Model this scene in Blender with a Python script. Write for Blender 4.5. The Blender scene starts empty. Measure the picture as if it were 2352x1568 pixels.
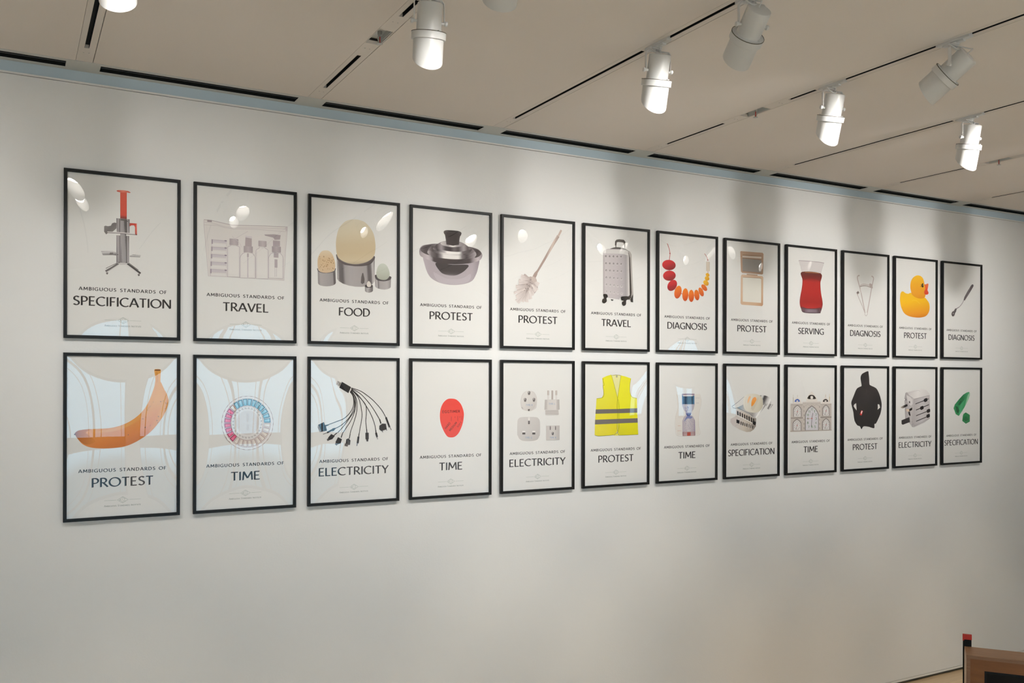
import bpy, bmesh, math, random
from mathutils import Vector, Matrix
from mathutils.geometry import delaunay_2d_cdt
PI = math.pi
scene = bpy.context.scene
C = scene.collection

# ------------------------------------------------------------------ camera, world, exposure
CAM_Z = 2.67          # eye height above the floor
CEIL = CAM_Z + 1.658  # underside of the ceiling panels
WALL_Y = 0.03         # face of the poster wall
BACK_Y = -9.6         # window wall behind the camera
cam_d = bpy.data.cameras.new('camera')
cam = bpy.data.objects.new('camera', cam_d)
C.objects.link(cam)
cam.location = (0, -5.2963, CAM_Z)
cam.rotation_euler = (Matrix.Rotation(-0.5069, 4, 'Z') @ Matrix.Rotation(PI/2, 4, 'X') @ Matrix.Rotation(0.0025, 4, 'Z')).to_euler()
cam_d.sensor_fit = 'HORIZONTAL'
cam_d.sensor_width = 36
cam_d.lens = 2071.62/2352*36
cam_d.shift_y = (879.35-784)/2352
cam_d.clip_start = 0.05
cam_d.clip_end = 200
scene.camera = cam
scene.view_settings.view_transform = 'Standard'
scene.view_settings.look = 'None'
scene.view_settings.gamma = 1
scene.view_settings.use_curve_mapping = False
scene.view_settings.exposure = 0.0
scene.cycles.max_bounces = 8
scene.cycles.diffuse_bounces = 5
scene.cycles.glossy_bounces = 4
scene.cycles.transparent_max_bounces = 12
scene.cycles.caustics_reflective = False
scene.cycles.caustics_refractive = False
scene.cycles.sample_clamp_indirect = 6
scene.cycles.use_denoising = True
scene.cycles.adaptive_threshold = 0.015
world = bpy.data.worlds.new('overcast_sky')
scene.world = world
world.use_nodes = True
wn = world.node_tree.nodes
wl = world.node_tree.links
wn['Background'].inputs[1].default_value = 4.2
_tc = wn.new('ShaderNodeTexCoord'); _sp = wn.new('ShaderNodeSeparateXYZ'); _ma = wn.new('ShaderNodeMath'); _cr = wn.new('ShaderNodeValToRGB')
_ma.operation = 'MULTIPLY_ADD'; _ma.inputs[1].default_value = .5; _ma.inputs[2].default_value = .5
wl.new(_tc.outputs['Generated'], _sp.inputs[0]); wl.new(_sp.outputs[2], _ma.inputs[0]); wl.new(_ma.outputs[0], _cr.inputs[0]); wl.new(_cr.outputs[0], wn['Background'].inputs[0])
_e = _cr.color_ramp.elements
_e[0].position = .450; _e[0].color = (.11, .22, .30, 1)     # street in shade
_e[1].position = .459; _e[1].color = (.36, .70, .95, 1)     # pale buildings across the street
_x = _e.new(.505); _x.color = (.36, .70, .95, 1)
_x = _e.new(.53); _x.color = (.38, .74, 1.0, 1)             # overcast sky

# light reaching the room through the two window banks of the wall behind the camera
BANKS = [(-1.35, 1.62, .45, 3.16), (2.02, 4.75, .45, 3.16), (11.7, 13.1, 2.0, 3.05)]
for a, b, z0, z1 in BANKS:
    l = bpy.data.lights.new('sky_portal', 'AREA'); l.shape = 'RECTANGLE'; l.size = b-a; l.size_y = z1-z0
    l.cycles.is_portal = True
    o = bpy.data.objects.new('sky_portal', l); C.objects.link(o)
    o.location = ((a+b)/2, BACK_Y-.2, (z0+z1)/2); o.rotation_euler = (PI/2, 0, 0)
LAMP_W = 110
LAMP_COL = (1, .98, .945)

# ------------------------------------------------------------------ helpers
def lin(c): c /= 255.; return c/12.92 if c <= .04045 else ((c+.055)/1.055)**2.4
def hexlin(h, k=1.0): return tuple(lin(int(h[i:i+2], 16))*k for i in (0, 2, 4))
MATS = {}
def mat(name, col, rough=.6, metal=0., spec=.5, bump=None, noise=None):
    m = bpy.data.materials.new(name); m.use_nodes = True
    nt = m.node_tree; b = nt.nodes['Principled BSDF']
    b.inputs['Base Color'].default_value = (*col, 1); b.inputs['Roughness'].default_value = rough
    b.inputs['Metallic'].default_value = metal; b.inputs['Specular IOR Level'].default_value = spec
    if noise or bump:
        tc = nt.nodes.new('ShaderNodeTexCoord')
    if noise:
        sc, amt = noise
        n = nt.nodes.new('ShaderNodeTexNoise'); n.inputs['Scale'].default_value = sc; n.inputs['Detail'].default_value = 4
        r = nt.nodes.new('ShaderNodeValToRGB')
        r.color_ramp.elements[0].position = .3; r.color_ramp.elements[1].position = .7
        r.color_ramp.elements[0].color = (*[c*(1-amt) for c in col], 1); r.color_ramp.elements[1].color = (*[min(1, c*(1+amt)) for c in col], 1)
        nt.links.new(tc.outputs['Object'], n.inputs['Vector']); nt.links.new(n.outputs[0], r.inputs[0]); nt.links.new(r.outputs[0], b.inputs['Base Color'])
    if bump:
        sc, st = bump
        n = nt.nodes.new('ShaderNodeTexNoise'); n.inputs['Scale'].default_value = sc; n.inputs['Detail'].default_value = 5
        bu = nt.nodes.new('ShaderNodeBump'); bu.inputs['Strength'].default_value = st; bu.inputs['Distance'].default_value = .002
        nt.links.new(tc.outputs['Object'], n.inputs['Vector']); nt.links.new(n.outputs[0], bu.inputs['Height']); nt.links.new(bu.outputs[0], b.inputs['Normal'])
    MATS[name] = m
    return m
M_WALL = mat('wall_paint', (.80, .795, .785), .75, spec=.2, bump=(90, .25), noise=(1.2, .01))
M_CEIL = mat('ceiling_paint', (.79, .735, .685), .8, spec=.2, bump=(120, .2), noise=(.8, .012))
M_RAIL = mat('rail_paint', (.74, .69, .64), .6)
M_TRIM = mat('trim_paint', (.62, .63, .61), .5)
M_COVE = mat('cove_daylight_tint', (.50, .60, .67), .6)  # white fascia; the blue-grey puts cool daylight into its colour
M_LIP = mat('lip_paint', (.80, .79, .77), .5)
M_BLACK = mat('slot_black', (.008, .008, .008), .7, spec=.2)
M_FIN = mat('slot_fin', (.035, .035, .035), .5)
M_FRAME = mat('black_lacquer', (.006, .006, .006), .42, spec=.28)
M_PAPER = mat('poster_paper', (.85, .838, .815), .6, spec=.3)
M_INK = mat('black_ink', (.018, .014, .015), .7, spec=.2)
M_GREY = mat('grey_ink', (.33, .35, .33), .7, spec=.2)
M_GREEN = mat('green_grey_ink', (.36, .42, .37), .7, spec=.2)
M_WHITE = mat('white_enamel', (.68, .675, .665), .3)
M_BAFFLE = mat('lamp_inside', (.6, .6, .58), .6)
M_STEEL = mat('grey_steel', (.45, .45, .44), .35, metal=.8)
M_RED = mat('red_glass_bulb', (.55, .03, .02), .15)
M_REDTIP = mat('red_tape', (.62, .025, .012), .35)
M_POST = mat('black_post', (.006, .005, .005), .6, spec=.25)
M_BRASS = mat('brass', (.75, .55, .22), .3, metal=.9)
M_GAP = mat('shadow_gap', (.10, .085, .06), .7)
M_SCREEN = mat('screen_glass', (.004, .003, .004), .12, spec=.2)
M_WFRAME = mat('window_frame', (.35, .35, .35), .5)

def wood(name, c1, c2, scale, axis_scale, rough=.45, planks=False):
    m = bpy.data.materials.new(name); m.use_nodes = True; nt = m.node_tree; N = nt.nodes; Lk = nt.links
    b = N['Principled BSDF']; b.inputs['Roughness'].default_value = rough
    tc = N.new('ShaderNodeTexCoord'); mp = N.new('ShaderNodeMapping'); mp.inputs['Scale'].default_value = axis_scale
    n = N.new('ShaderNodeTexNoise'); n.inputs['Scale'].default_value = scale; n.inputs['Detail'].default_value = 6; n.inputs['Roughness'].default_value = .6
    r = N.new('ShaderNodeValToRGB'); r.color_ramp.elements[0].color = (*c1, 1); r.color_ramp.elements[1].color = (*c2, 1)
    r.color_ramp.elements[0].position = .3; r.color_ramp.elements[1].position = .7
    Lk.new(tc.outputs['Object'], mp.inputs[0]); Lk.new(mp.outputs[0], n.inputs['Vector']); Lk.new(n.outputs[0], r.inputs[0])
    out = r.outputs[0]
    if planks:
        bk = N.new('ShaderNodeTexBrick'); bk.inputs['Scale'].default_value = 1
        bk.inputs['Brick Width'].default_value = 2.1; bk.inputs['Row Height'].default_value = .13; bk.inputs['Mortar Size'].default_value = .0015
        bk.inputs['Color1'].default_value = (.86, .86, .86, 1); bk.inputs['Color2'].default_value = (1.1, 1.08, 1.05, 1); bk.inputs['Mortar'].default_value = (.7, .65, .6, 1)
        mx = N.new('ShaderNodeMix'); mx.data_type = 'RGBA'; mx.blend_type = 'MULTIPLY'; mx.inputs[0].default_value = 1
        Lk.new(tc.outputs['Object'], bk.inputs['Vector']); Lk.new(out, mx.inputs[6]); Lk.new(bk.outputs[0], mx.inputs[7]); out = mx.outputs[2]
    Lk.new(out, b.inputs['Base Color'])
    return m
M_FLOOR = wood('maple_floor', (.56, .43, .28), (.64, .505, .345), 3, (1, 12, 1), .35, True)
M_PLY = wood('plywood_face', (.34, .185, .095), (.42, .24, .13), 4, (1.5, 14, 14), .5)
M_PLYEDGE = wood('plywood_edge', (.20, .085, .04), (.34, .17, .09), 9, (1, 60, 60), .6)
M_PANEL = wood('orange_veneer', (.20, .066, .014), (.27, .095, .022), 3, (1.5, 10, 10), .45)
M_SIDE = wood('pale_ply', (.50, .36, .23), (.58, .44, .30), 3, (8, 8, 1), .5)

def clear_mat(name, gain, tint=(1, 1, 1)):
    m = bpy.data.materials.new(name); m.use_nodes = True; nt = m.node_tree; N = nt.nodes; Lk = nt.links
    N.remove(N['Principled BSDF'])
    f = N.new('ShaderNodeLayerWeight'); f.inputs[0].default_value = .5
    pw = N.new('ShaderNodeMath'); pw.operation = 'POWER'; pw.inputs[1].default_value = 5
    mu = N.new('ShaderNodeMath'); mu.operation = 'MULTIPLY_ADD'; mu.inputs[1].default_value = 1-gain; mu.inputs[2].default_value = gain; mu.use_clamp = True
    t = N.new('ShaderNodeBsdfTransparent'); t.inputs[0].default_value = (*tint, 1); g = N.new('ShaderNodeBsdfGlossy'); g.inputs['Roughness'].default_value = 0.0
    mx = N.new('ShaderNodeMixShader')
    Lk.new(f.outputs[1], pw.inputs[0]); Lk.new(pw.outputs[0], mu.inputs[0]); Lk.new(mu.outputs[0], mx.inputs[0]); Lk.new(t.outputs[0], mx.inputs[1]); Lk.new(g.outputs[0], mx.inputs[2])
    Lk.new(mx.outputs[0], N['Material Output'].inputs[0])
    return m
M_ACRYLIC = clear_mat('clear_acrylic', .082)
M_PANE = clear_mat('window_glass', .08)
def emis(name, col, s):
    m = bpy.data.materials.new(name); m.use_nodes = True; nt = m.node_tree; nt.nodes.remove(nt.nodes['Principled BSDF'])
    e = nt.nodes.new('ShaderNodeEmission'); e.inputs[0].default_value = (*col, 1); e.inputs[1].default_value = s
    nt.links.new(e.outputs[0], nt.nodes['Material Output'].inputs[0]); return m
M_BULB = emis('lit_reflector_bulb', (1, .95, .87), 50)
M_PRINT = bpy.data.materials.new('printed_picture'); M_PRINT.use_nodes = True
_n = M_PRINT.node_tree.nodes; _a = _n.new('ShaderNodeVertexColor'); _a.layer_name = 'ink'
M_PRINT.node_tree.links.new(_a.outputs[0], _n['Principled BSDF'].inputs['Base Color'])
_n['Principled BSDF'].inputs['Roughness'].default_value = .65; _n['Principled BSDF'].inputs['Specular IOR Level'].default_value = .25

def tag(o, label=None, cat=None, group=None, kind=None):
    if label: o['label'] = label
    if cat: o['category'] = cat
    if group: o['group'] = group
    if kind: o['kind'] = kind
    return o
def empty(name, loc, rz=0):
    o = bpy.data.objects.new(name, None); C.objects.link(o); o.location = loc; o.rotation_euler = (0, 0, rz); o.empty_display_size = .1
    return o
def link(name, me, m, parent=None, loc=(0, 0, 0)):
    if m is not None: me.materials.append(m)
    o = bpy.data.objects.new(name, me); C.objects.link(o); o.location = loc
    if parent is not None: o.parent = parent
    return o
def bx(bm, x0, y0, z0, x1, y1, z1, M=None):
    v = [bm.verts.new(Vector(p) if M is None else M @ Vector(p)) for p in
         ((x0, y0, z0), (x1, y0, z0), (x1, y1, z0), (x0, y1, z0), (x0, y0, z1), (x1, y0, z1), (x1, y1, z1), (x0, y1, z1))]
    for f in ((0, 3, 2, 1), (4, 5, 6, 7), (0, 1, 5, 4), (1, 2, 6, 5), (2, 3, 7, 6), (3, 0, 4, 7)):
        bm.faces.new([v[i] for i in f])
def done(name, bm, m, parent=None, loc=(0, 0, 0), smooth=False, bevel=0, angle=40):
    bmesh.ops.recalc_face_normals(bm, faces=bm.faces)
    if bevel:
        bmesh.ops.bevel(bm, geom=list(bm.edges), offset=bevel, segments=2, affect='EDGES', profile=.5)
    me = bpy.data.meshes.new(name); bm.to_mesh(me); bm.free()
    if smooth:
        me.polygons.foreach_set('use_smooth', [True]*len(me.polygons)); me.set_sharp_from_angle(angle=math.radians(angle))
    return link(name, me, m, parent, loc)
def box(name, a, b, m, parent=None, bevel=0):
    bm = bmesh.new(); bx(bm, *a, *b); return done(name, bm, m, parent, bevel=bevel)
def lathe(bm, prof, M, n=40, cut=None, close=False):
    # prof: list of (radius, along axis); axis is local -Z; cut(angle, t) -> t lets an end be trimmed on a slant
    rings = []
    for r, t in prof:
        ring = []
        for k in range(n):
            a = 2*PI*k/n
            tt = cut(a, t) if cut else t
            ring.append(bm.verts.new(M @ Vector((r*math.cos(a), r*math.sin(a), -tt))))
        rings.append(ring)
    for i in range(len(rings)-1 + (1 if close else 0)):
        p, q = rings[i], rings[(i+1) % len(rings)]
        for k in range(n): bm.faces.new((p[k], p[(k+1) % n], q[(k+1) % n], q[k]))
    return rings
def tube(bm, pts, r, n=8, M=None):
    pts = [Vector(p) for p in pts]; prev = None
    for i, p in enumerate(pts):
        d = (pts[min(i+1, len(pts)-1)]-pts[max(i-1, 0)]).normalized()
        u = d.orthogonal().normalized() if prev is None else (prev-d*prev.dot(d)).normalized(); prev_u = u; v = d.cross(u)
        ring = [bm.verts.new((M @ (p+u*r*math.cos(2*PI*k/n)+v*r*math.sin(2*PI*k/n))) if M else p+u*r*math.cos(2*PI*k/n)+v*r*math.sin(2*PI*k/n)) for k in range(n)]
        if i:
            for k in range(n): bm.faces.new((last[k], last[(k+1) % n], ring[(k+1) % n], ring[k]))
        else: bm.faces.new(ring[::-1])
        last = ring; prev = u
    bm.faces.new(last)

# ------------------------------------------------------------------ lettering (own pen-drawn alphabet)
def arc(cx, cy, rx, ry, a0, a1, n=14):
    return [(cx+rx*math.cos(math.radians(a0+(a1-a0)*i/n)), cy+ry*math.sin(math.radians(a0+(a1-a0)*i/n))) for i in range(n+1)]
GL = {
 'A': (.76, [[(.03, 0), (.36, 1)], [(.38, 1), (.73, 0)], [(.15, .33), (.61, .33)]]),
 'B': (.60, [[(.10, 0), (.10, 1)], [(.06, .96), (.30, .96)]+arc(.30, .745, .19, .215, 90, -90)+[(.10, .53)], [(.10, .53), (.32, .53)]+arc(.32, .285, .22, .245, 90, -90)+[(.06, .04)]]),
 'C': (.76, [[(.72, .86), (.60, .94)]+arc(.48, .5, .42, .47, 80, 280)+[(.62, .06), (.73, .13)]]),
 'D': (.78, [[(.10, 0), (.10, 1)], [(.06, .96), (.32, .96)]+arc(.32, .5, .38, .46, 90, -90, 20)+[(.06, .04)]]),
 'E': (.55, [[(.10, 0), (.10, 1)], [(.06, .96), (.50, .96)], [(.10, .52), (.45, .52)], [(.06, .04), (.52, .04)]]),
 'F': (.52, [[(.10, 0), (.10, 1)], [(.06, .96), (.50, .96)], [(.10, .51), (.44, .51)]]),
 'G': (.80, [[(.72, .86), (.60, .94)]+arc(.48, .5, .42, .47, 80, 282)+[(.64, .05), (.72, .09)], [(.70, .04), (.70, .44)], [(.50, .44), (.74, .44)]]),
 'H': (.76, [[(.10, 0), (.10, 1)], [(.66, 0), (.66, 1)], [(.10, .52), (.66, .52)]]),
 'I': (.22, [[(.11, 0), (.11, 1)]]),
 'K': (.66, [[(.10, 0), (.10, 1)], [(.60, 1), (.13, .50)], [(.24, .60), (.64, 0)]]),
 'L': (.52, [[(.10, 0), (.10, 1)], [(.06, .04), (.50, .04)]]),
 'M': (.92, [[(.08, 0), (.14, 1)], [(.14, 1), (.46, .22)], [(.46, .22), (.79, 1)], [(.79, 1), (.85, 0)]]),
 'N': (.80, [[(.10, 0), (.10, 1)], [(.10, 1), (.70, 0)], [(.70, 0), (.70, 1)]]),
 'O': (.94, [arc(.47, .5, .41, .47, 0, 360, 36)]),
 'P': (.58, [[(.10, 0), (.10, 1)], [(.06, .96), (.28, .96)]+arc(.28, .70, .24, .26, 90, -90)+[(.10, .44)]]),
 'R': (.64, [[(.10, 0), (.10, 1)], [(.06, .96), (.28, .96)]+arc(.28, .715, .22, .245, 90, -90)+[(.10, .47)], [(.28, .47), (.62, 0)]]),
 'S': (.56, [[(.49, .87)]+arc(.30, .745, .19, .215, 55, 230)+[(.24, .55), (.36, .48)]+arc(.28, .265, .21, .225, 50, -125)+[(.07, .14)]]),
 'T': (.62, [[(.31, 0), (.31, 1)], [(.02, .96), (.60, .96)]]),
 'U': (.76, [[(.10, 1), (.10, .38)]+arc(.38, .34, .28, .31, 180, 360)+[(.66, .38), (.66, 1)]]),
 'V': (.70, [[(.03, 1), (.35, 0)], [(.35, 0), (.67, 1)]]),
 'Y': (.64, [[(.03, 1), (.32, .46)], [(.61, 1), (.32, .46)], [(.32, .5), (.32, 0)]]),
 '0': (.6, [arc(.3, .5, .22, .46, 0, 360, 24)]), '1': (.4, [[(.2, 0), (.2, 1)], [(.2, 1), (.05, .82)]]),
 '2': (.56, [arc(.27, .72, .2, .24, 170, -30)+[(.08, .04), (.5, .04)]]),
 '3': (.56, [arc(.25, .74, .2, .22, 150, -80)+arc(.25, .27, .23, .24, 80, -150)]),
 '4': (.6, [[(.42, 0), (.42, 1), (.06, .28), (.56, .28)]]),
 '5': (.56, [[(.48, .96), (.14, .96), (.11, .55)]+arc(.25, .31, .23, .27, 110, -140)]),
 '6': (.56, [[(.42, .96), (.18, .7), (.07, .35)]+arc(.28, .28, .21, .24, 180, -180)]),
 '7': (.54, [[(.05, .96), (.5, .96), (.2, 0)]]), '8': (.56, [arc(.28, .73, .18, .22, 0, 360, 18), arc(.28, .27, .22, .24, 0, 360, 18)]),
 '9': (.56, [arc(.28, .71, .21, .24, 0, 360, 18), [(.49, .7), (.4, .3), (.18, .04)]]), ' ': (.42, [])}
PENS = {'t': (.086, .054, 15, .05), 's': (.050, .050, 0, .16), 'b': (.075, .07, 0, .18), 'w': (.100, .072, 15, .20), 'd': (.085, .075, 0, .1), 'm': (.075, .06, 10, .12)}
def stroke_quads(pts, rx, ry, ang, closed=False):
    """ outline quads of a pen (ellipse rx, ry turned by ang) drawn along pts """
    n = len(pts); ca, sa = math.cos(math.radians(ang)), math.sin(math.radians(ang))
    left, right = [], []
    for i, p in enumerate(pts):
        a = pts[i-1] if (i or closed) else p; b = pts[(i+1) % n] if (i < n-1 or closed) else p
        dx, dy = b[0]-a[0], b[1]-a[1]; d = math.hypot(dx, dy) or 1; nx, ny = -dy/d, dx/d
        u, v = nx*ca+ny*sa, -nx*sa+ny*ca
        k = math.sqrt((rx*u)**2+(ry*v)**2) or 1e-9
        ex, ey = rx*rx*u/k, ry*ry*v/k
        ox, oy = ex*ca-ey*sa, ex*sa+ey*ca
        left.append((p[0]+ox, p[1]+oy)); right.append((p[0]-ox, p[1]-oy))
    q = [(left[i], left[i+1], right[i+1], right[i]) for i in range(n-1)]
    if closed: q.append((left[-1], left[0], right[0], right[-1]))
    return q
def text_quads(t, p0, p1, h, pen, smallcaps=False):
    """ text between baseline points p0 and p1 with cap height h (mm) """
    rx, ry, pa, trk = PENS[pen]
    x = 0; items = []
    for i, ch in enumerate(t):
        sc = 1
        if smallcaps and i and t[i-1] != ' ': sc = .78
        w, st = GL[ch]
        items.append((x, sc, st)); x += w*sc+trk
    W = x-trk; dx, dy = p1[0]-p0[0], p1[1]-p0[1]; D_ = math.hypot(dx, dy); c, s = dx/D_, dy/D_; kx = D_/W
    out = []
    for x, sc, st in items:
        for pl in st:
            closed = pl[0] == pl[-1] or (len(pl) > 10 and math.dist(pl[0], pl[-1]) < 1e-6)
            pp = pl[:-1] if closed else pl
            P_ = [((x+px*sc)*kx, py*sc*h) for px, py in pp]
            for q in stroke_quads(P_, rx*(kx+h)/2*(.92 if sc < 1 else 1), ry*h*(.92 if sc < 1 else 1), pa, closed):
                out.append([(p0[0]+X*c-Y*s, p0[1]+X*s+Y*c) for X, Y in q])
    return out
def flat_mesh(quads, y=0.0):
    me = bpy.data.meshes.new('lettering'); v = []; f = []
    for q in quads:
        f.append(tuple(range(len(v), len(v)+len(q)))); v += [(a/1000, y, b/1000) for a, b in q]
    me.from_pydata(v, [], f); me.update(); return me

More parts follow.
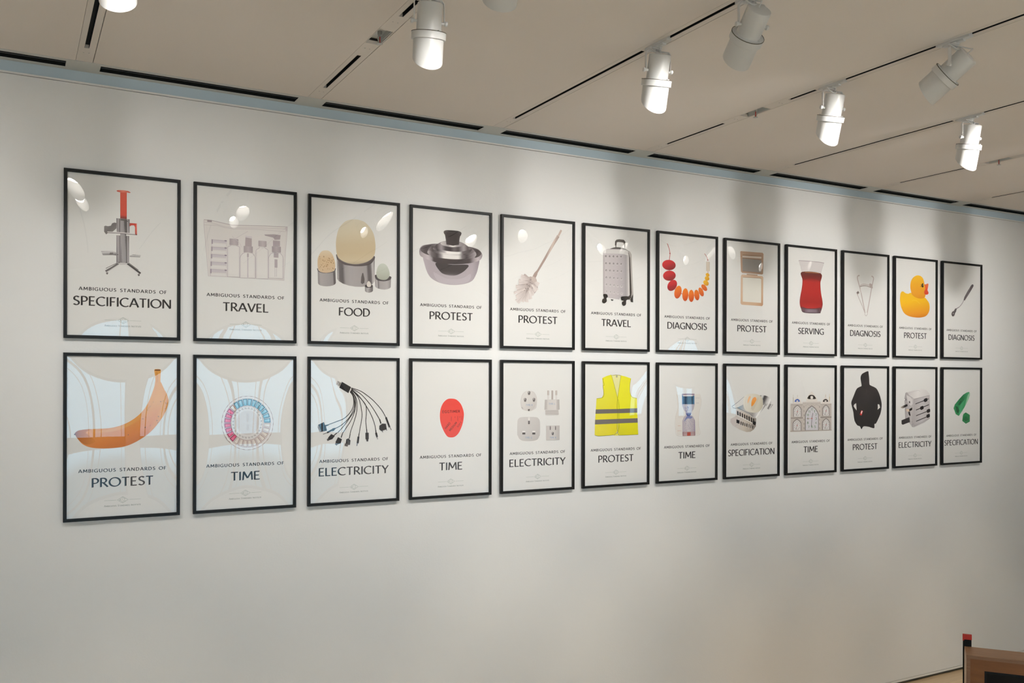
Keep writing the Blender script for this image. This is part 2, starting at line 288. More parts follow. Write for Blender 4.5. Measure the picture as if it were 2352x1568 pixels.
# ------------------------------------------------------------------ poster pictures: printed shapes in millimetres from the frame's lower left corner
ART={
(1, 0):[
('P',[(274.4,798.3),(307.4,799.2),(307.7,653.7),(274.8,652)],('g',290.6,797.4,290.9,652.2,[(0,'d65a46'),(0.85,'cf4b3c'),(0.93,'8d3a34'),(1,'7c3a36')]),0),
('P',[(256,804.1),(263.7,807.5),(290.5,809.7),(314.5,807.7),(327.2,801.3),(321.8,798.1),(302.5,799.3),(275.6,795.9),(259.5,798.7)],('g',254.8,801.4,326.6,805.7,[(0,'c04030'),(0.5,'e88a78'),(1,'c84a38')]),0),
('P',[(255.1,654.8),(322.1,654.4),(322.3,575.7),(255.3,574)],('g',255.2,614.1,322.2,619.9,[(0,'c8c3c4'),(0.06,'77716f'),(0.12,'a29c9e'),(0.85,'a8a2a4'),(1,'6a6565')]),0),
('P',[(255.3,562.4),(319.9,563.1),(320.3,418.1),(255.7,413.8)],('g',255.4,510.7,321.2,515.8,[(0,'8b8587'),(0.1,'a8a2a4'),(0.9,'a19b9d'),(1,'6d6869')]),0),
('P',[(274.8,652),(304.7,654.1),(305.2,415.8),(275.3,415.1)],('g',275.1,512.2,305,514.5,[(0,'7e797b'),(0.15,'a5a0a2'),(0.85,'9a9597'),(1,'5a5656')]),0),
('L',[(273,653.2),(272,575.4)],3.2,'4c4848',0,0),
('L',[(306.5,652.3),(306.7,575.7)],3.9,'4c4848',0,0),
('L',[(273.2,561.3),(272.3,418.2)],2.6,'5b5657',0,0),
('L',[(306.7,561.4),(307,418.5)],3.2,'4c4848',0,0),
('R',276.6,644.3,304.1,652.2,0,'5d5857'),
('P',[(195,605.6),(202,609.5),(213.8,607.3),(228.5,611.8),(234.4,625.2),(246.3,630.1),(256.4,628.4),(256.4,600),(237.5,580.3),(219.8,577.5),(205.1,562.8),(195,576.7)],('g',196.1,621.8,255.3,575.3,[(0,'8a8584'),(0.5,'736e6d'),(1,'898483')]),0),
('L',[(210.9,576.8),(273.2,578.1),(360.4,576.9)],4.5,'d9d6d4',0,0),
('L',[(210.9,572.9),(273.2,574.2),(360.4,572.3)],3.2,'6f6a69',0,0),
('P',[(322.2,634.2),(358.4,634.8),(359.8,573.5),(350.1,574.1),(349.4,614.4),(343.9,623.7),(331.8,622.7),(322.2,616)],('g',322.2,632.9,358.6,577.4,[(0,'b53629'),(0.5,'d5503f'),(1,'a83428')]),0),
('L',[(356,632.6),(356.1,577.2)],1.9,'e9958a',0,0),
('P',[(180,470.9),(237.7,475.8),(256.7,469.5),(256.8,452.7),(237.8,453.9),(188.9,449.8)],('g',184.7,471.9,187.7,449,[(0,'8c8788'),(0.25,'d4d0cf'),(0.7,'a5a0a0'),(1,'767172')]),0),
('P',[(224.1,466.4),(240.7,467.6),(237.8,453.9),(220,452.6)],'77716f',0),
('P',[(322.6,457.3),(339.5,464.4),(378.9,462.6),(375.3,451.2),(345.5,450.5),(322.6,450.2)],('g',345.5,465.5,345.5,449.8,[(0,'6d6869'),(0.4,'cfcbca'),(1,'817c7c')]),0),
('L',[(259.8,412.8),(203.7,379.5)],3.2,'7c7776',0,0),
('L',[(317.9,416.7),(366.9,380.7)],3.2,'6c6766',0,0),
('L',[(273.5,416.3),(237.9,388.1),(202.6,364)],9.7,'6a6565',0,0),
('L',[(272.4,407.2),(237.9,381),(208.5,357.9)],3.9,'d0cccb',0,0),
('L',[(303.4,418.3),(339.6,392.1),(377.9,363.1)],9.7,'4c4848',0,0),
('L',[(300.5,409),(334.8,385.2),(370,360.7)],3.9,'d6d2d1',0,0),
('P',[(259.8,412.8),(317.9,416.7),(300.5,405.1),(276.5,403.5)],'c9c5c4',0),
('D',[(210.2,354.8,5.8),(368.8,355.4,5.8)],'8b8686'),
('D',[(210.3,350.9,3.2),(368.8,351.5,3.2)],'3f3b3b'),
('D',[(262.7,457.6,2.6),(311.3,643,2.6)],'3a3636'),
],
(2, 0):[
('P',[(56,688),(98.5,687.4),(147.5,679.8),(209.3,670.6),(271.9,674.1),(399.3,682),(529.7,686.7),(529.7,660.4),(512,370.4),(81,370.8),(65.4,536.6),(56.1,658.5)],'d9d4d1',0),
('L',[(56,688),(98.5,687.4),(147.5,679.8),(209.3,670.6),(271.9,674.1),(399.3,682),(531,687.5)],3.2,'b5a9ad',0,0),
('L',[(56,674.2),(116.8,670.1),(166,658.6),(209.4,655.9),(335.2,665.4),(529.7,675.5)],1.9,'c2b8ba',0,0),
('L',[(56.1,658.5),(123,662.4),(172.2,652.7),(209.4,649.6),(335.2,657.7),(528.4,658.4)],1.9,'c0b6b8',0,0),
('L',[(56,688),(56.1,658.5),(67.2,536.8),(81,370.8),(272.6,372.7),(512,370.4),(520.2,538.2),(530.4,660.5),(531,687.5)],2.6,'c4bbbd',0,0),
('L',[(71.8,650.4),(80.7,506.3),(91.3,377.8)],1.3,'cbc3c4',0,0),
('L',[(523.2,650),(509.1,485),(502.8,379.7)],1.3,'cbc3c4',0,0),
('R',74.2,676.8,99.7,689,0,'9d9194'),
('R',519.1,662.5,531.1,683.8,0,'c6bdbe'),
('R',97.5,562.6,181.7,580.1,1.9,'cac2c6'),
('R',97.5,578.5,181.6,576.3,0,'b1a6ae'),
('R',97.6,561.3,181.7,561.1,0,'bdb3b9'),
('R',98.8,546.6,179.8,554.9,0,'ddd9d7'),
('R',97.5,554.2,105.5,580.1,0,'a79aa4'),
('R',169.9,574.1,182.3,580.7,0,'8f8290'),
('L',[(99.4,555),(99.4,540.5)],1.3,'b1a6ae',0,0),
('L',[(179.8,561.2),(179.8,546.6)],1.3,'bdb3b9',0,0),
('R',95.8,521.3,181.8,538.9,1.9,'cac2c6'),
('R',95.8,537.2,181.7,535.1,0,'b1a6ae'),
('R',95.8,520,181.8,520,0,'bdb3b9'),
('R',97.1,505.9,179.9,513.8,0,'ddd9d7'),
('R',95.8,513,103.8,538.9,0,'a79aa4'),
('R',170,532.7,182.4,539.5,0,'8f8290'),
('L',[(97.7,513.8),(97.7,499.9)],1.3,'b1a6ae',0,0),
('L',[(179.9,519.8),(179.9,505.9)],1.3,'bdb3b9',0,0),
('R',94.1,479.3,181.9,497.2,1.9,'cac2c6'),
('R',94.1,495.2,181.8,493.4,0,'b1a6ae'),
('R',94.1,478,181.9,478.2,0,'bdb3b9'),
('R',95.3,463.9,180.1,472,0,'ddd9d7'),
('R',94.1,471.2,102,497.2,0,'a79aa4'),
('R',170.1,490.8,182.5,497.5,0,'8f8290'),
('L',[(95.9,472.1),(96,458.2)],1.3,'b1a6ae',0,0),
('L',[(180,477.9),(180.1,463.9)],1.3,'bdb3b9',0,0),
('R',92.3,436,182,454.1,1.9,'cac2c6'),
('R',92.3,451.9,181.9,450.4,0,'b1a6ae'),
('R',92.4,434.8,182,435.2,0,'bdb3b9'),
('R',93.6,421.3,180.2,429,0,'ddd9d7'),
('R',92.3,428.2,100.3,454.1,0,'a79aa4'),
('R',170.2,447.5,182.6,454.3,0,'8f8290'),
('L',[(94.2,429),(94.3,415.8)],1.3,'b1a6ae',0,0),
('L',[(180.1,434.6),(180.2,421.3)],1.3,'bdb3b9',0,0),
('R',90.6,394.1,182.1,412.4,1.9,'cac2c6'),
('R',90.6,410,182,408.6,0,'b1a6ae'),
('R',90.7,392.8,182.1,393.5,0,'bdb3b9'),
('R',91.9,376.8,180.3,387.3,0,'ddd9d7'),
('R',90.6,386.4,98.6,412.4,0,'a79aa4'),
('R',170.3,405.5,182.7,412.4,0,'8f8290'),
('L',[(92.5,387.3),(92.5,371.5)],1.3,'b1a6ae',0,0),
('L',[(180.2,392.7),(180.3,376.8)],1.3,'bdb3b9',0,0),
('P',[(186.5,372.7),(186.1,540),(189.8,544.8),(201.5,550.1),(238.9,552.9),(250.8,549.4),(254.6,545.2),(255,376.8)],'dedad7',0),
('L',[(186.5,372.7),(186.1,540),(189.8,544.8),(201.5,550.1),(206.5,553.7)],2.6,'b9aeb4',0,0),
('L',[(233.9,555.8),(238.9,552.9),(250.8,549.4),(254.6,545.2),(255,376.8)],2.6,'b5aab0',0,0),
('L',[(186.5,372.7),(255,374.2)],1.9,'b3a8ae',0,0),
('L',[(192.6,378.1),(192.3,540.5)],1.3,'cfc8ca',0,0),
('L',[(249.4,381.5),(249,544.8)],1.3,'cfc8ca',0,0),
('R',197.1,555.5,247.1,592.5,3.2,('g',197.1,578.4,247,582.4,[(0,'a99ea1'),(0.5,'bdb3b5'),(1,'aca1a4')])),
('P',[(256.9,370.5),(256.6,482.6),(260.4,497.2),(272.3,512.5),(327.3,516.5),(339.5,502.8),(343.3,488.6),(343.6,375.6)],'dedad7',0),
('L',[(256.9,370.5),(256.6,482.6),(260.4,497.2),(272.3,512.5),(285.8,518)],2.6,'b9aeb4',0,0),
('L',[(313.7,520),(327.3,516.5),(339.5,502.8),(343.3,488.6),(343.6,375.6)],2.6,'b5aab0',0,0),
('L',[(256.9,370.5),(343.6,373)],1.9,'b3a8ae',0,0),
('L',[(263.2,376),(262.9,483)],1.3,'cfc8ca',0,0),
('L',[(337.8,380.4),(337.6,488.2)],1.3,'cfc8ca',0,0),
('R',277.2,519.2,329.2,555.9,1.9,('g',277.3,539.8,329.2,543.7,[(0,'a69b9f'),(0.5,'b8adb0'),(1,'a4999d')])),
('P',[(287.2,609.9),(322.7,606.4),(322.8,556.1),(284.8,554.5)],'ab9fa2',0),
('P',[(285.9,615.6),(324.5,614.2),(324.6,601.4),(287.2,606.1)],'cfc8ca',0),
('L',[(300.7,514.5),(301,375.6)],5.8,'c6bdc1',0,0),
('R',296.3,493.7,305.8,514.2,0,'b3a8ac'),
('L',[(212,607.7),(228.2,594.9),(265.7,619.1),(300.4,641.2)],1.9,'c6bdbf',1,0),
('L',[(228.2,590.5),(253.3,570),(262.8,548.4)],1.9,'c9c1c3',1,0),
('P',[(347.4,371.9),(347,533.4),(350.8,540.1),(363,547.5),(401.5,550.4),(413.8,544.8),(417.7,538.6),(418.1,376)],'dedad7',0),
('L',[(347.4,371.9),(347,533.4),(350.8,540.1),(363,547.5),(368.1,556.3)],2.6,'b9aeb4',0,0),
('L',[(396.3,558.4),(401.5,550.4),(413.8,544.8),(417.7,538.6),(418.1,376)],2.6,'b5aab0',0,0),
('L',[(347.4,371.9),(418.1,373.4)],1.9,'b3a8ae',0,0),
('L',[(353.8,377.5),(353.4,533.9)],1.3,'cfc8ca',0,0),
('L',[(412.3,380.9),(411.9,538.1)],1.3,'cfc8ca',0,0),
('R',360.9,559.3,407.9,593.3,3.2,('g',360.9,591.3,407.9,595,[(0,'aca1a4'),(0.5,'bfb5b7'),(1,'aca1a4')])),
('P',[(420,378.1),(419.7,491.9),(423.6,507.8),(435.9,524.3),(489.3,528.1),(501.8,513.3),(505.8,497.8),(506.1,383.1)],'dedad7',0),
('L',[(420,378.1),(419.7,491.9),(423.6,507.8),(435.9,524.3),(448.2,527.8)],2.6,'b9aeb4',0,0),
('L',[(476.9,529.8),(489.3,528.1),(501.8,513.3),(505.8,497.8),(506.1,383.1)],2.6,'b5aab0',0,0),
('L',[(420,378.1),(506.1,380.5)],1.9,'b3a8ae',0,0),
('L',[(426.5,383.7),(426.2,492.3)],1.3,'cfc8ca',0,0),
('L',[(500.2,388),(499.9,497.4)],1.3,'cfc8ca',0,0),
('P',[(394.9,631),(451.2,636.9),(490.4,634.9),(486.5,609),(455.2,605.3),(448,617.1),(399.4,624.9)],'a79b9f',0),
('R',445.4,568.5,486.6,600.6,0,'aca0a4'),
('R',439.6,532.2,491.9,566.2,1.9,('g',439.7,551.9,491.9,555.8,[(0,'a1969a'),(0.5,'b5aaad'),(1,'a09599')])),
('R',450.1,501.1,477.6,529.2,0,'b0a5a9'),
('R',454.8,441.9,471.9,491.1,1.9,'b3a8ad'),
('L',[(457.5,441),(457.6,388.8)],1.9,'bcb2b7',0,0),
('L',[(467.3,441.6),(467.4,389.4)],1.9,'bcb2b7',0,0),
],
(3, 0):[
('P',[(176.6,543.6),(195.2,503.2),(242,487),(295.8,484),(363.7,495),(404.9,520.6),(422,548),(419.7,397.1),(408.7,380.2),(377.8,365.4),(336.8,358),(296.1,357.1),(255.7,361.3),(218.9,370.9),(192.2,384.2),(180.9,397.7)],('g',176.8,441,422.3,456.3,[(0,'8d8788'),(0.04,'b1abab'),(0.06,'6d6768'),(0.16,'5e5859'),(0.22,'9f9999'),(0.35,'aaa5a5'),(0.55,'a59f9f'),(0.78,'9d9797'),(0.82,'5d5758'),(0.9,'6b6566'),(0.94,'c2bdbd'),(1,'8d8788')]),0),
('P',[(333.9,418.3),(340.7,443.4),(346.8,443.8),(355.8,406.5),(353.8,383.6),(340.9,375.1),(331.3,382.4)],'5a5455',0),
('L',[(176.6,546.2),(183.9,518.5),(215.2,498.1),(282.3,486.4),(356.9,492.6),(398,510.3),(421.4,547.9)],7.1,'4d4748',1,0),
('P',[(176.6,543.6),(188.6,505.9),(228.6,486.1),(295.8,482.1),(363.8,493),(404.9,517.3),(422,551.2),(397.9,559.3),(195.1,551.3)],'5b5152',0),
('P',[(172.4,607.4),(176.3,652.6),(191.4,705.1),(224.6,746.6),(254.6,762.2),(288.3,769.1),(322.1,768.3),(359.6,755.3),(394,722.4),(414.8,684.9),(424.6,633.3),(424.7,594),(417.2,557.4),(391.1,526.2),(353.5,507.3),(302.5,495.5),(255.3,496.3),(215.2,507.7),(188.5,526.5),(176.5,556.4)],('g',274.8,767.9,309.3,495.9,[(0,'d9cfba'),(0.3,'d4c7ad'),(0.55,'ccba9b'),(0.75,'c9b695'),(0.92,'cdbd9f'),(1,'b5a68c')]),1),
('L',[(176.6,543.6),(185.2,526.2),(215.2,506.5),(255.3,495),(302.5,493.6),(353.5,505.4),(391.1,524.9),(421.3,553.1)],3.9,'6b6263',1,0),
('P',[(59.6,449.6),(70.6,434.4),(113,427.5),(162.3,443.3),(170.2,456.6),(173,373.5),(167.8,364.9),(155.9,357.8),(137.5,352.3),(116.5,349.3),(95.6,349.4),(77.3,352.2),(66.9,357.4),(62.4,364.1)],('g',59.7,402,172.9,408.7,[(0,'837d7e'),(0.15,'aaa4a4'),(0.6,'a09a9a'),(0.84,'958f8f'),(0.88,'5a5455'),(0.97,'6b6566'),(1,'b5b0b0')]),0),
('L',[(58.2,454),(64.1,439.1),(90.2,430.6),(129.4,433),(162.3,443.3),(170.2,461.1)],5.2,'5b5556',1,0),
('P',[(59.4,503.5),(65.2,529.3),(83.3,557.3),(109.4,566.2),(132.3,562.2),(152.1,541.9),(165.4,504.4),(168.2,466.1),(155.7,442.9),(113,430.7),(73.9,435.9),(60.8,459.2)],('g',109.4,566.2,116.3,430.9,[(0,'dccbb0'),(0.4,'d0b48e'),(1,'cfb696')]),1),
('D',[(91.4,484.4,2.1),(123.7,479.5,1.5),(71.7,458,1.9),(91.2,445.6,2.2),(144.3,493.8,2.5),(83.7,476.1,2.9),(116.6,469.1,2.6),(76.2,465.1,2.4),(96.9,528.9,2.9),(112.1,470.8,2.9),(133.5,454.7,2.1),(141.1,496.3,3),(148,526.8,1.7),(89.6,448.1,2.2),(125.7,507.7,2.3),(104.4,501.9,2.4),(122,455.4,2.6),(152.6,461.5,3.1),(129.6,519.8,2.9),(155.8,457.6,2.4),(133.4,515.9,2.8),(121,508.7,1.5),(146,449.6,1.6),(141.1,499.3,1.7),(96.4,465.5,2.9),(74.4,477.3,1.5),(133.8,505.6,2.9),(157.1,492.1,3.1),(97.6,525,2.4),(73.2,513,2.1),(124.2,520,1.5),(147,508,3),(149.6,502.7,2.2),(116.3,477.5,2.4),(119.8,479.8,3),(115.1,495.7,2.6),(91.3,505.3,3.1),(116.4,485.7,1.5),(107,482.4,1.5),(124.8,479.1,1.5),(125.8,493.4,2.6),(101.5,471.1,2.7),(72.3,524.6,2.6),(155.5,514,2.2),(122.7,505.8,2),(97.9,499.9,2.4)],'a07c56'),
('P',[(421.7,426.7),(432.8,411),(478,401.8),(529.1,426.5),(527.1,366.9),(520.8,359.3),(506.1,352.6),(485.1,348.8),(464.2,349.7),(439.9,354.3),(427.4,360.9),(424.6,367.9)],('g',421.8,390.7,529.2,396.8,[(0,'8d8788'),(0.15,'bbb6b6'),(0.2,'6b6566'),(0.3,'a49e9e'),(0.75,'b0abab'),(1,'8d8788')]),0),
('P',[(421.7,430),(436.2,438.7),(519.9,434.6),(530.5,423.3),(516.5,409.3),(478,400.5),(436.3,406)],'4b4546',1),
('P',[(432.7,456.9),(440.9,486.9),(456.8,505.7),(477.7,511),(498.7,500.6),(514.9,471.9),(519.2,439.1),(502.4,415),(474.5,408.2),(443.2,416.9),(432.7,437.2)],('g',467.2,510.3,481.5,408.6,[(0,'c6cabf'),(0.5,'b9bdb0'),(1,'a3a597')]),1),
('P',[(357.3,361),(383.3,349.4),(410.1,363.9),(409.5,336.4),(401.9,329.4),(383.4,323.9),(366.2,327),(358.7,333.1)],('g',357.3,348,410.1,350.8,[(0,'777172'),(0.3,'b5b0b0'),(0.6,'8d8788'),(1,'5d5758')]),0),
('E',383.3,365.7,26.1,1.4,0,-11.8,'423c3d'),
('P',[(368.9,371.4),(374.3,389.3),(383.2,396.4),(392.8,387.8),(398.4,371.1),(391.5,360.9),(376.4,360.1)],'d9d1ca',1),
],
(4, 0):[
('P',[(95.1,572.9),(164.6,544.8),(295.7,540.3),(414.5,558.3),(490,583.7),(486.3,532.6),(471.3,484.3),(444.9,442.1),(399.9,419.4),(325.5,405.2),(259.3,404.9),(201.1,414.9),(150.5,438.4),(121.8,472.9),(101.6,527.4)],('g',95.3,500.8,490.2,499,[(0,'b5aab0'),(0.12,'a89ea4'),(0.5,'aca3a8'),(0.88,'a89ea4'),(1,'93898f')]),1),
('P',[(164.8,478.8),(251.9,444.3),(355.1,447),(429.7,481.7),(414.9,433.7),(340.3,410.7),(266.6,408.6),(201.1,418.2)],'b3aab0',1),
('P',[(180.5,539.3),(295.7,535),(410.1,541.1),(395.9,509.9),(355,480.5),(306.9,463.6),(251.9,466.9),(211.8,485.1)],('g',295.6,547,295.9,462.9,[(0,'3a3436'),(0.7,'3d3739'),(0.9,'564f52'),(1,'8a8187')]),1),
('P',[(66.6,616.7),(85.7,643.1),(121.3,653.7),(185.9,662.6),(295.3,667),(414.2,661.3),(482.2,650.9),(514.2,621.4),(511.2,593.3),(486.2,571.9),(414.5,551.5),(310.4,538.6),(193.5,540.1),(100.1,564.7),(70.2,581)],('g',66.7,590.6,512.7,602.2,[(0,'8f8589'),(0.06,'b3a9ad'),(0.14,'c2b9bc'),(0.2,'5a5254'),(0.26,'4a4345'),(0.78,'4a4345'),(0.84,'7a7174'),(0.9,'b5abaf'),(1,'9c9296')]),1),
('P',[(70.2,600.6),(114.3,580.8),(193.4,569.2),(310.3,566.7),(429.5,581.5),(489.9,600.6),(512.7,619.2),(511.2,593.3),(486.2,571.9),(414.5,551.5),(310.4,538.6),(193.5,540.1),(100.1,564.7),(70.2,581)],('g',70.3,564.6,512.8,595.4,[(0,'a0969a'),(0.12,'c0b6ba'),(0.17,'ada3a7'),(0.21,'443c3e'),(0.5,'3c3537'),(0.8,'443c3e'),(0.85,'8f868a'),(0.93,'c0b6ba'),(1,'9a9094')]),1),
('P',[(73,613.9),(85.7,637.8),(121.3,651),(189.6,660.2),(164.4,637.2),(142.9,605.9),(137.2,585.8),(96.5,596)],('g',72.9,630.3,186.1,599.1,[(0,'6a6164'),(0.35,'4a4345'),(0.6,'5a5356'),(1,'8d8488')]),1),
('P',[(414.2,658),(478.4,648.6),(508.9,625),(491.4,602.1),(459.6,591.7),(470.9,612.8),(451.9,638.5)],('g',414.2,655.9,511.2,615.7,[(0,'6d6568'),(0.6,'3f383a'),(1,'5a5255')]),1),
('P',[(121.4,602.4),(134.2,629.6),(164.3,647.1),(295.3,667),(421.7,656.5),(461,633.8),(471.7,611.5),(452.1,592.6),(384.5,578.4),(295.6,571),(200.6,573.7),(142.9,584.2)],('g',121.4,594.5,471.7,599.4,[(0,'8f8689'),(0.1,'4d4648'),(0.22,'6d6568'),(0.33,'d6d1ce'),(0.45,'ddd8d5'),(0.62,'c9c3c1'),(0.74,'4a4345'),(0.9,'6d6568'),(1,'9a9194')]),1),
('P',[(121.4,602.4),(137.1,615.4),(186.1,601.8),(266.1,594.9),(354.6,599.2),(421.9,612),(461,629),(471.7,611.5),(452.1,592.6),(384.5,578.4),(295.6,571),(200.6,573.7),(142.9,584.2)],('g',121.4,594.5,471.7,599.4,[(0,'b5adaf'),(0.08,'6d6568'),(0.2,'3f383a'),(0.27,'8d8588'),(0.33,'e0dcd9'),(0.63,'e0dcd9'),(0.7,'7a7275'),(0.8,'3f383a'),(0.93,'8f868a'),(1,'b0a8ab')]),1),
('P',[(158.6,628.8),(182.3,655),(229.4,680.5),(295.2,689.7),(361.8,685.6),(410.5,662.4),(435.3,637.3),(421.8,622.8),(354.6,607.2),(266.1,604.9),(193.3,616.2)],('g',158.6,623.6,435.4,630.5,[(0,'6d6568'),(0.1,'3f383a'),(0.22,'9a9194'),(0.32,'4d4648'),(0.45,'3a3335'),(0.55,'6d6568'),(0.66,'4a4345'),(0.8,'a39b9d'),(0.9,'5a5255'),(1,'8d8588')]),1),
('P',[(158.6,628.8),(193.3,616.2),(266.1,604.9),(354.6,607.2),(421.8,622.8),(435.3,637.3),(432.3,645.2),(354.6,623.3),(266.1,620.9),(186,630.9)],('g',158.6,623.6,435.4,630.5,[(0,'8d8588'),(0.12,'3a3335'),(0.3,'b5adaf'),(0.36,'eae6e3'),(0.68,'e4e0dd'),(0.76,'6d6568'),(1,'4a4345')]),1),
('P',[(214.9,670.8),(251.3,683.6),(354.4,685),(384.2,670.5),(354.5,656.8),(295.4,648.4),(251.4,651.7),(222.2,658.1)],('g',214.9,667.5,384.3,667.1,[(0,'c9c3c1'),(0.3,'a39b9d'),(0.5,'ddd8d5'),(0.7,'a39b9d'),(1,'8d8588')]),1),
('P',[(243.8,726.2),(249.8,696.8),(255,662.6),(302.7,658.9),(345.5,668.2),(348.4,704.6),(355.8,735.4)],('g',246.1,696.5,354.4,705.1,[(0,'5a5250'),(0.15,'40393a'),(0.8,'3a3334'),(1,'524a4b')]),0),
('P',[(235.1,740.7),(242.3,751.3),(265.7,756.6),(309.8,758.3),(343.1,756.4),(360.9,749.2),(361.7,737.9),(352.1,723.7),(324.7,717.4),(258.5,717.4),(242.4,726.7)],('g',235.1,740.7,361.7,732.5,[(0,'5a5250'),(0.2,'3c3536'),(0.8,'3c3536'),(1,'565050')]),1),
('P',[(251.1,749.4),(295.1,755.7),(348.3,751.5),(335.7,745.8),(287.7,743.8),(258.4,745.3)],'5d5556',1),
('P',[(259.9,748.8),(295.1,753.7),(339.4,750.8),(324.6,746.8),(287.7,745.8)],'1f1a1b',1),
('L',[(277,659),(299,655.3),(321.1,659.6)],3.4,'e0dcd9',1,0),
],
(5, 0):[
('P',[(443.5,794.2),(462,781.3),(422.2,724.6),(361.4,632.2),(286.2,520.4),(282.5,507.3),(271.3,486),(245.2,493.4),(260,518.8),(282.4,540.8),(346.2,640.9),(406.8,739.7)],('g',376.5,688.6,405.5,677.7,[(0,'a38f88'),(0.35,'cbbab0'),(0.7,'c7b6ac'),(1,'a8958d')]),0),
('P',[(470.4,833.1),(483.5,826.4),(460.5,785.1),(446.6,791.9)],'bda99f',0),
('P',[(235.5,481.9),(252.6,495.8),(275.1,481),(278.9,449),(241.6,453.3)],'b5a49e',1),
('P',[(189.4,508.1),(215.4,490.4),(237.7,493),(271.4,461.4),(288,436.5),(282.8,404),(245.5,363.4),(208.4,339.1),(175.2,331.1),(145.7,348.9),(127.3,376.7),(127.2,415),(151.3,461),(176.2,500.9)],'b3a5a1',1),
('P',[(202.2,398.1),(123.2,315.9),(124.9,310.1),(132.8,310),(134,303.6),(140.6,305.1),(206.9,395.2)],('g',204.6,396.7,131.9,310.5,[(0,'8f817d'),(0.3,'cfc4c0'),(1,'d6ccc8')]),0),
('L',[(175.5,368.6),(126.7,313.8)],1.3,'a89a96',0,0),
('P',[(217.9,432),(234.5,361.2),(241.1,359.2),(246.2,364.8),(253.1,362.2),(255.9,367.8),(223.6,433.8)],('g',220.8,432.9,245.2,364.5,[(0,'8f817d'),(0.3,'c6bab6'),(1,'d6ccc8')]),0),
('L',[(225,407.6),(238.7,362.5)],1.3,'a89a96',0,0),
('P',[(230.7,455.3),(144.7,466.2),(139.7,461.6),(143.3,455.7),(137.6,451.1),(142.2,447),(230.1,450.1)],('g',230.4,452.7,143.5,456.6,[(0,'8f817d'),(0.3,'d9d0cc'),(1,'d6ccc8')]),0),
('L',[(200.3,457.9),(144.2,462.4)],1.3,'a89a96',0,0),
('P',[(227.8,451.3),(257.6,388.5),(264.6,387.7),(268.5,394),(275.9,392.6),(277.5,398.5),(233,454)],('g',230.4,452.7,267.5,393.5,[(0,'8f817d'),(0.3,'d9d0cc'),(1,'d6ccc8')]),0),
('L',[(239.4,430),(261.6,390.5)],1.3,'a89a96',0,0),
('P',[(228.2,450.8),(276,399),(283.2,399.9),(285.1,406.8),(292.8,407.2),(292.4,413.1),(232.6,454.6)],('g',230.4,452.7,284.2,406.1,[(0,'8f817d'),(0.3,'c1b4b0'),(1,'d6ccc8')]),0),
('L',[(245.9,433.6),(279.3,401.9)],1.3,'a89a96',0,0),
('P',[(203.2,400.4),(174.4,327.3),(178.7,322.6),(186.2,325.3),(190.4,320),(195.9,323.7),(208.9,399.5)],('g',206,400,185.1,325.5,[(0,'8f817d'),(0.3,'bcb0ac'),(1,'d6ccc8')]),0),
('L',[(194.4,374.6),(178.7,326.6)],1.3,'a89a96',0,0),
('P',[(203.4,401),(158.6,340.5),(161.5,334.9),(169.4,336),(171.9,329.9),(178.2,332.4),(208.7,398.9)],('g',206,400,168.4,336.4,[(0,'8f817d'),(0.3,'c6bab6'),(1,'d6ccc8')]),0),
('L',[(188.9,379.3),(162.5,338.8)],1.3,'a89a96',0,0),
('P',[(204.4,402),(130.6,363.5),(130.1,357.3),(137.4,355.1),(136.3,348.6),(143,348.2),(207.7,397.9)],('g',206,400,136.8,355.8,[(0,'8f817d'),(0.3,'d9d0cc'),(1,'d6ccc8')]),0),
('L',[(179.2,387.5),(133.1,360.4)],1.3,'a89a96',0,0),
('P',[(241.1,475),(162.2,503.6),(156.1,500.1),(157.9,493.5),(151.2,490.2),(154.5,485.2),(239,470.1)],('g',240,472.5,158.3,494.4,[(0,'8f817d'),(0.3,'c1b4b0'),(1,'d6ccc8')]),0),
('L',[(212.9,483.9),(160.6,500)],1.3,'a89a96',0,0),
('P',[(220,435.3),(120.3,414.9),(117.4,409.1),(123.3,404.8),(119.8,398.9),(125.8,396.6),(221.5,430.4)],('g',220.8,432.9,123.1,405.8,[(0,'8f817d'),(0.3,'bcb0ac'),(1,'d6ccc8')]),0),
('L',[(185.3,427),(121.4,411.2)],1.3,'a89a96',0,0),
('P',[(227.8,451.2),(257.1,396.2),(264.2,395.7),(267.7,402.2),(275.2,401.1),(276.4,407),(233,454.1)],('g',230.4,452.7,266.7,401.6,[(0,'8f817d'),(0.3,'d9d0cc'),(1,'d6ccc8')]),0),
('L',[(239.2,432.7),(260.9,398.4)],1.3,'a89a96',0,0),
('P',[(201.8,397.5),(157.7,322.6),(161,317.3),(168.9,319),(171.9,313.1),(178,316),(207.3,395.8)],('g',204.6,396.7,167.8,319.3,[(0,'8f817d'),(0.3,'bcb0ac'),(1,'d6ccc8')]),0),
('L',[(187.6,370.8),(161.7,321.3)],1.3,'a89a96',0,0),
('P',[(209,412.9),(202.2,337.2),(207.8,333.7),(214.4,337.9),(220.1,333.7),(224.5,338.5),(214.9,413.3)],('g',211.9,413.1,213.3,337.8,[(0,'8f817d'),(0.3,'d9d0cc'),(1,'d6ccc8')]),0),
('L',[(208,386.5),(206.6,337.4)],1.3,'a89a96',0,0),
('P',[(202.6,398.5),(110.3,330.5),(110.7,324.4),(118.4,323.1),(118.3,316.6),(125,317),(206.6,394.9)],('g',204.6,396.7,117.6,323.8,[(0,'8f817d'),(0.3,'c6bab6'),(1,'d6ccc8')]),0),
('L',[(171,373.7),(113.2,327.8)],1.3,'a89a96',0,0),
('P',[(203.8,401.6),(141.2,348.4),(142.3,342.4),(150.2,341.7),(150.9,335.2),(157.6,336.3),(208.2,398.4)],('g',206,400,149.4,342.3,[(0,'8f817d'),(0.3,'c6bab6'),(1,'d6ccc8')]),0),
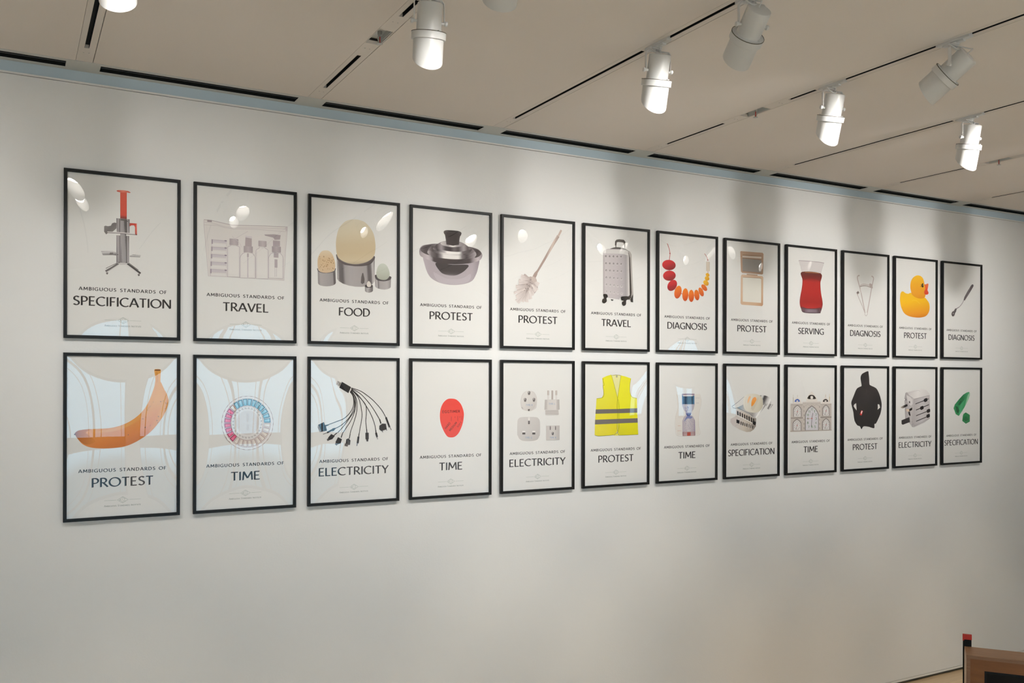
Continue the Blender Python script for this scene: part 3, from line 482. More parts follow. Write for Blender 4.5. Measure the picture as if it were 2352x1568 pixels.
('L',[(182.8,382.1),(144.5,346)],1.3,'a89a96',0,0),
('P',[(201.6,396.6),(191.8,318.9),(197.2,315.2),(204,319.3),(209.4,314.9),(214,319.5),(207.5,396.8)],('g',204.6,396.7,202.8,319.2,[(0,'8f817d'),(0.3,'cfc4c0'),(1,'d6ccc8')]),0),
('L',[(199.5,369.4),(196.2,319)],1.3,'a89a96',0,0),
('P',[(238.4,470.3),(288.9,437.5),(295.7,439.9),(295.5,446.9),(302.9,449),(300.8,454.6),(241.6,474.8)],('g',240,472.5,294.9,446,[(0,'8f817d'),(0.3,'c6bab6'),(1,'d6ccc8')]),0),
('L',[(256.8,459.9),(291.3,440.9)],1.3,'a89a96',0,0),
('P',[(230.2,455.2),(139.7,452.1),(135.7,446.9),(140.5,441.6),(135.8,436.3),(141.2,433.1),(230.6,450.1)],('g',230.4,452.7,140.5,442.6,[(0,'8f817d'),(0.3,'c6bab6'),(1,'d6ccc8')]),0),
('L',[(198.5,453),(140,448.3)],1.3,'a89a96',0,0),
('P',[(218.1,431.7),(241.3,370.1),(248.2,368.8),(252.5,374.9),(259.7,373.1),(261.7,378.9),(223.5,434)],('g',220.8,432.9,251.5,374.5,[(0,'8f817d'),(0.3,'c6bab6'),(1,'d6ccc8')]),0),
('L',[(227.4,410.7),(245.3,371.8)],1.3,'a89a96',0,0),
('P',[(201.6,396.9),(182.8,321.8),(187.7,317.7),(194.9,321.1),(199.8,316.2),(204.8,320.4),(207.5,396.5)],('g',204.6,396.7,193.8,321.1,[(0,'8f817d'),(0.3,'c6bab6'),(1,'d6ccc8')]),0),
('L',[(196.4,370.5),(187.2,321.6)],1.3,'a89a96',0,0),
('P',[(217.8,432.4),(218.6,361.9),(224.7,358.9),(230.8,363.6),(236.9,360),(240.8,365.1),(223.7,433.3)],('g',220.8,432.9,229.7,363.5,[(0,'8f817d'),(0.3,'cfc4c0'),(1,'d6ccc8')]),0),
('L',[(219.5,407.9),(223.1,362.5)],1.3,'a89a96',0,0),
('P',[(209.1,412.3),(222.2,339.8),(228.7,337.5),(234.1,342.9),(240.8,340),(243.8,345.5),(214.8,413.9)],('g',211.9,413.1,233,342.6,[(0,'8f817d'),(0.3,'d9d0cc'),(1,'d6ccc8')]),0),
('L',[(215,387.3),(226.5,340.9)],1.3,'a89a96',0,0),
('P',[(209,413.3),(191.6,341.3),(196.6,337.2),(203.7,340.7),(208.6,335.9),(213.6,340.1),(214.9,413)],('g',211.9,413.1,202.6,340.7,[(0,'8f817d'),(0.3,'c1b4b0'),(1,'d6ccc8')]),0),
('L',[(204.2,388),(196,341.1)],1.3,'a89a96',0,0),
('P',[(230.9,455.2),(142.8,472.1),(137.4,467.8),(140.5,461.6),(134.4,457.4),(138.7,453.1),(229.8,450.1)],('g',230.4,452.7,140.7,462.6,[(0,'8f817d'),(0.3,'c6bab6'),(1,'d6ccc8')]),0),
('L',[(199.7,460),(142,468.3)],1.3,'a89a96',0,0),
('P',[(205,402.3),(123.9,380),(121.7,374.1),(128.1,370.3),(125.2,364.1),(131.5,362.4),(207.1,397.6)],('g',206,400,127.7,371.2,[(0,'8f817d'),(0.3,'bcb0ac'),(1,'d6ccc8')]),0),
('L',[(177,393.4),(125.5,376.4)],1.3,'a89a96',0,0),
('P',[(210,415),(115.6,351),(115.7,344.9),(123.3,343.3),(122.9,336.8),(129.6,337),(213.8,411.2)],('g',211.9,413.1,122.6,344,[(0,'8f817d'),(0.3,'bcb0ac'),(1,'d6ccc8')]),0),
('L',[(177.7,391.6),(118.4,348.2)],1.3,'a89a96',0,0),
('P',[(238.2,470.4),(284.1,434.1),(291.1,436),(291.5,443),(299.1,444.6),(297.6,450.3),(241.8,474.7)],('g',240,472.5,290.9,442.2,[(0,'8f817d'),(0.3,'cfc4c0'),(1,'d6ccc8')]),0),
('L',[(255.1,458.7),(286.8,437.4)],1.3,'a89a96',0,0),
('P',[(237.8,470.7),(277.2,425.3),(284.4,426.1),(286.3,433),(294,433.4),(293.8,439.3),(242.2,474.4)],('g',240,472.5,285.5,432.3,[(0,'8f817d'),(0.3,'c6bab6'),(1,'d6ccc8')]),0),
('L',[(252.6,455.7),(280.5,428.1)],1.3,'a89a96',0,0),
('P',[(211,415.5),(100.3,384.9),(97.9,379.1),(104.1,375.2),(101,369.1),(107.3,367.2),(212.9,410.7)],('g',211.9,413.1,103.8,376.1,[(0,'8f817d'),(0.3,'d9d0cc'),(1,'d6ccc8')]),0),
('L',[(172.5,403.6),(101.7,381.4)],1.3,'a89a96',0,0),
('P',[(210.3,415.2),(112.5,361.1),(112,354.9),(119.3,352.7),(118.1,346.2),(124.8,345.8),(213.6,411.1)],('g',211.9,413.1,118.7,353.5,[(0,'8f817d'),(0.3,'c1b4b0'),(1,'d6ccc8')]),0),
('L',[(176.6,395.2),(115,358)],1.3,'a89a96',0,0),
('P',[(220.6,435.4),(115.7,429.8),(111.7,424.5),(116.6,419.4),(112,414),(117.4,410.8),(221,430.3)],('g',220.8,432.9,116.5,420.3,[(0,'8f817d'),(0.3,'bcb0ac'),(1,'d6ccc8')]),0),
('L',[(183.8,432.3),(116,426)],1.3,'a89a96',0,0),
('P',[(219.3,435),(125.9,392.6),(124.8,386.5),(131.9,383.7),(130.1,377.2),(136.7,376.4),(222.2,430.7)],('g',220.8,432.9,131.3,384.5,[(0,'8f817d'),(0.3,'c1b4b0'),(1,'d6ccc8')]),0),
('L',[(187.1,419.1),(128.1,389.3)],1.3,'a89a96',0,0),
('P',[(240.2,475.1),(157.9,480.9),(153.3,476),(157.4,470.3),(152,465.5),(156.9,461.7),(239.9,469.9)],('g',240,472.5,157.4,471.3,[(0,'8f817d'),(0.3,'c1b4b0'),(1,'d6ccc8')]),0),
('L',[(211.2,476),(157.7,477.1)],1.3,'a89a96',0,0),
('P',[(240.6,475.1),(157.4,492),(152,487.7),(155.1,481.5),(148.9,477.3),(153.1,472.9),(239.4,470)],('g',240,472.5,155.3,482.4,[(0,'8f817d'),(0.3,'bcb0ac'),(1,'d6ccc8')]),0),
('L',[(211.1,479.8),(156.6,488.2)],1.3,'a89a96',0,0),
('P',[(202.2,398.1),(124.3,316.4),(126,310.6),(133.9,310.5),(135.2,304.1),(141.8,305.6),(206.9,395.3)],('g',204.6,396.7,133.1,311,[(0,'8f817d'),(0.3,'c6bab6'),(1,'d6ccc8')]),0),
('L',[(175.9,368.7),(127.8,314.3)],1.3,'a89a96',0,0),
('D',[(201.5,438.2,4.6),(220.8,423.2,3.9),(240.1,443.6,3.9),(189.7,410.7,3.9),(243.2,416.1,3.3),(180.9,395.5,3.3),(226.6,468.5,3.9)],'8a7b77'),
('P',[(235.5,483.8),(248.9,494.3),(269.9,480.7),(272.9,461.5),(256.5,454.1),(240,466.1)],'bfb1aa',1),
],
(6, 0):[
('L',[(285,746),(284.8,781.7),(296.7,795),(355,795.7),(364.6,784.7),(363.1,746.7)],7.8,'5d5855',0,0),
('P',[(276.2,758.3),(277.7,787.7),(291.1,801.1),(315,805.5),(354.9,804.8),(368.6,792.8),(367.9,764),(356.7,764.5),(353.4,783.8),(339,785.3),(307.1,785.4),(292.8,781.7),(289.7,759.4)],('g',276.1,784.3,368.6,785,[(0,'4a4441'),(0.5,'5d5753'),(1,'3e3936')]),0),
('P',[(243.9,735.2),(283.4,745.9),(339.1,746.8),(375.2,738.4),(315.2,732.7),(239.9,729.7)],'4b4643',1),
('P',[(220.3,728.2),(375.2,738.4),(411.5,722.8),(423.7,704),(440.8,422.8),(440.9,393.3),(412.6,372.2),(388.4,374.4),(339.6,587.2)],('g',387.7,590.2,440.3,593.5,[(0,'8f8a86'),(0.5,'b5b0ac'),(1,'a19c98')]),0),
('P',[(375.2,733.2),(399.5,712.1),(411.7,676.9),(426.2,428.6),(420.7,389),(400.5,374.9),(388.4,394),(387.5,655.6)],'453f3c',0),
('P',[(173.4,699),(181.1,715.7),(216.3,729.2),(315.2,735.3),(371.2,735.5),(393.8,721.5),(401.2,689.3),(408.5,408.1),(396.4,397.7),(348.2,395.3),(328.2,391.1),(316.3,371),(217.4,379.2),(205.6,398),(174.3,404.2)],('g',173.8,551,408,552.2,[(0,'aaa2a3'),(0.08,'c0b9ba'),(0.5,'b9b1b3'),(0.78,'a9a3a6'),(0.86,'9c9698'),(1,'d2cecb')]),0),
('P',[(181.2,706),(196.8,720),(371.2,731.6),(391.4,708.2),(391.5,695.2),(339.3,701.2),(189,696.9)],'cdc9c6',1),
('E',196.9,673.6,10.2,0.7,0,-10.3,'c4bdbe'),
('E',197.7,675,7,0.5,0,-7.1,'6d6767'),
('E',199.3,671.9,4.7,0.3,0,-5.2,'9a9494'),
('E',229.9,675.2,10.2,0.7,0,-10.4,'c4bdbe'),
('E',230.6,676.5,7.1,0.5,0.1,-7.1,'6d6767'),
('E',232.2,673.4,4.8,0.3,0,-5.2,'9a9494'),
('E',263,676.7,10.3,0.7,0,-10.4,'c4bdbe'),
('E',263.8,678.1,7.1,0.5,0,-7.2,'6d6767'),
('E',265.4,674.9,4.7,0.4,0,-5.1,'9a9494'),
('E',296.3,678.3,10.3,0.7,0,-10.4,'c4bdbe'),
('E',297.1,679.6,7.1,0.5,0,-7.1,'6d6767'),
('E',298.7,676.5,4.7,0.3,0,-5.2,'9a9494'),
('E',329.7,679.8,10.4,0.8,0.1,-10.4,'c4bdbe'),
('E',330.5,681.2,7.2,0.5,0,-7.2,'6d6767'),
('E',332.1,678,4.8,0.4,0,-5.2,'9a9494'),
('E',198.2,623.4,10.1,0.7,0,-10.3,'c4bdbe'),
('E',198.9,624.7,7.1,0.5,0.1,-7,'756f6f'),
('E',200.5,621.6,4.7,0.3,0,-5.1,'a09a9a'),
('E',231.1,624.3,10.3,0.7,0.1,-10.4,'c4bdbe'),
('E',231.9,625.6,7.1,0.5,0,-7.1,'756f6f'),
('E',233.5,622.5,4.7,0.3,0,-5.2,'a09a9a'),
('E',264.3,625.2,10.2,0.6,0,-10.4,'c4bdbe'),
('E',265,626.5,7.2,0.5,0.1,-7.1,'756f6f'),
('E',266.6,623.4,4.8,0.3,0,-5.2,'a09a9a'),
('E',297.5,626,10.4,0.7,0.1,-10.4,'c4bdbe'),
('E',298.3,627.4,7.2,0.5,0.1,-7.2,'756f6f'),
('E',299.9,624.2,4.8,0.4,0.1,-5.2,'a09a9a'),
('E',331,626.9,10.4,0.7,0,-10.4,'c4bdbe'),
('E',331.8,628.3,7.2,0.5,0,-7.2,'756f6f'),
('E',333.4,625.1,4.8,0.3,0,-5.2,'a09a9a'),
('E',199.4,573.2,10.2,0.6,0,-10.3,'c4bdbe'),
('E',200.2,574.5,7,0.5,0,-7.1,'7f7979'),
('E',201.8,571.4,4.7,0.3,0,-5.2,'a7a1a1'),
('E',232.4,573.4,10.2,0.6,0,-10.4,'c4bdbe'),
('E',233.2,574.7,7,0.5,0,-7.1,'7f7979'),
('E',234.7,571.6,4.8,0.3,0.1,-5.2,'a7a1a1'),
('E',265.5,573.6,10.3,0.6,0,-10.4,'c4bdbe'),
('E',266.3,574.9,7.1,0.5,0,-7.1,'7f7979'),
('E',267.9,571.8,4.7,0.3,0,-5.2,'a7a1a1'),
('E',298.8,573.8,10.4,0.6,0,-10.4,'c4bdbe'),
('E',299.6,575.1,7.2,0.5,0,-7.1,'7f7979'),
('E',301.2,572,4.8,0.3,0,-5.2,'a7a1a1'),
('E',332.3,574,10.4,0.7,0,-10.4,'c4bdbe'),
('E',333.1,575.4,7.2,0.4,0,-7.2,'7f7979'),
('E',334.7,572.2,4.8,0.3,0,-5.2,'a7a1a1'),
('E',200.7,522.9,10.1,0.6,0,-10.3,'c4bdbe'),
('E',201.4,524.3,7.1,0.4,0.1,-7.1,'8a8484'),
('E',203,521.1,4.7,0.3,0,-5.1,'aca6a6'),
('E',233.6,522.5,10.3,0.6,0.1,-10.4,'c4bdbe'),
('E',234.4,523.8,7.1,0.4,0,-7.1,'8a8484'),
('E',236,520.7,4.7,0.3,0,-5.2,'aca6a6'),
('E',266.8,522,10.3,0.6,0,-10.4,'c4bdbe'),
('E',267.6,523.4,7.1,0.4,0,-7.2,'8a8484'),
('E',269.2,520.2,4.7,0.3,0,-5.2,'aca6a6'),
('E',300.1,521.5,10.3,0.6,0,-10.4,'c4bdbe'),
('E',300.9,522.9,7.1,0.4,0,-7.2,'8a8484'),
('E',302.5,519.7,4.8,0.3,0,-5.2,'aca6a6'),
('E',333.6,521.1,10.4,0.6,0,-10.4,'c4bdbe'),
('E',334.4,522.4,7.2,0.4,0,-7.1,'8a8484'),
('E',336,519.3,4.8,0.2,0,-5.3,'aca6a6'),
('E',201.9,472.7,10.2,0.6,0,-10.3,'cdc7c6'),
('E',202.7,474,7,0.4,0,-7.1,'989292'),
('E',204.3,470.9,4.7,0.2,0,-5.2,'b0abab'),
('E',234.9,471.6,10.2,0.5,0,-10.4,'cdc7c6'),
('E',235.7,472.9,7.1,0.4,0,-7.1,'989292'),
('E',237.3,469.7,4.7,0.3,0,-5.1,'b0abab'),
('E',268,470.4,10.3,0.6,0.1,-10.3,'cdc7c6'),
('E',268.8,471.8,7.2,0.4,0.1,-7.2,'989292'),
('E',270.4,468.6,4.8,0.3,0,-5.2,'b0abab'),
('E',301.4,469.3,10.3,0.5,0,-10.4,'cdc7c6'),
('E',302.2,470.6,7.1,0.4,0,-7.1,'989292'),
('E',303.8,467.5,4.7,0.2,0,-5.2,'b0abab'),
('E',334.8,468.1,10.4,0.6,0.1,-10.4,'cdc7c6'),
('E',335.6,469.5,7.2,0.4,0.1,-7.2,'989292'),
('E',337.3,466.3,4.8,0.3,0,-5.2,'b0abab'),
('E',203.2,422.4,10.1,0.6,0,-10.3,'cdc7c6'),
('E',203.9,423.8,7.1,0.3,0.1,-7.1,'a59f9f'),
('E',205.5,420.6,4.7,0.3,0,-5.1,'b5b0b0'),
('E',236.1,420.6,10.3,0.6,0.1,-10.3,'cdc7c6'),
('E',236.9,422,7.1,0.3,0.1,-7.1,'a59f9f'),
('E',238.5,418.8,4.7,0.3,0,-5.2,'b5b0b0'),
('E',269.3,418.8,10.3,0.5,0,-10.3,'cdc7c6'),
('E',270.1,420.2,7.1,0.3,0,-7.2,'a59f9f'),
('E',271.7,417,4.7,0.2,0,-5.2,'b5b0b0'),
('E',302.6,417,10.4,0.5,0.1,-10.4,'cdc7c6'),
('E',303.4,418.3,7.2,0.4,0,-7.1,'a59f9f'),
('E',305,415.2,4.8,0.2,0,-5.2,'b5b0b0'),
('E',336.1,415.2,10.4,0.5,0.1,-10.4,'cdc7c6'),
('E',336.9,416.5,7.2,0.4,0,-7.1,'a59f9f'),
('E',338.5,413.3,4.8,0.3,0.1,-5.2,'b5b0b0'),
('P',[(174.3,401.6),(205.6,403.2),(213.5,385.5),(201.7,375.3),(204.1,352.8),(182.3,337.6),(165.1,347.8),(168.2,367.2),(180.6,374.3)],'2e2a28',1),
('P',[(241,370.7),(264.7,367.3),(251.3,358.2)],'2e2a28',0),
('P',[(328.2,387.8),(340.2,394.9),(392.4,397.5),(396.5,378),(376.4,367.3),(372.4,337.7),(352.4,327),(338.8,339.4),(340.3,355.8),(352.3,362.9),(332.3,368.5)],'2e2a28',1),
('P',[(412.6,375.5),(435.2,416),(437,357),(416.7,359.3)],'2e2a28',0),
],
(7, 0):[
('L',[(96.9,809.4),(111.9,778.3),(123.8,737.6),(117.7,688.7)],5.1,'b03a3a',1,0),
('D',[(123,736.9,5.7)],'a03333'),
('L',[(457.6,759.7),(477.5,738.8),(490.8,711)],4.4,'b0443f',1,0),
('D',[(490,712.9,5.1)],'a03333'),
('L',[(117.7,688.7),(117.9,607.9),(132.4,534.2),(172.1,469.8),(235.9,443.1),(300.2,435.6),(357,436.5),(414.1,461.5),(455.1,508.2),(491.3,573.9),(491.1,628.1)],3.8,'b5432f',1,0),
('E',113.9,649.9,63.3,-2.9,-6.7,-38.5,('g',102,686.3,129.7,612.4,[(0,'c8393b'),(0.35,'c0282f'),(0.6,'a3232a'),(1,'7f2228')])),
('E',118.1,570.7,59.8,6.9,3.4,-37.6,('g',106.2,607.2,133.9,533.1,[(0,'c8393b'),(0.35,'c0282f'),(0.6,'a3232a'),(1,'7f2228')])),
('E',145.1,500.1,34.9,-15.3,-30,-39.5,('g',133.1,536.8,161,462.4,[(0,'c8393b'),(0.35,'c0282f'),(0.6,'a3232a'),(1,'7f2228')])),
('E',199.9,452.5,32.8,-3.8,-12.7,-48.3,('g',183.9,495.4,216,408.3,[(0,'e07d25'),(0.4,'dd6f26'),(0.7,'cf5a22'),(1,'b8481f')])),
('E',270.4,436.6,29,0.7,-2,-48.4,('g',254.2,479.7,286.6,392.2,[(0,'e07d25'),(0.4,'dd6f26'),(0.7,'cf5a22'),(1,'b8481f')])),
('E',328.5,430.7,26.8,1.3,0.2,-46,('g',312.2,474,344.9,386,[(0,'e07d25'),(0.4,'dd6f26'),(0.7,'cf5a22'),(1,'b8481f')])),
('E',382.2,439.7,24.3,3.8,7.4,-39.8,('g',365.8,483.1,398.7,394.9,[(0,'e07d25'),(0.4,'dd6f26'),(0.7,'cf5a22'),(1,'b8481f')])),
('E',424.8,465.3,20.5,7.4,17.3,-32.2,('g',408.2,508.8,441.4,420.3,[(0,'e07d25'),(0.4,'dd6f26'),(0.7,'cf5a22'),(1,'b8481f')])),
('E',455.1,499.3,16.9,11.1,23.5,-21.9,('g',438.5,542.9,471.8,454.3,[(0,'e07d25'),(0.4,'dd6f26'),(0.7,'cf5a22'),(1,'b8481f')])),
('E',472.4,536.5,17.2,12.9,21.1,-16.8,('g',455.8,554.7,484.9,514.9,[(0,'ecbb35'),(0.6,'e0a52a'),(1,'c98a24')])),
('E',483,571.5,11.9,13.8,19.8,-9.5,('g',466.4,589.6,495.5,549.9,[(0,'ecbb35'),(0.6,'e0a52a'),(1,'c98a24')])),
('E',487.9,599.2,10.6,10.4,15.3,-8.9,('g',471.3,617.3,500.4,577.6,[(0,'ecbb35'),(0.6,'e0a52a'),(1,'c98a24')])),
('R',474.3,627.9,508.6,700.3,3.8,('g',474.4,662.1,508.4,664.3,[(0,'c7b9a8'),(0.5,'d6cabb'),(1,'c3b5a5')])),
],
(8, 0):[
('P',[(165.7,801.1),(172.3,805.9),(402.9,808.9),(412.3,800.2),(408.5,642.4),(396.6,636),(185.3,636.3),(172.9,646.7)],('g',168.3,792,403.4,651.6,[(0,'bd9d85'),(0.5,'b39580'),(1,'a48771')]),0),
('P',[(189,771.8),(390.2,776.6),(388.6,762.6),(187.4,757.4)],'d3c7bd',0),
('P',[(188.9,781.1),(391.9,786.1),(391.9,776.7),(189,771.8)],'a2866f',0),
('P',[(187.4,757.4),(388.6,754.4),(388.6,748.1),(187.4,751.2)],'947b69',0),
('P',[(187.4,749.9),(388.6,748.1),(387.2,652.4),(191.8,652.2)],'96918c',0),
('L',[(187.7,650.7),(387.2,650.6)],3.1,'8a7462',0,0),
('R',233.4,621.2,348.4,631.7,0,'b89b85'),
('P',[(173,612.6),(183.7,623.1),(399.2,623),(409.5,614.1),(408.5,396.8),(397.5,384.9),(182,386.7),(169.6,396.7)],('g',168.8,612.3,404.3,387.1,[(0,'d3b89f'),(0.8,'c9a98c'),(1,'b98f70')]),0),
('P',[(192,604.4),(378,607.2),(387.4,600.2),(387.2,409.7),(192.7,411.4)],'dbd8cf',0),
('L',[(193.7,603.3),(378,606),(387.4,599)],3.7,'a38268',0,0),
],
(9, 0):[
('P',[(147.1,774.5),(437.7,774.8),(410.5,708.3),(401.5,681.9),(185.5,684.7),(167.6,731.3)],'cfc9c8',0),
('L',[(147.1,774.5),(269.9,777.7),(378.3,777.3),(440.5,774.3)],4.6,'a3929a',0,0),
('L',[(148.9,773.3),(167.6,731.3),(182.9,684.5)],2,'b5aaad',0,0),
('L',[(438.6,773.6),(415,721.6),(402.4,682)],2,'aea3a6',0,0),
('P',[(182.9,683.9),(401.4,683.9),(397.2,604.2),(404.7,527),(422.4,456.8),(423.4,418),(402.6,365.4),(379.8,352.9),(208.9,351.2),(173.3,384.8),(159.8,425.5),(164.1,476.6),(183.3,554),(190.2,618.1)],('g',288.2,687.9,289.4,351.2,[(0,'5a2a28'),(0.18,'7c2523'),(0.23,'a32a27'),(0.5,'a62b28'),(0.75,'902726'),(0.86,'9a2c2a'),(0.88,'58383c'),(0.93,'6d555b'),(1,'4f3f46')]),1),
('P',[(200.9,605.9),(243.6,630.7),(342.5,633.3),(386.2,613.2),(394.6,545.9),(411.3,475.7),(417.8,437.2),(388.8,403.6),(307.3,390.4),(217.6,393),(171.4,419.7),(177.4,477.3),(195.8,541.9)],('g',288.4,630.1,289.2,392.9,[(0,'8c2523'),(0.1,'b22c29'),(0.5,'ac2a28'),(0.8,'9c2826'),(1,'b5322f')]),1),
('P',[(182.8,685.2),(306.2,687.7),(403.3,686.6),(396.9,675.2),(288.3,669.9),(184.7,673.8)],'67302a',0),
('L',[(216.6,684.7),(306.2,686.4),(378.7,686.4)],3.3,'cf9060',0,0),
('P',[(215.9,380.2),(379.7,383.8),(370.7,357.7),(217.8,354.7)],('g',216,367.4,379.8,374.1,[(0,'6d5a63'),(0.3,'8d7e88'),(0.8,'7d6b75'),(1,'4d3e46')]),0),
],
(10, 0):[
('L',[(216.6,696.1),(196.5,691.1),(189.2,673.7),(204,631.8),(224.4,582.4),(244.8,520.4),(266.3,445.6),(285,379.9)],10.9,'bdb0ad',1,0),
('L',[(366.6,699.4),(383.4,694),(392.9,680.6),(383.6,648.2),(367.9,596.4),(352.3,532),(331.1,448.4),(312.8,381)],10.9,'bdb0ad',1,0),
('L',[(285,383.1),(283.2,367.2),(299,353.3),(314.7,368.4),(317.4,387.6)],3.8,'b3a6a4',1,0),
('L',[(216.9,607.3),(251.8,621.8),(298,624.3),(344.5,617.4)],7,'c5b9b6',1,0),
('L',[(219.7,599.9),(256.5,609.4),(307.3,610.9),(353.9,602)],7,'93857f',1,0),
('L',[(228.9,603.5),(228.9,595.9)],1.6,'e0dad6',0,0),
('L',[(239,605.8),(239,598.2)],1.6,'e0dad6',0,0),
('L',[(249.1,607.8),(249.1,600.2)],1.6,'e0dad6',0,0),
('L',[(259.2,609.4),(259.2,601.8)],1.6,'e0dad6',0,0),
('L',[(269.4,610.8),(269.4,603.2)],1.6,'e0dad6',0,0),
('L',[(279.5,611.8),(279.6,604.2)],1.6,'e0dad6',0,0),
('L',[(289.7,612.5),(289.7,604.9)],1.6,'e0dad6',0,0),
('L',[(299.9,612.9),(299.9,605.3)],1.6,'e0dad6',0,0),
('L',[(310.1,613),(310.1,605.4)],1.6,'e0dad6',0,0),
('L',[(320.3,612.7),(320.3,605.1)],1.6,'e0dad6',0,0),
('L',[(330.5,612.2),(330.6,604.6)],1.6,'e0dad6',0,0),
('L',[(340.8,611.3),(340.8,603.7)],1.6,'e0dad6',0,0),
('P',[(342.5,637.6),(377.1,628.7),(381.9,594),(353.9,595.7),(335.2,620.1)],'b5a7a3',0),
('L',[(186.1,536.4),(220.1,481.4),(252.5,432.3),(285,376.8)],5.8,'b5a8a4',0,0),
('L',[(224.4,582.4),(238.3,545.3)],5.1,'d6cecb',0,0),
('P',[(174.1,547.1),(196.9,564),(215.3,547.3),(189.7,530.3)],'a0938f',0),
('P',[(183.3,548.8),(199.7,557.2),(204.3,548.6),(189.7,539.7)],'5a4f4c',0),
],
(11, 0):[
('P',[(83.4,536.7),(88.8,567.6),(104.5,585.6),(127.6,588),(155.5,575.3),(192.8,571.6),(235,581.2),(315.3,547.9),(410.7,549.4),(449.2,529.3),(478.3,499.2),(486.2,455.6),(469,410.9),(430.6,381.2),(373.1,367.7),(297.1,363.7),(202.9,372.5),(137.6,397.7),(100.4,445.4),(83.5,499.9)],('g',258.4,594.8,287.6,360.2,[(0,'edb92b'),(0.35,'eeb922'),(0.6,'e9a823'),(0.88,'e19225'),(1,'cf7a22')]),1),
('P',[(237.8,575.1),(230.2,593.3),(220.7,630),(225.2,673.5),(248.6,712),(290.9,736.2),(333.6,743.2),(371.7,734.8),(398.6,711.4),(415,668.6),(434.4,628.9),(429.8,578.5),(415.5,549.6),(362.9,536.5),(296.4,547),(249.1,563.3)],('g',314.6,742,334.3,536.4,[(0,'f0bb2c'),(0.4,'e9a827'),(0.8,'e39a2b'),(1,'dd8f24')]),1),
('L',[(244.6,507.3),(268.1,519.6),(315.5,510.6),(353.6,487.4)],5,'f2c53d',1,0),
('L',[(244.4,569.3),(286.9,546.5),(343.9,538.1),(410.7,543.1)],3.1,'d98f22',1,0),
('P',[(413.1,664.1),(434.3,669.6),(460.2,677.3),(468,668.3),(460.4,636.5),(456.6,617.5),(468.3,599.3),(468.3,586.7),(449.1,576.3),(417.3,579.1),(410.5,602.6),(424.8,628.4)],('g',439.1,673,439.4,579,[(0,'e8743f'),(0.5,'db5534'),(1,'d8452f')]),1),
('E',388.2,656.4,14.4,0.8,0.1,-18.7,'2e2014'),
('E',394,659.3,6.7,0.3,0,-7.5,'8d7a55'),
('E',396.8,663.2,2.9,0.1,0.1,-3.2,'f0ead0'),
('L',[(376.7,663.3),(357.7,661)],2.5,'3e2c18',0,0),
('L',[(375.8,653.9),(354.9,644.6)],2.5,'3e2c18',0,0),
('L',[(377.8,648.4),(362.5,642.6)],2.5,'3e2c18',0,0),
],
(12, 0):[
('P',[(451.6,706.9),(465.6,701.5),(465.6,687.7),(404,618.7),(335,546.8),(317.2,552.2),(329.9,580.8),(384.1,645.8),(433.6,698.4)],('g',379.1,639.3,409,628.4,[(0,'6b6265'),(0.5,'7d7477'),(1,'5d5457')]),0),
('L',[(320.2,549.2),(290.8,513.7),(251.8,484.1),(212.8,467)],8.1,'8f868a',1,0),
('L',[(315.3,547.8),(285.9,511.7),(248.8,485.2)],2.5,'cfc9cb',1,0),
('P',[(198.3,469.5),(219.7,467.3),(208.1,439),(183.9,413.4),(171.3,419),(171.2,440.6)],'5d5457',0),
('E',166.5,417.6,23,-1.1,-5.1,-23.4,'4a4144'),
('E',168.4,420.2,10.5,-0.6,-2.4,-11.1,'83797d'),
('L',[(187.8,418.5),(198.5,418.9)],1.8,'6d6467',0,0),
('L',[(185.7,409.3),(195.3,406.4)],1.8,'6d6467',0,0),
('L',[(179.8,401.8),(186.5,396.2)],1.8,'6d6467',0,0),
('L',[(171.3,397.4),(173.7,390.3)],1.8,'6d6467',0,0),
('L',[(161.8,397),(159.5,389.7)],1.8,'6d6467',0,0),
('L',[(153.3,400.7),(146.7,394.7)],1.8,'6d6467',0,0),
('L',[(147.4,407.8),(137.8,404.2)],1.8,'6d6467',0,0),
('L',[(145.2,416.8),(134.6,416.4)],1.8,'6d6467',0,0),
('L',[(147.3,425.9),(137.7,428.8)],1.8,'6d6467',0,0),
('L',[(153.1,433.5),(146.5,439)],1.8,'6d6467',0,0),
('L',[(161.7,437.8),(159.3,445)],1.8,'6d6467',0,0),
('L',[(171.1,438.2),(173.5,445.5)],1.8,'6d6467',0,0),
('L',[(179.7,434.5),(186.3,440.6)],1.8,'6d6467',0,0),
('L',[(185.6,427.5),(195.2,431.1)],1.8,'6d6467',0,0),
('D',[(165.5,421.3,2.5)],'e8e4e2'),
],
(1, 1):[
('P',[(450,807.7),(462,812.9),(481.4,811.2),(483.9,801.5),(481.6,753.1),(487.7,720.8),(509.1,688.5),(521.4,656.1),(521.5,617.2),(506.3,572.1),(476,520.9),(427.9,464),(368.3,420.8),(309.4,393.9),(251.1,384.4),(193.4,383.8),(136.4,390),(96.9,406.8),(71.6,435.5),(56.4,463.8),(65.9,479),(88.3,485.9),(147.5,489.6),(221.9,492.3),(279.9,505.6),(332.6,531.2),(379.9,570.6),(415.6,621.4),(439.4,682.2),(454.4,733.7),(454.3,772.3)],('g',262.3,569.1,321.1,396.7,[(0,'e2a04c'),(0.35,'de9040'),(0.7,'d98032'),(1,'c8702c')]),1),
('P',[(56.4,463.8),(65.9,479),(88.3,485.9),(136.2,488.6),(108,471.8),(136.3,446.2),(153.4,420.7),(113.8,406.3),(80,426)],('g',57.5,460.7,147.6,458.3,[(0,'8d4a22'),(0.2,'b3651f'),(1,'d5822f')]),1),
('P',[(481.6,743.4),(506,691.7),(521.4,656.1),(521.5,617.2),(503.3,568.9),(470,514.5),(421.9,460.9),(445.8,515),(475.9,578.9),(491,636.9),(487.8,682.1)],('g',463.7,604.8,518.5,604.3,[(0,'dd9040'),(0.5,'e2a04e'),(1,'dc9340')]),1),
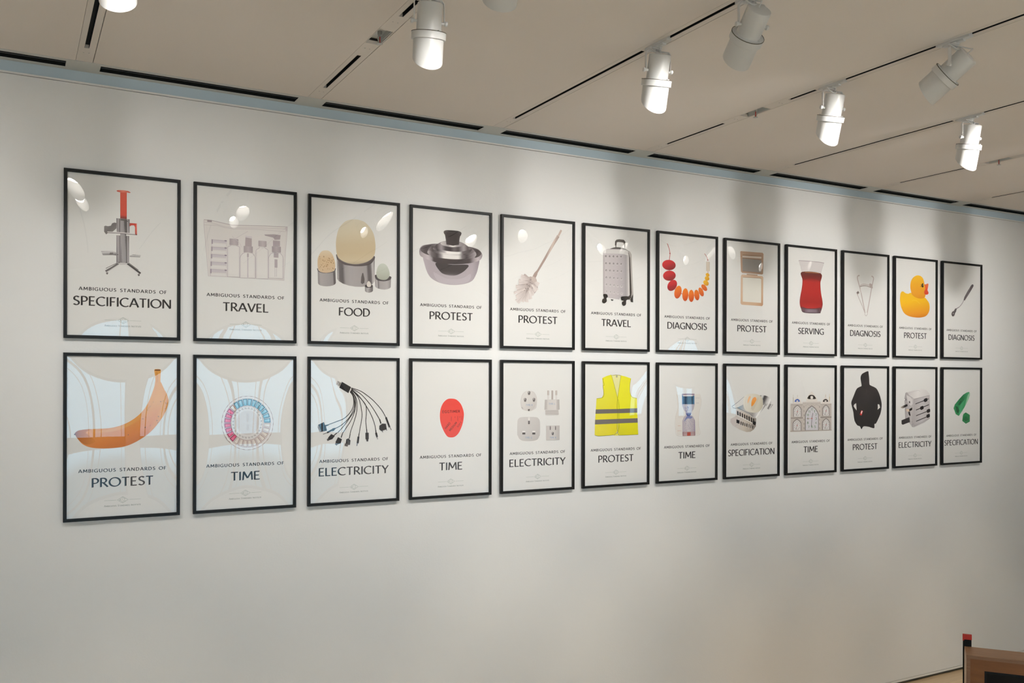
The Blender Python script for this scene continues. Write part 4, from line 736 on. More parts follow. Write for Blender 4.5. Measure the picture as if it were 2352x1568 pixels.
('P',[(457.4,753),(469.5,714.4),(451.6,643.6),(415.7,579.7),(368.1,529.3),(285.8,486.5),(222,472.2),(153.3,470.7),(221.9,487.9),(285.7,504.2),(338.5,533),(385.8,576.9),(421.5,631),(445.4,688.6)],('g',368,567.6,391.8,541.6,[(0,'e19c4a'),(1,'dd9242')]),1),
('P',[(450,806.4),(456,810.9),(478.4,811.1),(483.3,806.7),(475.4,803.4),(457.2,803.2)],'7c4a20',0),
('L',[(462.1,801.3),(464.6,772.4),(466.4,740.1)],1.9,'c9751f',0,0),
('D',[(444.4,632.1,1.9),(429.4,607.1,1.9),(420.4,598.9,1.9),(415.6,588,1.9),(391.8,539.1,2.5),(406.7,547.8,1.9),(403.9,492.1,3.1),(429.6,502.5,1.9),(317.5,454,2.5),(483.7,633.7,2.5),(497.6,636.8,1.9),(509.2,625.7,1.9),(515.4,621.8,1.9),(467.9,617.7,1.2),(509.3,594.7,1.9),(471.7,551.2,2.5),(463.9,528.8,2.5),(468.8,517.1,1.9),(432.5,542.9,1.2),(418.8,525.1,1.2),(485,604.6,1.2),(457.8,566.3,1.2),(55.3,462.6,3.8)],'5a3828'),
],
(2, 1):[
('E',301.2,506.2,146.2,-2.8,0.4,-153.1,'e4e0de'),
('L',[(450,503.4),(449.2,486.9),(446.8,470.6),(442.8,454.8),(437.2,439.5),(430,425),(421.5,411.4),(411.7,398.9),(400.6,387.6),(388.5,377.6),(375.4,369.1),(361.6,362.1),(347.1,356.7),(332.2,352.9),(316.9,350.9),(301.6,350.6),(286.3,351.9),(271.1,355),(256.4,359.7),(242.2,365.9),(228.6,373.7),(215.9,382.9),(204.1,393.5),(193.5,405.2),(184,418),(175.7,431.7),(168.9,446.2),(163.5,461.4),(159.6,477),(157.2,493),(156.4,509),(157.1,525.1),(159.4,540.9),(163.3,556.4),(168.6,571.3),(175.4,585.6),(183.5,599),(193,611.4),(203.6,622.7),(215.3,632.8),(228,641.5),(241.5,648.8),(255.7,654.5),(270.4,658.7),(285.5,661.1),(300.8,661.9),(316.2,661),(331.4,658.3),(346.4,654),(360.9,648.1),(374.8,640.5),(387.9,631.5),(400,621.1),(411.1,609.3),(421.1,596.4),(429.6,582.5),(436.8,567.7),(442.5,552.2),(446.6,536.2),(449.2,519.9)],1.9,'c2b0ae',0,1),
('L',[(437,503.6),(436.3,488.5),(434.1,473.6),(430.4,459.1),(425.3,445.1),(418.8,431.8),(411,419.3),(402.1,407.8),(392,397.5),(380.9,388.3),(369,380.5),(356.4,374),(343.1,369.1),(329.5,365.6),(315.6,363.7),(301.5,363.4),(287.5,364.7),(273.7,367.4),(260.2,371.7),(247.2,377.5),(234.8,384.6),(223.2,393),(212.4,402.7),(202.7,413.5),(194,425.2),(186.4,437.8),(180.2,451.1),(175.2,465),(171.6,479.4),(169.5,494),(168.7,508.8),(169.4,523.5),(171.5,538.1),(175,552.3),(179.9,566),(186.1,579.1),(193.6,591.4),(202.2,602.8),(211.9,613.2),(222.6,622.4),(234.2,630.4),(246.6,637.1),(259.6,642.3),(273,646.1),(286.8,648.3),(300.8,649),(314.9,648.2),(328.8,645.7),(342.5,641.8),(355.7,636.3),(368.4,629.4),(380.3,621.1),(391.4,611.5),(401.6,600.7),(410.6,588.9),(418.5,576.1),(425,562.6),(430.2,548.4),(434,533.7),(436.2,518.7)],1.9,'c6b7b8',0,1),
('E',301.2,506.2,133.2,-2.5,0.3,-138.9,'d8d0d2'),
('P',[(301.5,607.6),(302.4,646.7),(328.9,643.5),(321.7,605.1)],'4d7f96',0),
('P',[(305.6,609.8),(305.6,640.9),(322,638.9),(316.9,608.4)],('g',311.9,609,315.1,639.7,[(0,'7fb9cc'),(1,'a9ccd8')]),0),
('P',[(322.8,604.6),(331.9,642.5),(357.2,633.3),(342,597.6)],'4d7f96',0),
('P',[(327.2,605.8),(333.8,636.1),(349.5,630.4),(338,601.9)],('g',333.2,603.6,342.8,632.8,[(0,'7fb9cc'),(1,'a9ccd8')]),0),
('P',[(343.1,596.6),(360,631.4),(382.8,616.7),(360.4,585.4)],'4d7f96',0),
('P',[(347.7,596.8),(360.5,624.7),(374.6,615.6),(357.4,590.5)],('g',353.1,593.3,368.7,619.5,[(0,'7fb9cc'),(1,'a9ccd8')]),0),
('P',[(361.3,584.1),(385.2,613.9),(404.4,594.4),(375.8,569.3)],'4d7f96',0),
('P',[(365.8,583.2),(384.4,607.3),(396.2,595.3),(374,574.9)],('g',370.4,578.6,391.2,600.4,[(0,'7fb9cc'),(1,'a9ccd8')]),0),
('P',[(376.5,567.6),(406.4,590.9),(420.9,567.6),(387.5,549.9)],'4d7f96',0),
('P',[(380.8,565.7),(404.1,584.7),(413,570.3),(387,555.7)],('g',384.2,560.1,409.2,576.4,[(0,'7fb9cc'),(1,'a9ccd8')]),0),
('P',[(388,547.9),(422.2,563.5),(431.3,537.6),(394.9,528.2)],'4d7f96',0),
('P',[(391.7,545.1),(418.6,558.1),(424.2,542),(395.6,534)],('g',393.9,538.9,421.9,548.8,[(0,'7fb9cc'),(1,'a9ccd8')]),0),
('P',[(395.1,526.1),(432,533.1),(435.1,505.9),(397.5,505.4)],'4d7f96',0),
('P',[(398.1,522.5),(427.3,528.7),(429.2,511.9),(399.5,510.9)],('g',398.9,516,428.4,519,[(0,'7fb9cc'),(1,'a9ccd8')]),0),
('P',[(397.5,503.3),(435.1,501.4),(432.1,474.3),(395.2,482.7)],'c9bab4',0),
('P',[(399.6,499.1),(429.5,498.2),(427.7,481.4),(398.4,487.5)],('g',398.9,492.7,428.5,488.5,[(0,'ddd3cc'),(1,'e6dfd9')]),0),
('L',[(398.6,501.2),(433.7,500.3)],2.6,'a48478',0,0),
('P',[(395,480.6),(431.5,469.9),(422.5,444.3),(388.2,461.2)],'c9bab4',0),
('P',[(396.2,476),(425.3,468.1),(419.8,452.3),(392.4,465.1)],('g',394,470,422.1,459,[(0,'ddd3cc'),(1,'e6dfd9')]),0),
('L',[(395.6,478.3),(429.8,469.1)],2.6,'a48478',0,0),
('P',[(387.7,459.3),(421.2,440.3),(406.8,417.5),(376.9,442)],'c9bab4',0),
('P',[(387.9,454.5),(414.7,440),(405.8,425.9),(381.8,444.8)],('g',384.5,449.1,409.6,431.9,[(0,'ddd3cc'),(1,'e6dfd9')]),0),
('L',[(387.8,456.9),(419.4,439.9)],2.6,'a48478',0,0),
('P',[(376.1,440.3),(404.9,414.1),(385.8,395.3),(361.7,426)],'c9bab4',0),
('P',[(375.2,435.7),(398.5,415.3),(386.7,403.7),(367.1,427.7)],('g',370.7,431.2,391.7,408.6,[(0,'ddd3cc'),(1,'e6dfd9')]),0),
('L',[(375.7,438),(403,414.1)],2.6,'a48478',0,0),
('P',[(360.8,424.7),(383.4,392.6),(360.6,378.8),(343.5,414.2)],'c9bab4',0),
('P',[(358.9,420.4),(377.4,395.3),(363.3,386.8),(349.2,414.5)],('g',353.5,417.1,369.2,390.4,[(0,'ddd3cc'),(1,'e6dfd9')]),0),
('L',[(359.9,422.6),(381.6,393.1)],2.6,'a48478',0,0),
('P',[(342.5,413.3),(357.8,377),(332.6,368.8),(323.3,407)],'c9bab4',0),
('P',[(339.7,409.6),(352.5,380.9),(336.9,375.9),(328.9,406)],('g',333.7,407.6,343.5,378,[(0,'ddd3cc'),(1,'e6dfd9')]),0),
('L',[(341.1,411.4),(356.2,377.9)],2.6,'a48478',0,0),
('P',[(322.2,406.6),(329.5,367.9),(303.1,365.7),(302,404.9)],'c9bab4',0),
('P',[(318.7,403.6),(325.2,373),(308.8,371.6),(307.3,402.6)],('g',312.4,403,315.7,372.2,[(0,'ddd3cc'),(1,'e6dfd9')]),0),
('L',[(320.4,405.1),(328.1,369.1)],2.6,'a48478',0,0),
('P',[(300.9,404.9),(300,365.8),(273.7,369.7),(280.8,407.8)],'c9bab4',0),
('P',[(296.8,402.8),(296.8,371.7),(280.5,374.1),(285.5,404.4)],('g',290.6,403.7,287.4,373.1,[(0,'ddd3cc'),(1,'e6dfd9')]),0),
('L',[(298.9,403.8),(298.9,367.3)],2.6,'a48478',0,0),
('P',[(279.7,408.3),(270.7,370.8),(245.8,380.4),(260.7,415.6)],'c9bab4',0),
('P',[(275.3,407.1),(268.8,377.2),(253.4,383.2),(264.6,411.3)],('g',269.4,409.4,259.9,380.6,[(0,'ddd3cc'),(1,'e6dfd9')]),0),
('L',[(277.5,407.7),(269.9,372.5)],2.6,'a48478',0,0),
('P',[(259.7,416.5),(243.1,382.5),(220.8,397.4),(242.6,427.9)],'c9bab4',0),
('P',[(255.1,416.4),(242.5,389),(228.7,398.3),(245.6,422.8)],('g',249.8,420,234.6,394.4,[(0,'ddd3cc'),(1,'e6dfd9')]),0),
('L',[(257.4,416.5),(242.7,384.3)],2.6,'a48478',0,0),
('P',[(241.8,429.2),(218.4,400.2),(199.9,419.7),(227.6,444.1)],'a8365c',0),
('P',[(237.3,430.2),(219.3,406.7),(207.8,418.8),(229.4,438.5)],('g',232.9,434.8,212.7,413.7,[(0,'e0527c'),(1,'e8799a')]),0),
('P',[(226.9,445.7),(198,423.2),(184.1,446.2),(216.2,463.3)],'a8365c',0),
('P',[(222.8,447.7),(200.2,429.2),(191.6,443.5),(216.8,457.5)],('g',219.5,453.2,195.3,437.5,[(0,'e0527c'),(1,'e8799a')]),0),
('P',[(215.7,465.2),(182.8,450.2),(174.2,475.6),(209.1,484.6)],'a8365c',0),
('P',[(212.2,468),(186.3,455.5),(180.9,471.2),(208.4,478.9)],('g',210.1,474.1,183.2,464.6,[(0,'e0527c'),(1,'e8799a')]),0),
('P',[(208.9,486.7),(173.5,480),(170.5,506.5),(206.6,507)],'a8365c',0),
('P',[(206,490.2),(178,484.2),(176.2,500.7),(204.7,501.7)],('g',205.3,496.6,176.9,493.7,[(0,'e0527c'),(1,'e8799a')]),0),
('P',[(206.6,509.1),(170.5,511),(173.4,537.4),(208.8,529.3)],'a8365c',0),
('P',[(204.5,513.2),(175.8,514),(177.6,530.4),(205.7,524.6)],('g',205.2,519.6,176.9,523.5,[(0,'e0527c'),(1,'e8799a')]),0),
('P',[(209,531.4),(174,541.7),(182.5,566.8),(215.5,550.6)],'a8365c',0),
('P',[(207.9,535.9),(179.9,543.5),(185.2,559),(211.6,546.7)],('g',209.9,541.9,183,552.4,[(0,'e0527c'),(1,'e8799a')]),0),
('P',[(216,552.4),(183.8,570.8),(197.6,593.2),(226.6,569.6)],'a8365c',0),
('P',[(215.9,557.1),(190,571.1),(198.5,585),(221.8,566.8)],('g',219.2,562.5,194.9,579.1,[(0,'e0527c'),(1,'e8799a')]),0),
('P',[(227.3,571.2),(199.5,596.7),(217.9,615.4),(241.4,585.5)],'a48478',0),
('P',[(228.2,575.8),(205.6,595.5),(217.1,607.1),(236.1,583.9)],('g',232.6,580.3,212.2,602.2,[(0,'ddd3cc'),(1,'e6dfd9')]),0),
('L',[(227.7,573.5),(201.2,596.6)],2.6,'a48478',0,0),
('P',[(242.3,586.8),(220.3,618.2),(242.4,632.3),(259.2,597.5)],'4d7f96',0),
('P',[(244.1,591.1),(226.1,615.6),(239.8,624.3),(253.6,597.1)],('g',249.4,594.5,234,620.6,[(0,'7fb9cc'),(1,'a9ccd8')]),0),
('P',[(260.2,598.4),(245.2,634.2),(270,642.9),(279.2,605)],'4d7f96',0),
('P',[(262.9,602.2),(250.4,630.3),(265.8,635.7),(273.6,605.9)],('g',268.9,604.3,259.3,633.4,[(0,'7fb9cc'),(1,'a9ccd8')]),0),
('P',[(280.3,605.5),(273,643.8),(299.3,646.7),(300.4,607.6)],'4d7f96',0),
('P',[(283.8,608.5),(277.3,638.9),(293.6,640.7),(295.1,609.7)],('g',290,609.2,286.7,639.9,[(0,'7fb9cc'),(1,'a9ccd8')]),0),
('E',301.2,506.2,93.2,-1.8,0.2,-97.7,'dfdbd9'),
('L',[(393.1,503.2),(392.4,490.8),(390.2,478.7),(386.6,467),(381.6,455.9),(375.3,445.6),(367.9,436.3),(359.3,428.1),(349.9,421.1),(339.6,415.4),(328.8,411.2),(317.5,408.4),(306,407.2),(294.4,407.6),(282.9,409.4),(271.7,412.8),(261,417.6),(250.9,423.8),(241.6,431.2),(233.2,439.8),(225.9,449.3),(219.7,459.8),(214.8,470.9),(211.3,482.6),(209.1,494.6),(208.4,506.7),(209.1,518.9),(211.2,530.8),(214.7,542.3),(219.5,553.3),(225.6,563.5),(232.9,572.8),(241.2,581),(250.5,588.1),(260.5,593.9),(271.2,598.3),(282.4,601.2),(293.9,602.6),(305.5,602.5),(317,600.8),(328.3,597.6),(339.2,593),(349.4,586.9),(358.9,579.6),(367.5,571),(375,561.4),(381.4,550.8),(386.4,539.6),(390.1,527.7),(392.3,515.5)],1.9,'b59c98',0,1),
('L',[(303.8,586.9),(305.4,595.5),(311.5,593.3),(308.9,586.9),(313.4,587)],1.9,'6d6062',0,0),
('L',[(320.7,583.6),(324,591.6),(329.6,588.2),(325.7,582.5),(330.1,581.6)],1.9,'6d6062',0,0),
('L',[(336.5,576.5),(341.4,583.5),(346.2,578.9),(341.2,574.2),(345.3,572.4)],1.9,'6d6062',0,0),
('L',[(350.6,565.8),(356.9,571.4),(360.5,565.9),(354.6,562.5),(358.3,559.8)],1.9,'6d6062',0,0),
('L',[(362.1,552),(369.5,556.1),(371.8,549.8),(365.4,548),(368.3,544.5)],1.9,'6d6062',0,0),
('L',[(370.5,536),(378.6,538.1),(379.5,531.6),(372.8,531.3),(374.9,527.2)],1.9,'6d6062',0,0),
('L',[(375.4,518.4),(383.7,518.6),(383.2,512),(376.6,513.3),(377.7,508.9)],1.9,'6d6062',0,0),
('L',[(376.4,500.2),(384.6,498.4),(382.7,492.1),(376.5,495),(376.6,490.4)],1.9,'6d6062',0,0),
('L',[(373.6,482.3),(381.3,478.6),(378,473),(372.5,477.2),(371.7,472.7)],1.9,'6d6062',0,0),
('L',[(367.1,465.6),(373.8,460.2),(369.3,455.6),(364.9,460.9),(363.1,456.8)],1.9,'6d6062',0,0),
('L',[(357.2,451),(362.6,444.2),(357.2,440.7),(354,447),(351.3,443.4)],1.9,'6d6062',0,0),
('L',[(344.4,439.2),(348.3,431.4),(342.2,429.2),(340.4,436),(337,433.1)],1.9,'6d6062',0,0),
('L',[(329.4,430.8),(331.6,422.3),(325.2,421.6),(324.9,428.6),(320.9,426.6)],1.9,'6d6062',0,0),
('L',[(313,426.3),(313.4,417.5),(306.9,418.3),(308.1,425.2),(303.7,424.1)],1.9,'6d6062',0,0),
('L',[(296,425.7),(294.5,417.1),(288.4,419.4),(290.9,425.8),(286.5,425.7)],1.9,'6d6062',0,0),
('L',[(279.3,429.2),(276,421.3),(270.5,424.8),(274.3,430.4),(269.9,431.3)],1.9,'6d6062',0,0),
('L',[(263.6,436.5),(258.7,429.6),(254.1,434.3),(259,438.8),(254.9,440.7)],1.9,'6d6062',0,0),
('L',[(249.8,447.3),(243.6,441.8),(240,447.3),(245.8,450.5),(242.2,453.3)],1.9,'6d6062',0,0),
('L',[(238.5,461),(231.3,457.1),(229,463.3),(235.3,465),(232.4,468.5)],1.9,'6d6062',0,0),
('L',[(230.3,476.9),(222.4,474.8),(221.5,481.3),(228,481.6),(226,485.6)],1.9,'6d6062',0,0),
('L',[(225.5,494.3),(217.4,494.1),(217.9,500.6),(224.4,499.3),(223.2,503.7)],1.9,'6d6062',0,0),
('L',[(224.5,512.2),(216.5,514),(218.5,520.1),(224.5,517.4),(224.3,521.9)],1.9,'6d6062',0,0),
('L',[(227.3,529.9),(219.8,533.5),(223,539),(228.3,534.9),(229.1,539.3)],1.9,'6d6062',0,0),
('L',[(233.6,546.4),(227.1,551.7),(231.4,556.3),(235.7,551),(237.5,555.2)],1.9,'6d6062',0,0),
('L',[(243.3,560.9),(238,567.6),(243.3,571.1),(246.4,565),(249,568.6)],1.9,'6d6062',0,0),
('L',[(255.8,572.7),(252,580.5),(258,582.7),(259.7,576),(263.1,578.9)],1.9,'6d6062',0,0),
('L',[(270.6,581.3),(268.5,589.7),(274.8,590.5),(275.1,583.5),(279.1,585.6)],1.9,'6d6062',0,0),
('L',[(286.9,586.1),(286.5,594.8),(293,594.1),(291.8,587.2),(296.1,588.4)],1.9,'6d6062',0,0),
('E',303.1,507.5,66.2,-1.3,0.2,-70.8,'d5d0ce'),
('R',294.7,512.5,310,561,3.9,'cdc7c5'),
('R',294.9,462.3,310.2,498.6,3.9,'cdc7c5'),
('L',[(449.4,503.4),(448.8,489.3)],3.2,'a98f8c',0,0),
('L',[(446.2,470.8),(442.8,457.2)],3.2,'a98f8c',0,0),
('L',[(436.6,439.8),(430.6,427.3)],3.2,'a98f8c',0,0),
('L',[(421,411.8),(412.6,401)],3.2,'a98f8c',0,0),
('L',[(400.2,388.1),(389.9,379.4)],3.2,'a98f8c',0,0),
('L',[(375.1,369.6),(363.3,363.5)],3.2,'a98f8c',0,0),
('L',[(346.9,357.3),(334.2,354)],3.2,'a98f8c',0,0),
('L',[(316.9,351.5),(303.7,351.1)],3.2,'a98f8c',0,0),
('L',[(286.3,352.6),(273.4,355.1)],3.2,'a98f8c',0,0),
('L',[(256.6,360.3),(244.4,365.5)],3.2,'a98f8c',0,0),
('L',[(228.9,374.3),(218,382.1)],3.2,'a98f8c',0,0),
('L',[(204.6,393.9),(195.3,403.9)],3.2,'a98f8c',0,0),
('L',[(184.5,418.4),(177.3,430.1)],3.2,'a98f8c',0,0),
('L',[(169.5,446.5),(164.7,459.4)],3.2,'a98f8c',0,0),
('L',[(160.2,477.1),(158.1,490.8)],3.2,'a98f8c',0,0),
('L',[(157,509),(157.5,522.7)],3.2,'a98f8c',0,0),
('L',[(160,540.8),(163.2,554)],3.2,'a98f8c',0,0),
('L',[(169.2,571.1),(174.9,583.3)],3.2,'a98f8c',0,0),
('L',[(184,598.6),(192,609.3)],3.2,'a98f8c',0,0),
('L',[(204,622.3),(214,631)],3.2,'a98f8c',0,0),
('L',[(228.3,641),(239.8,647.3)],3.2,'a98f8c',0,0),
('L',[(255.9,653.9),(268.4,657.5)],3.2,'a98f8c',0,0),
('L',[(285.6,660.5),(298.7,661.2)],3.2,'a98f8c',0,0),
('L',[(316.1,660.3),(329.2,658.2)],3.2,'a98f8c',0,0),
('L',[(346.2,653.4),(358.6,648.4)],3.2,'a98f8c',0,0),
('L',[(374.4,640),(385.7,632.3)],3.2,'a98f8c',0,0),
('L',[(399.6,620.6),(409.2,610.6)],3.2,'a98f8c',0,0),
('L',[(420.5,596.1),(428,584.2)],3.2,'a98f8c',0,0),
('L',[(436.2,567.5),(441.2,554.3)],3.2,'a98f8c',0,0),
('L',[(446,536.1),(448.3,522.1)],3.2,'a98f8c',0,0),
],
(3, 1):[
('P',[(184.1,752.9),(207,741.6),(195.3,718.2),(174.3,728.9)],'b9b4b2',0),
('D',[(190.6,743.5,2.5),(186.1,734,1.9)],'4a4644'),
('P',[(195.2,740.3),(208.3,740.3),(197.9,718.8),(191.3,722.6)],'8d857c',0),
('P',[(212.2,746.1),(270.4,713.7),(253.3,676.8),(195.3,710.6)],'1d191b',0),
('L',[(263.2,685.1),(283.2,656.3),(286.6,605.2),(266.8,560.8),(227.3,523.2),(181.4,505),(129.5,487.1)],4.4,'1d191b',1,0),
('L',[(265.2,687),(286.5,649.9),(291.3,592.4),(260.3,529),(214.2,485.4),(175,464)],4.4,'1d191b',1,0),
('L',[(266.5,689.5),(289.8,649.9),(294.7,579.6),(260.3,522.6),(220.8,472.5),(184.9,435.3)],4.4,'1d191b',1,0),
('L',[(267.8,692.1),(296.5,649.8),(296.7,579.5),(273.6,516),(240.6,465.8),(214.4,428.3)],4.4,'1d191b',1,0),
('L',[(269.8,694.6),(303.2,643.4),(306.7,566.6),(290.2,503),(273.7,458.7),(263.9,427)],4.4,'1d191b',1,0),
('L',[(273.1,695.9),(316.5,649.7),(336.8,579.1),(340.3,527.7),(330.4,470.2),(322.5,425.5)],4.4,'1d191b',1,0),
('L',[(271.8,698.4),(319.9,656.1),(363.7,604.5),(368.5,553),(365.3,501.6),(370.8,453.3)],4.4,'1d191b',1,0),
('L',[(273.1,701),(323.2,656.1),(367.1,598),(401,539.6),(421.6,487.6),(430.6,445.4)],4.4,'1d191b',1,0),
('L',[(271.8,704.8),(326.5,675.3),(373.7,630.1),(414.5,578.2),(455.7,512.9)],4.4,'1d191b',1,0),
('L',[(271.7,708.6),(333.2,688.1),(387.2,652.5),(428.1,616.8),(469.2,571),(496.9,525.2)],4.4,'1d191b',1,0),
('P',[(65.1,487.1),(100.4,503.4),(106.9,484.4),(126.2,488.4),(132.7,483.9),(113.3,476.1),(119.9,450.8),(74.8,442.4),(62,472.8)],'1d191b',0),
('P',[(61.9,483.4),(68.3,485.2),(83.2,445.4),(74.8,442.4)],'8d8582',0),
('L',[(162,459.9),(119.9,438.2)],10.8,'1d191b',0,0),
('L',[(119.9,436.9),(94.8,430)],3.1,'1d191b',0,0),
('P',[(178.3,467.1),(155.5,464.5),(149,445.7),(162,448.5)],'1d191b',0),
('L',[(181.6,435.4),(162.1,420.1)],5.7,'1d191b',0,0),
('P',[(145.8,430),(168.6,416.8),(152.4,398.3),(129.7,391.4),(126.4,408.5)],'1d191b',0),
('P',[(128.4,406.5),(133.6,391.3),(122,387.8),(118.1,398)],'4a4442',0),
('L',[(215.7,428.2),(207.9,406.2)],5.7,'1d191b',0,0),
('P',[(188.2,409.9),(213.1,396.6),(204.7,371.5),(187,365.7),(172,380)],'1d191b',0),
('P',[(173.9,378.7),(188.3,368.8),(180.5,358.3),(168.7,366.2)],'5a524e',0),
('L',[(265.2,427),(259.3,398.5)],5.7,'1d191b',0,0),
('P',[(240.8,395.8),(254,400.5),(267.3,387.4),(264,360.1),(235.6,361)],'1d191b',0),
('P',[(231.6,370.7),(252.8,364.9),(248.8,349.8),(229,354.9)],'5a524e',0),
('L',[(322.5,428.7),(319.2,406.4)],5.7,'1d191b',0,0),
('L',[(318.5,409.6),(312.6,368.2)],12.7,'1d191b',0,0),
('L',[(311.9,371.4),(307.3,352.4)],4.4,'4a5a6a',0,0),
('L',[(370.8,453.3),(372.9,430.7)],5.7,'1d191b',0,0),
('P',[(362.8,432.2),(384.4,431.7),(384.5,391.8),(363.5,392.4)],'1d191b',0),
('P',[(368.9,392.2),(382.5,391.8),(381.1,377.7),(370.3,378)],'3a3230',0),
('L',[(430.6,445.4),(432.6,429.2)],5.7,'1d191b',0,0),
('L',[(432,430.5),(439.5,403.2)],11.5,'1d191b',0,0),
('L',[(439.5,403.2),(443,388.9)],3.1,'4a4442',0,0),
('L',[(455.7,512.9),(464,486.8)],7.6,'1d191b',0,0),
('P',[(454.4,474),(472.9,486.6),(497,484.9),(502.6,450.3),(466.1,440.1),(453.1,451.4)],'1d191b',0),
('L',[(473,442.5),(476.5,431.4)],3.8,'1d191b',0,0),
('L',[(499.2,453.6),(502.6,441.8)],3.8,'1d191b',0,0),
('L',[(496.9,525.2),(521.3,462.9)],11.5,'1d191b',0,0),
('L',[(521.3,466.1),(533.1,445)],3.8,'1d191b',0,0),
],
(4, 1):[
('P',[(294.1,639.2),(329.5,632),(361.6,602.8),(381,557.5),(383.3,518.9),(372.7,467.5),(347.9,416.6),(319.5,391.7),(291.3,387.3),(263.1,396.4),(235,438.5),(217.4,483.4),(211.8,528),(217.2,572.4),(234.5,610.3),(262.5,634.3)],('r',297.9,526.6,179.1,[(0,'e8493f'),(0.8,'e4453c'),(1,'dd4a42')]),1),
('T','EGGTIMER',229.8,545.5,355.3,547.6,16.6,'4a1e1e','b'),
('L',[(293,522.9),(293.1,493.4)],2.2,'7c2524',0,0),
('L',[(319.2,522.4),(319.2,513.5)],2.2,'7c2524',0,0),
('L',[(339.7,524.7),(339.8,493.9)],2.2,'7c2524',0,0),
('L',[(354.7,524.5),(354.7,514.2)],2.2,'7c2524',0,0),
('L',[(369.7,525.5),(369.7,498.5)],2.2,'7c2524',0,0),
('T','HARD',254.6,440,288.9,478.2,14,'4a1e1e','b'),
('T','MEDIUM',285.5,425.8,335.6,479.8,14,'4a1e1e','b'),
('T','SOFT',340.7,448.9,369.1,481.8,11.5,'7c2524','b'),
],
(5, 1):[
('P',[(154.2,616),(166.4,660),(188.1,682),(220.9,688.3),(257.6,681.8),(279.8,653.2),(285.1,621.3),(280,576.9),(269,564.3),(239.6,551.9),(217.7,550.3),(188.5,555.7),(163,568.7)],'cfcac7',1),
('E',219.7,619.3,58.7,-0.5,0.2,-68.4,('g',166.3,666.3,276.4,564.2,[(0,'d9d5d1'),(0.5,'d2cdc9'),(1,'c2bcb8')])),
('L',[(163.7,578.1),(173.9,566.6)],3.8,'a39d9a',0,0),
('P',[(211.8,563),(228.6,564.7),(225,550.9),(214,551)],'5d5756',0),
('E',221,665.1,8.6,0,0,-5.7,'8a8382'),
('E',221,670.9,9.5,0,0,-9,'6d6665'),
('E',221,677.5,10.4,0,0,-9.1,('r',218.8,679.4,12.3,[(0,'e0dcda'),(0.35,'8d8786'),(1,'3a3535')])),
('E',190.5,618.5,8.5,0,0,-5.7,'8a8382'),
('E',190.5,624.3,9.4,-0.1,0,-9,'6d6665'),
('E',190.4,630.9,10.5,-0.1,0.1,-9.1,('r',188.2,632.8,12.4,[(0,'e0dcda'),(0.35,'8d8786'),(1,'3a3535')])),
('E',259.3,618.7,8.6,-0.1,0,-5.8,'8a8382'),
('E',259.3,624.4,9.5,0,0,-9,'6d6665'),
('E',259.2,631,10.6,0,0.1,-9,('r',257,633,12.5,[(0,'e0dcda'),(0.35,'8d8786'),(1,'3a3535')])),
('T','TYPE_K',195.7,585.3,248.3,584.8,12.1,'3f7fb5','s'),
('R',366.1,628.3,379.6,659.2,0,'d5d1ce'),
('R',366,657.8,379.5,690.5,2.5,('g',366,678.4,379.5,678.3,[(0,'8d7c74'),(0.5,'d9d0ca'),(1,'8d7c74')])),
('R',431.5,627.9,445.2,658.9,0,'d5d1ce'),
('R',431.4,657.5,445.1,690.4,2.5,('g',431.5,678.2,445.1,678.1,[(0,'8d7c74'),(0.5,'d9d0ca'),(1,'8d7c74')])),
('R',399,628.1,412.7,690.5,1.9,('g',399,678.3,412.6,678.2,[(0,'7d6f69'),(0.4,'d9d0ca'),(0.6,'8d7f79'),(1,'b5aaa5')])),
('P',[(346.7,627.3),(463.4,627.8),(465.9,558.7),(456.1,555.6),(343.2,558.3)],('g',343.1,595.3,465.8,594.2,[(0,'b5afac'),(0.17,'c0bab7'),(0.2,'cfcac6'),(0.78,'d3cecb'),(0.8,'c0bab7'),(1,'aba5a2')]),0),
('P',[(348.4,556.9),(457.6,556.9),(460.7,523.3),(352.2,524.9)],'c9c4c1',0),
('R',350.7,527.3,454.6,550.5,0,'bfb9b6'),
('L',[(350.7,550.5),(454.6,550.5)],1.9,'9d9794',0,0),
('L',[(350.7,527.5),(454.6,526)],1.9,'a39d9a',0,0),
('L',[(352.2,521.7),(456.2,520.2)],1.9,'b5afac',0,0),
('T','TYPE_L',378.2,591.2,429.4,592.6,12.1,'3f7fb5','s'),
('P',[(130.7,477.9),(139.3,499.8),(166.8,510.6),(269.2,509),(297.3,497.1),(307.7,468.2),(306.5,385.4),(295.5,360.2),(262.3,348.4),(218.3,346.5),(167.3,351.2),(139.7,367.7),(129.5,396.3)],('g',137.9,502.9,299.2,347.4,[(0,'cdc8c5'),(0.5,'c6c1be'),(1,'bbb5b2')]),1),
('L',[(131,386.8),(145.5,361.2),(181.8,345.7),(240.2,341.5),(284.4,349.1),(305,379.1)],3.2,'e6e2df',1,0),
('R',213.4,483.7,227.4,508,0,'dcd8d4'),
('R',213.5,466.6,227.4,485.2,0,'6d6665'),
('E',220.1,466.7,7.3,-0.1,0,-5,'5a5353'),
('R',168.5,405.4,191.8,417.3,0,'e0dcd9'),
('R',168.5,392.8,191.8,406,0,'4a4443'),
('R',246.6,403.5,270.2,415.5,0,'e0dcd9'),
('R',246.7,390.8,270.3,404.1,0,'4a4443'),
('T','TYPE_G',191.2,364.4,243.9,362.9,12.1,'4a86b5','s'),
('R',357.7,347.7,465.8,448.1,3.8,('g',357.8,403.3,465.6,400.7,[(0,'c3bdba'),(0.5,'cbc6c3'),(1,'b9b3b0')])),
('R',385.4,417.8,393,446.2,0,'9a9391'),
('R',387.7,420.4,393,441,0,'5a5353'),
('R',428.4,416.8,436,445.3,0,'9a9391'),
('R',430.6,419.4,436,440.1,0,'5a5353'),
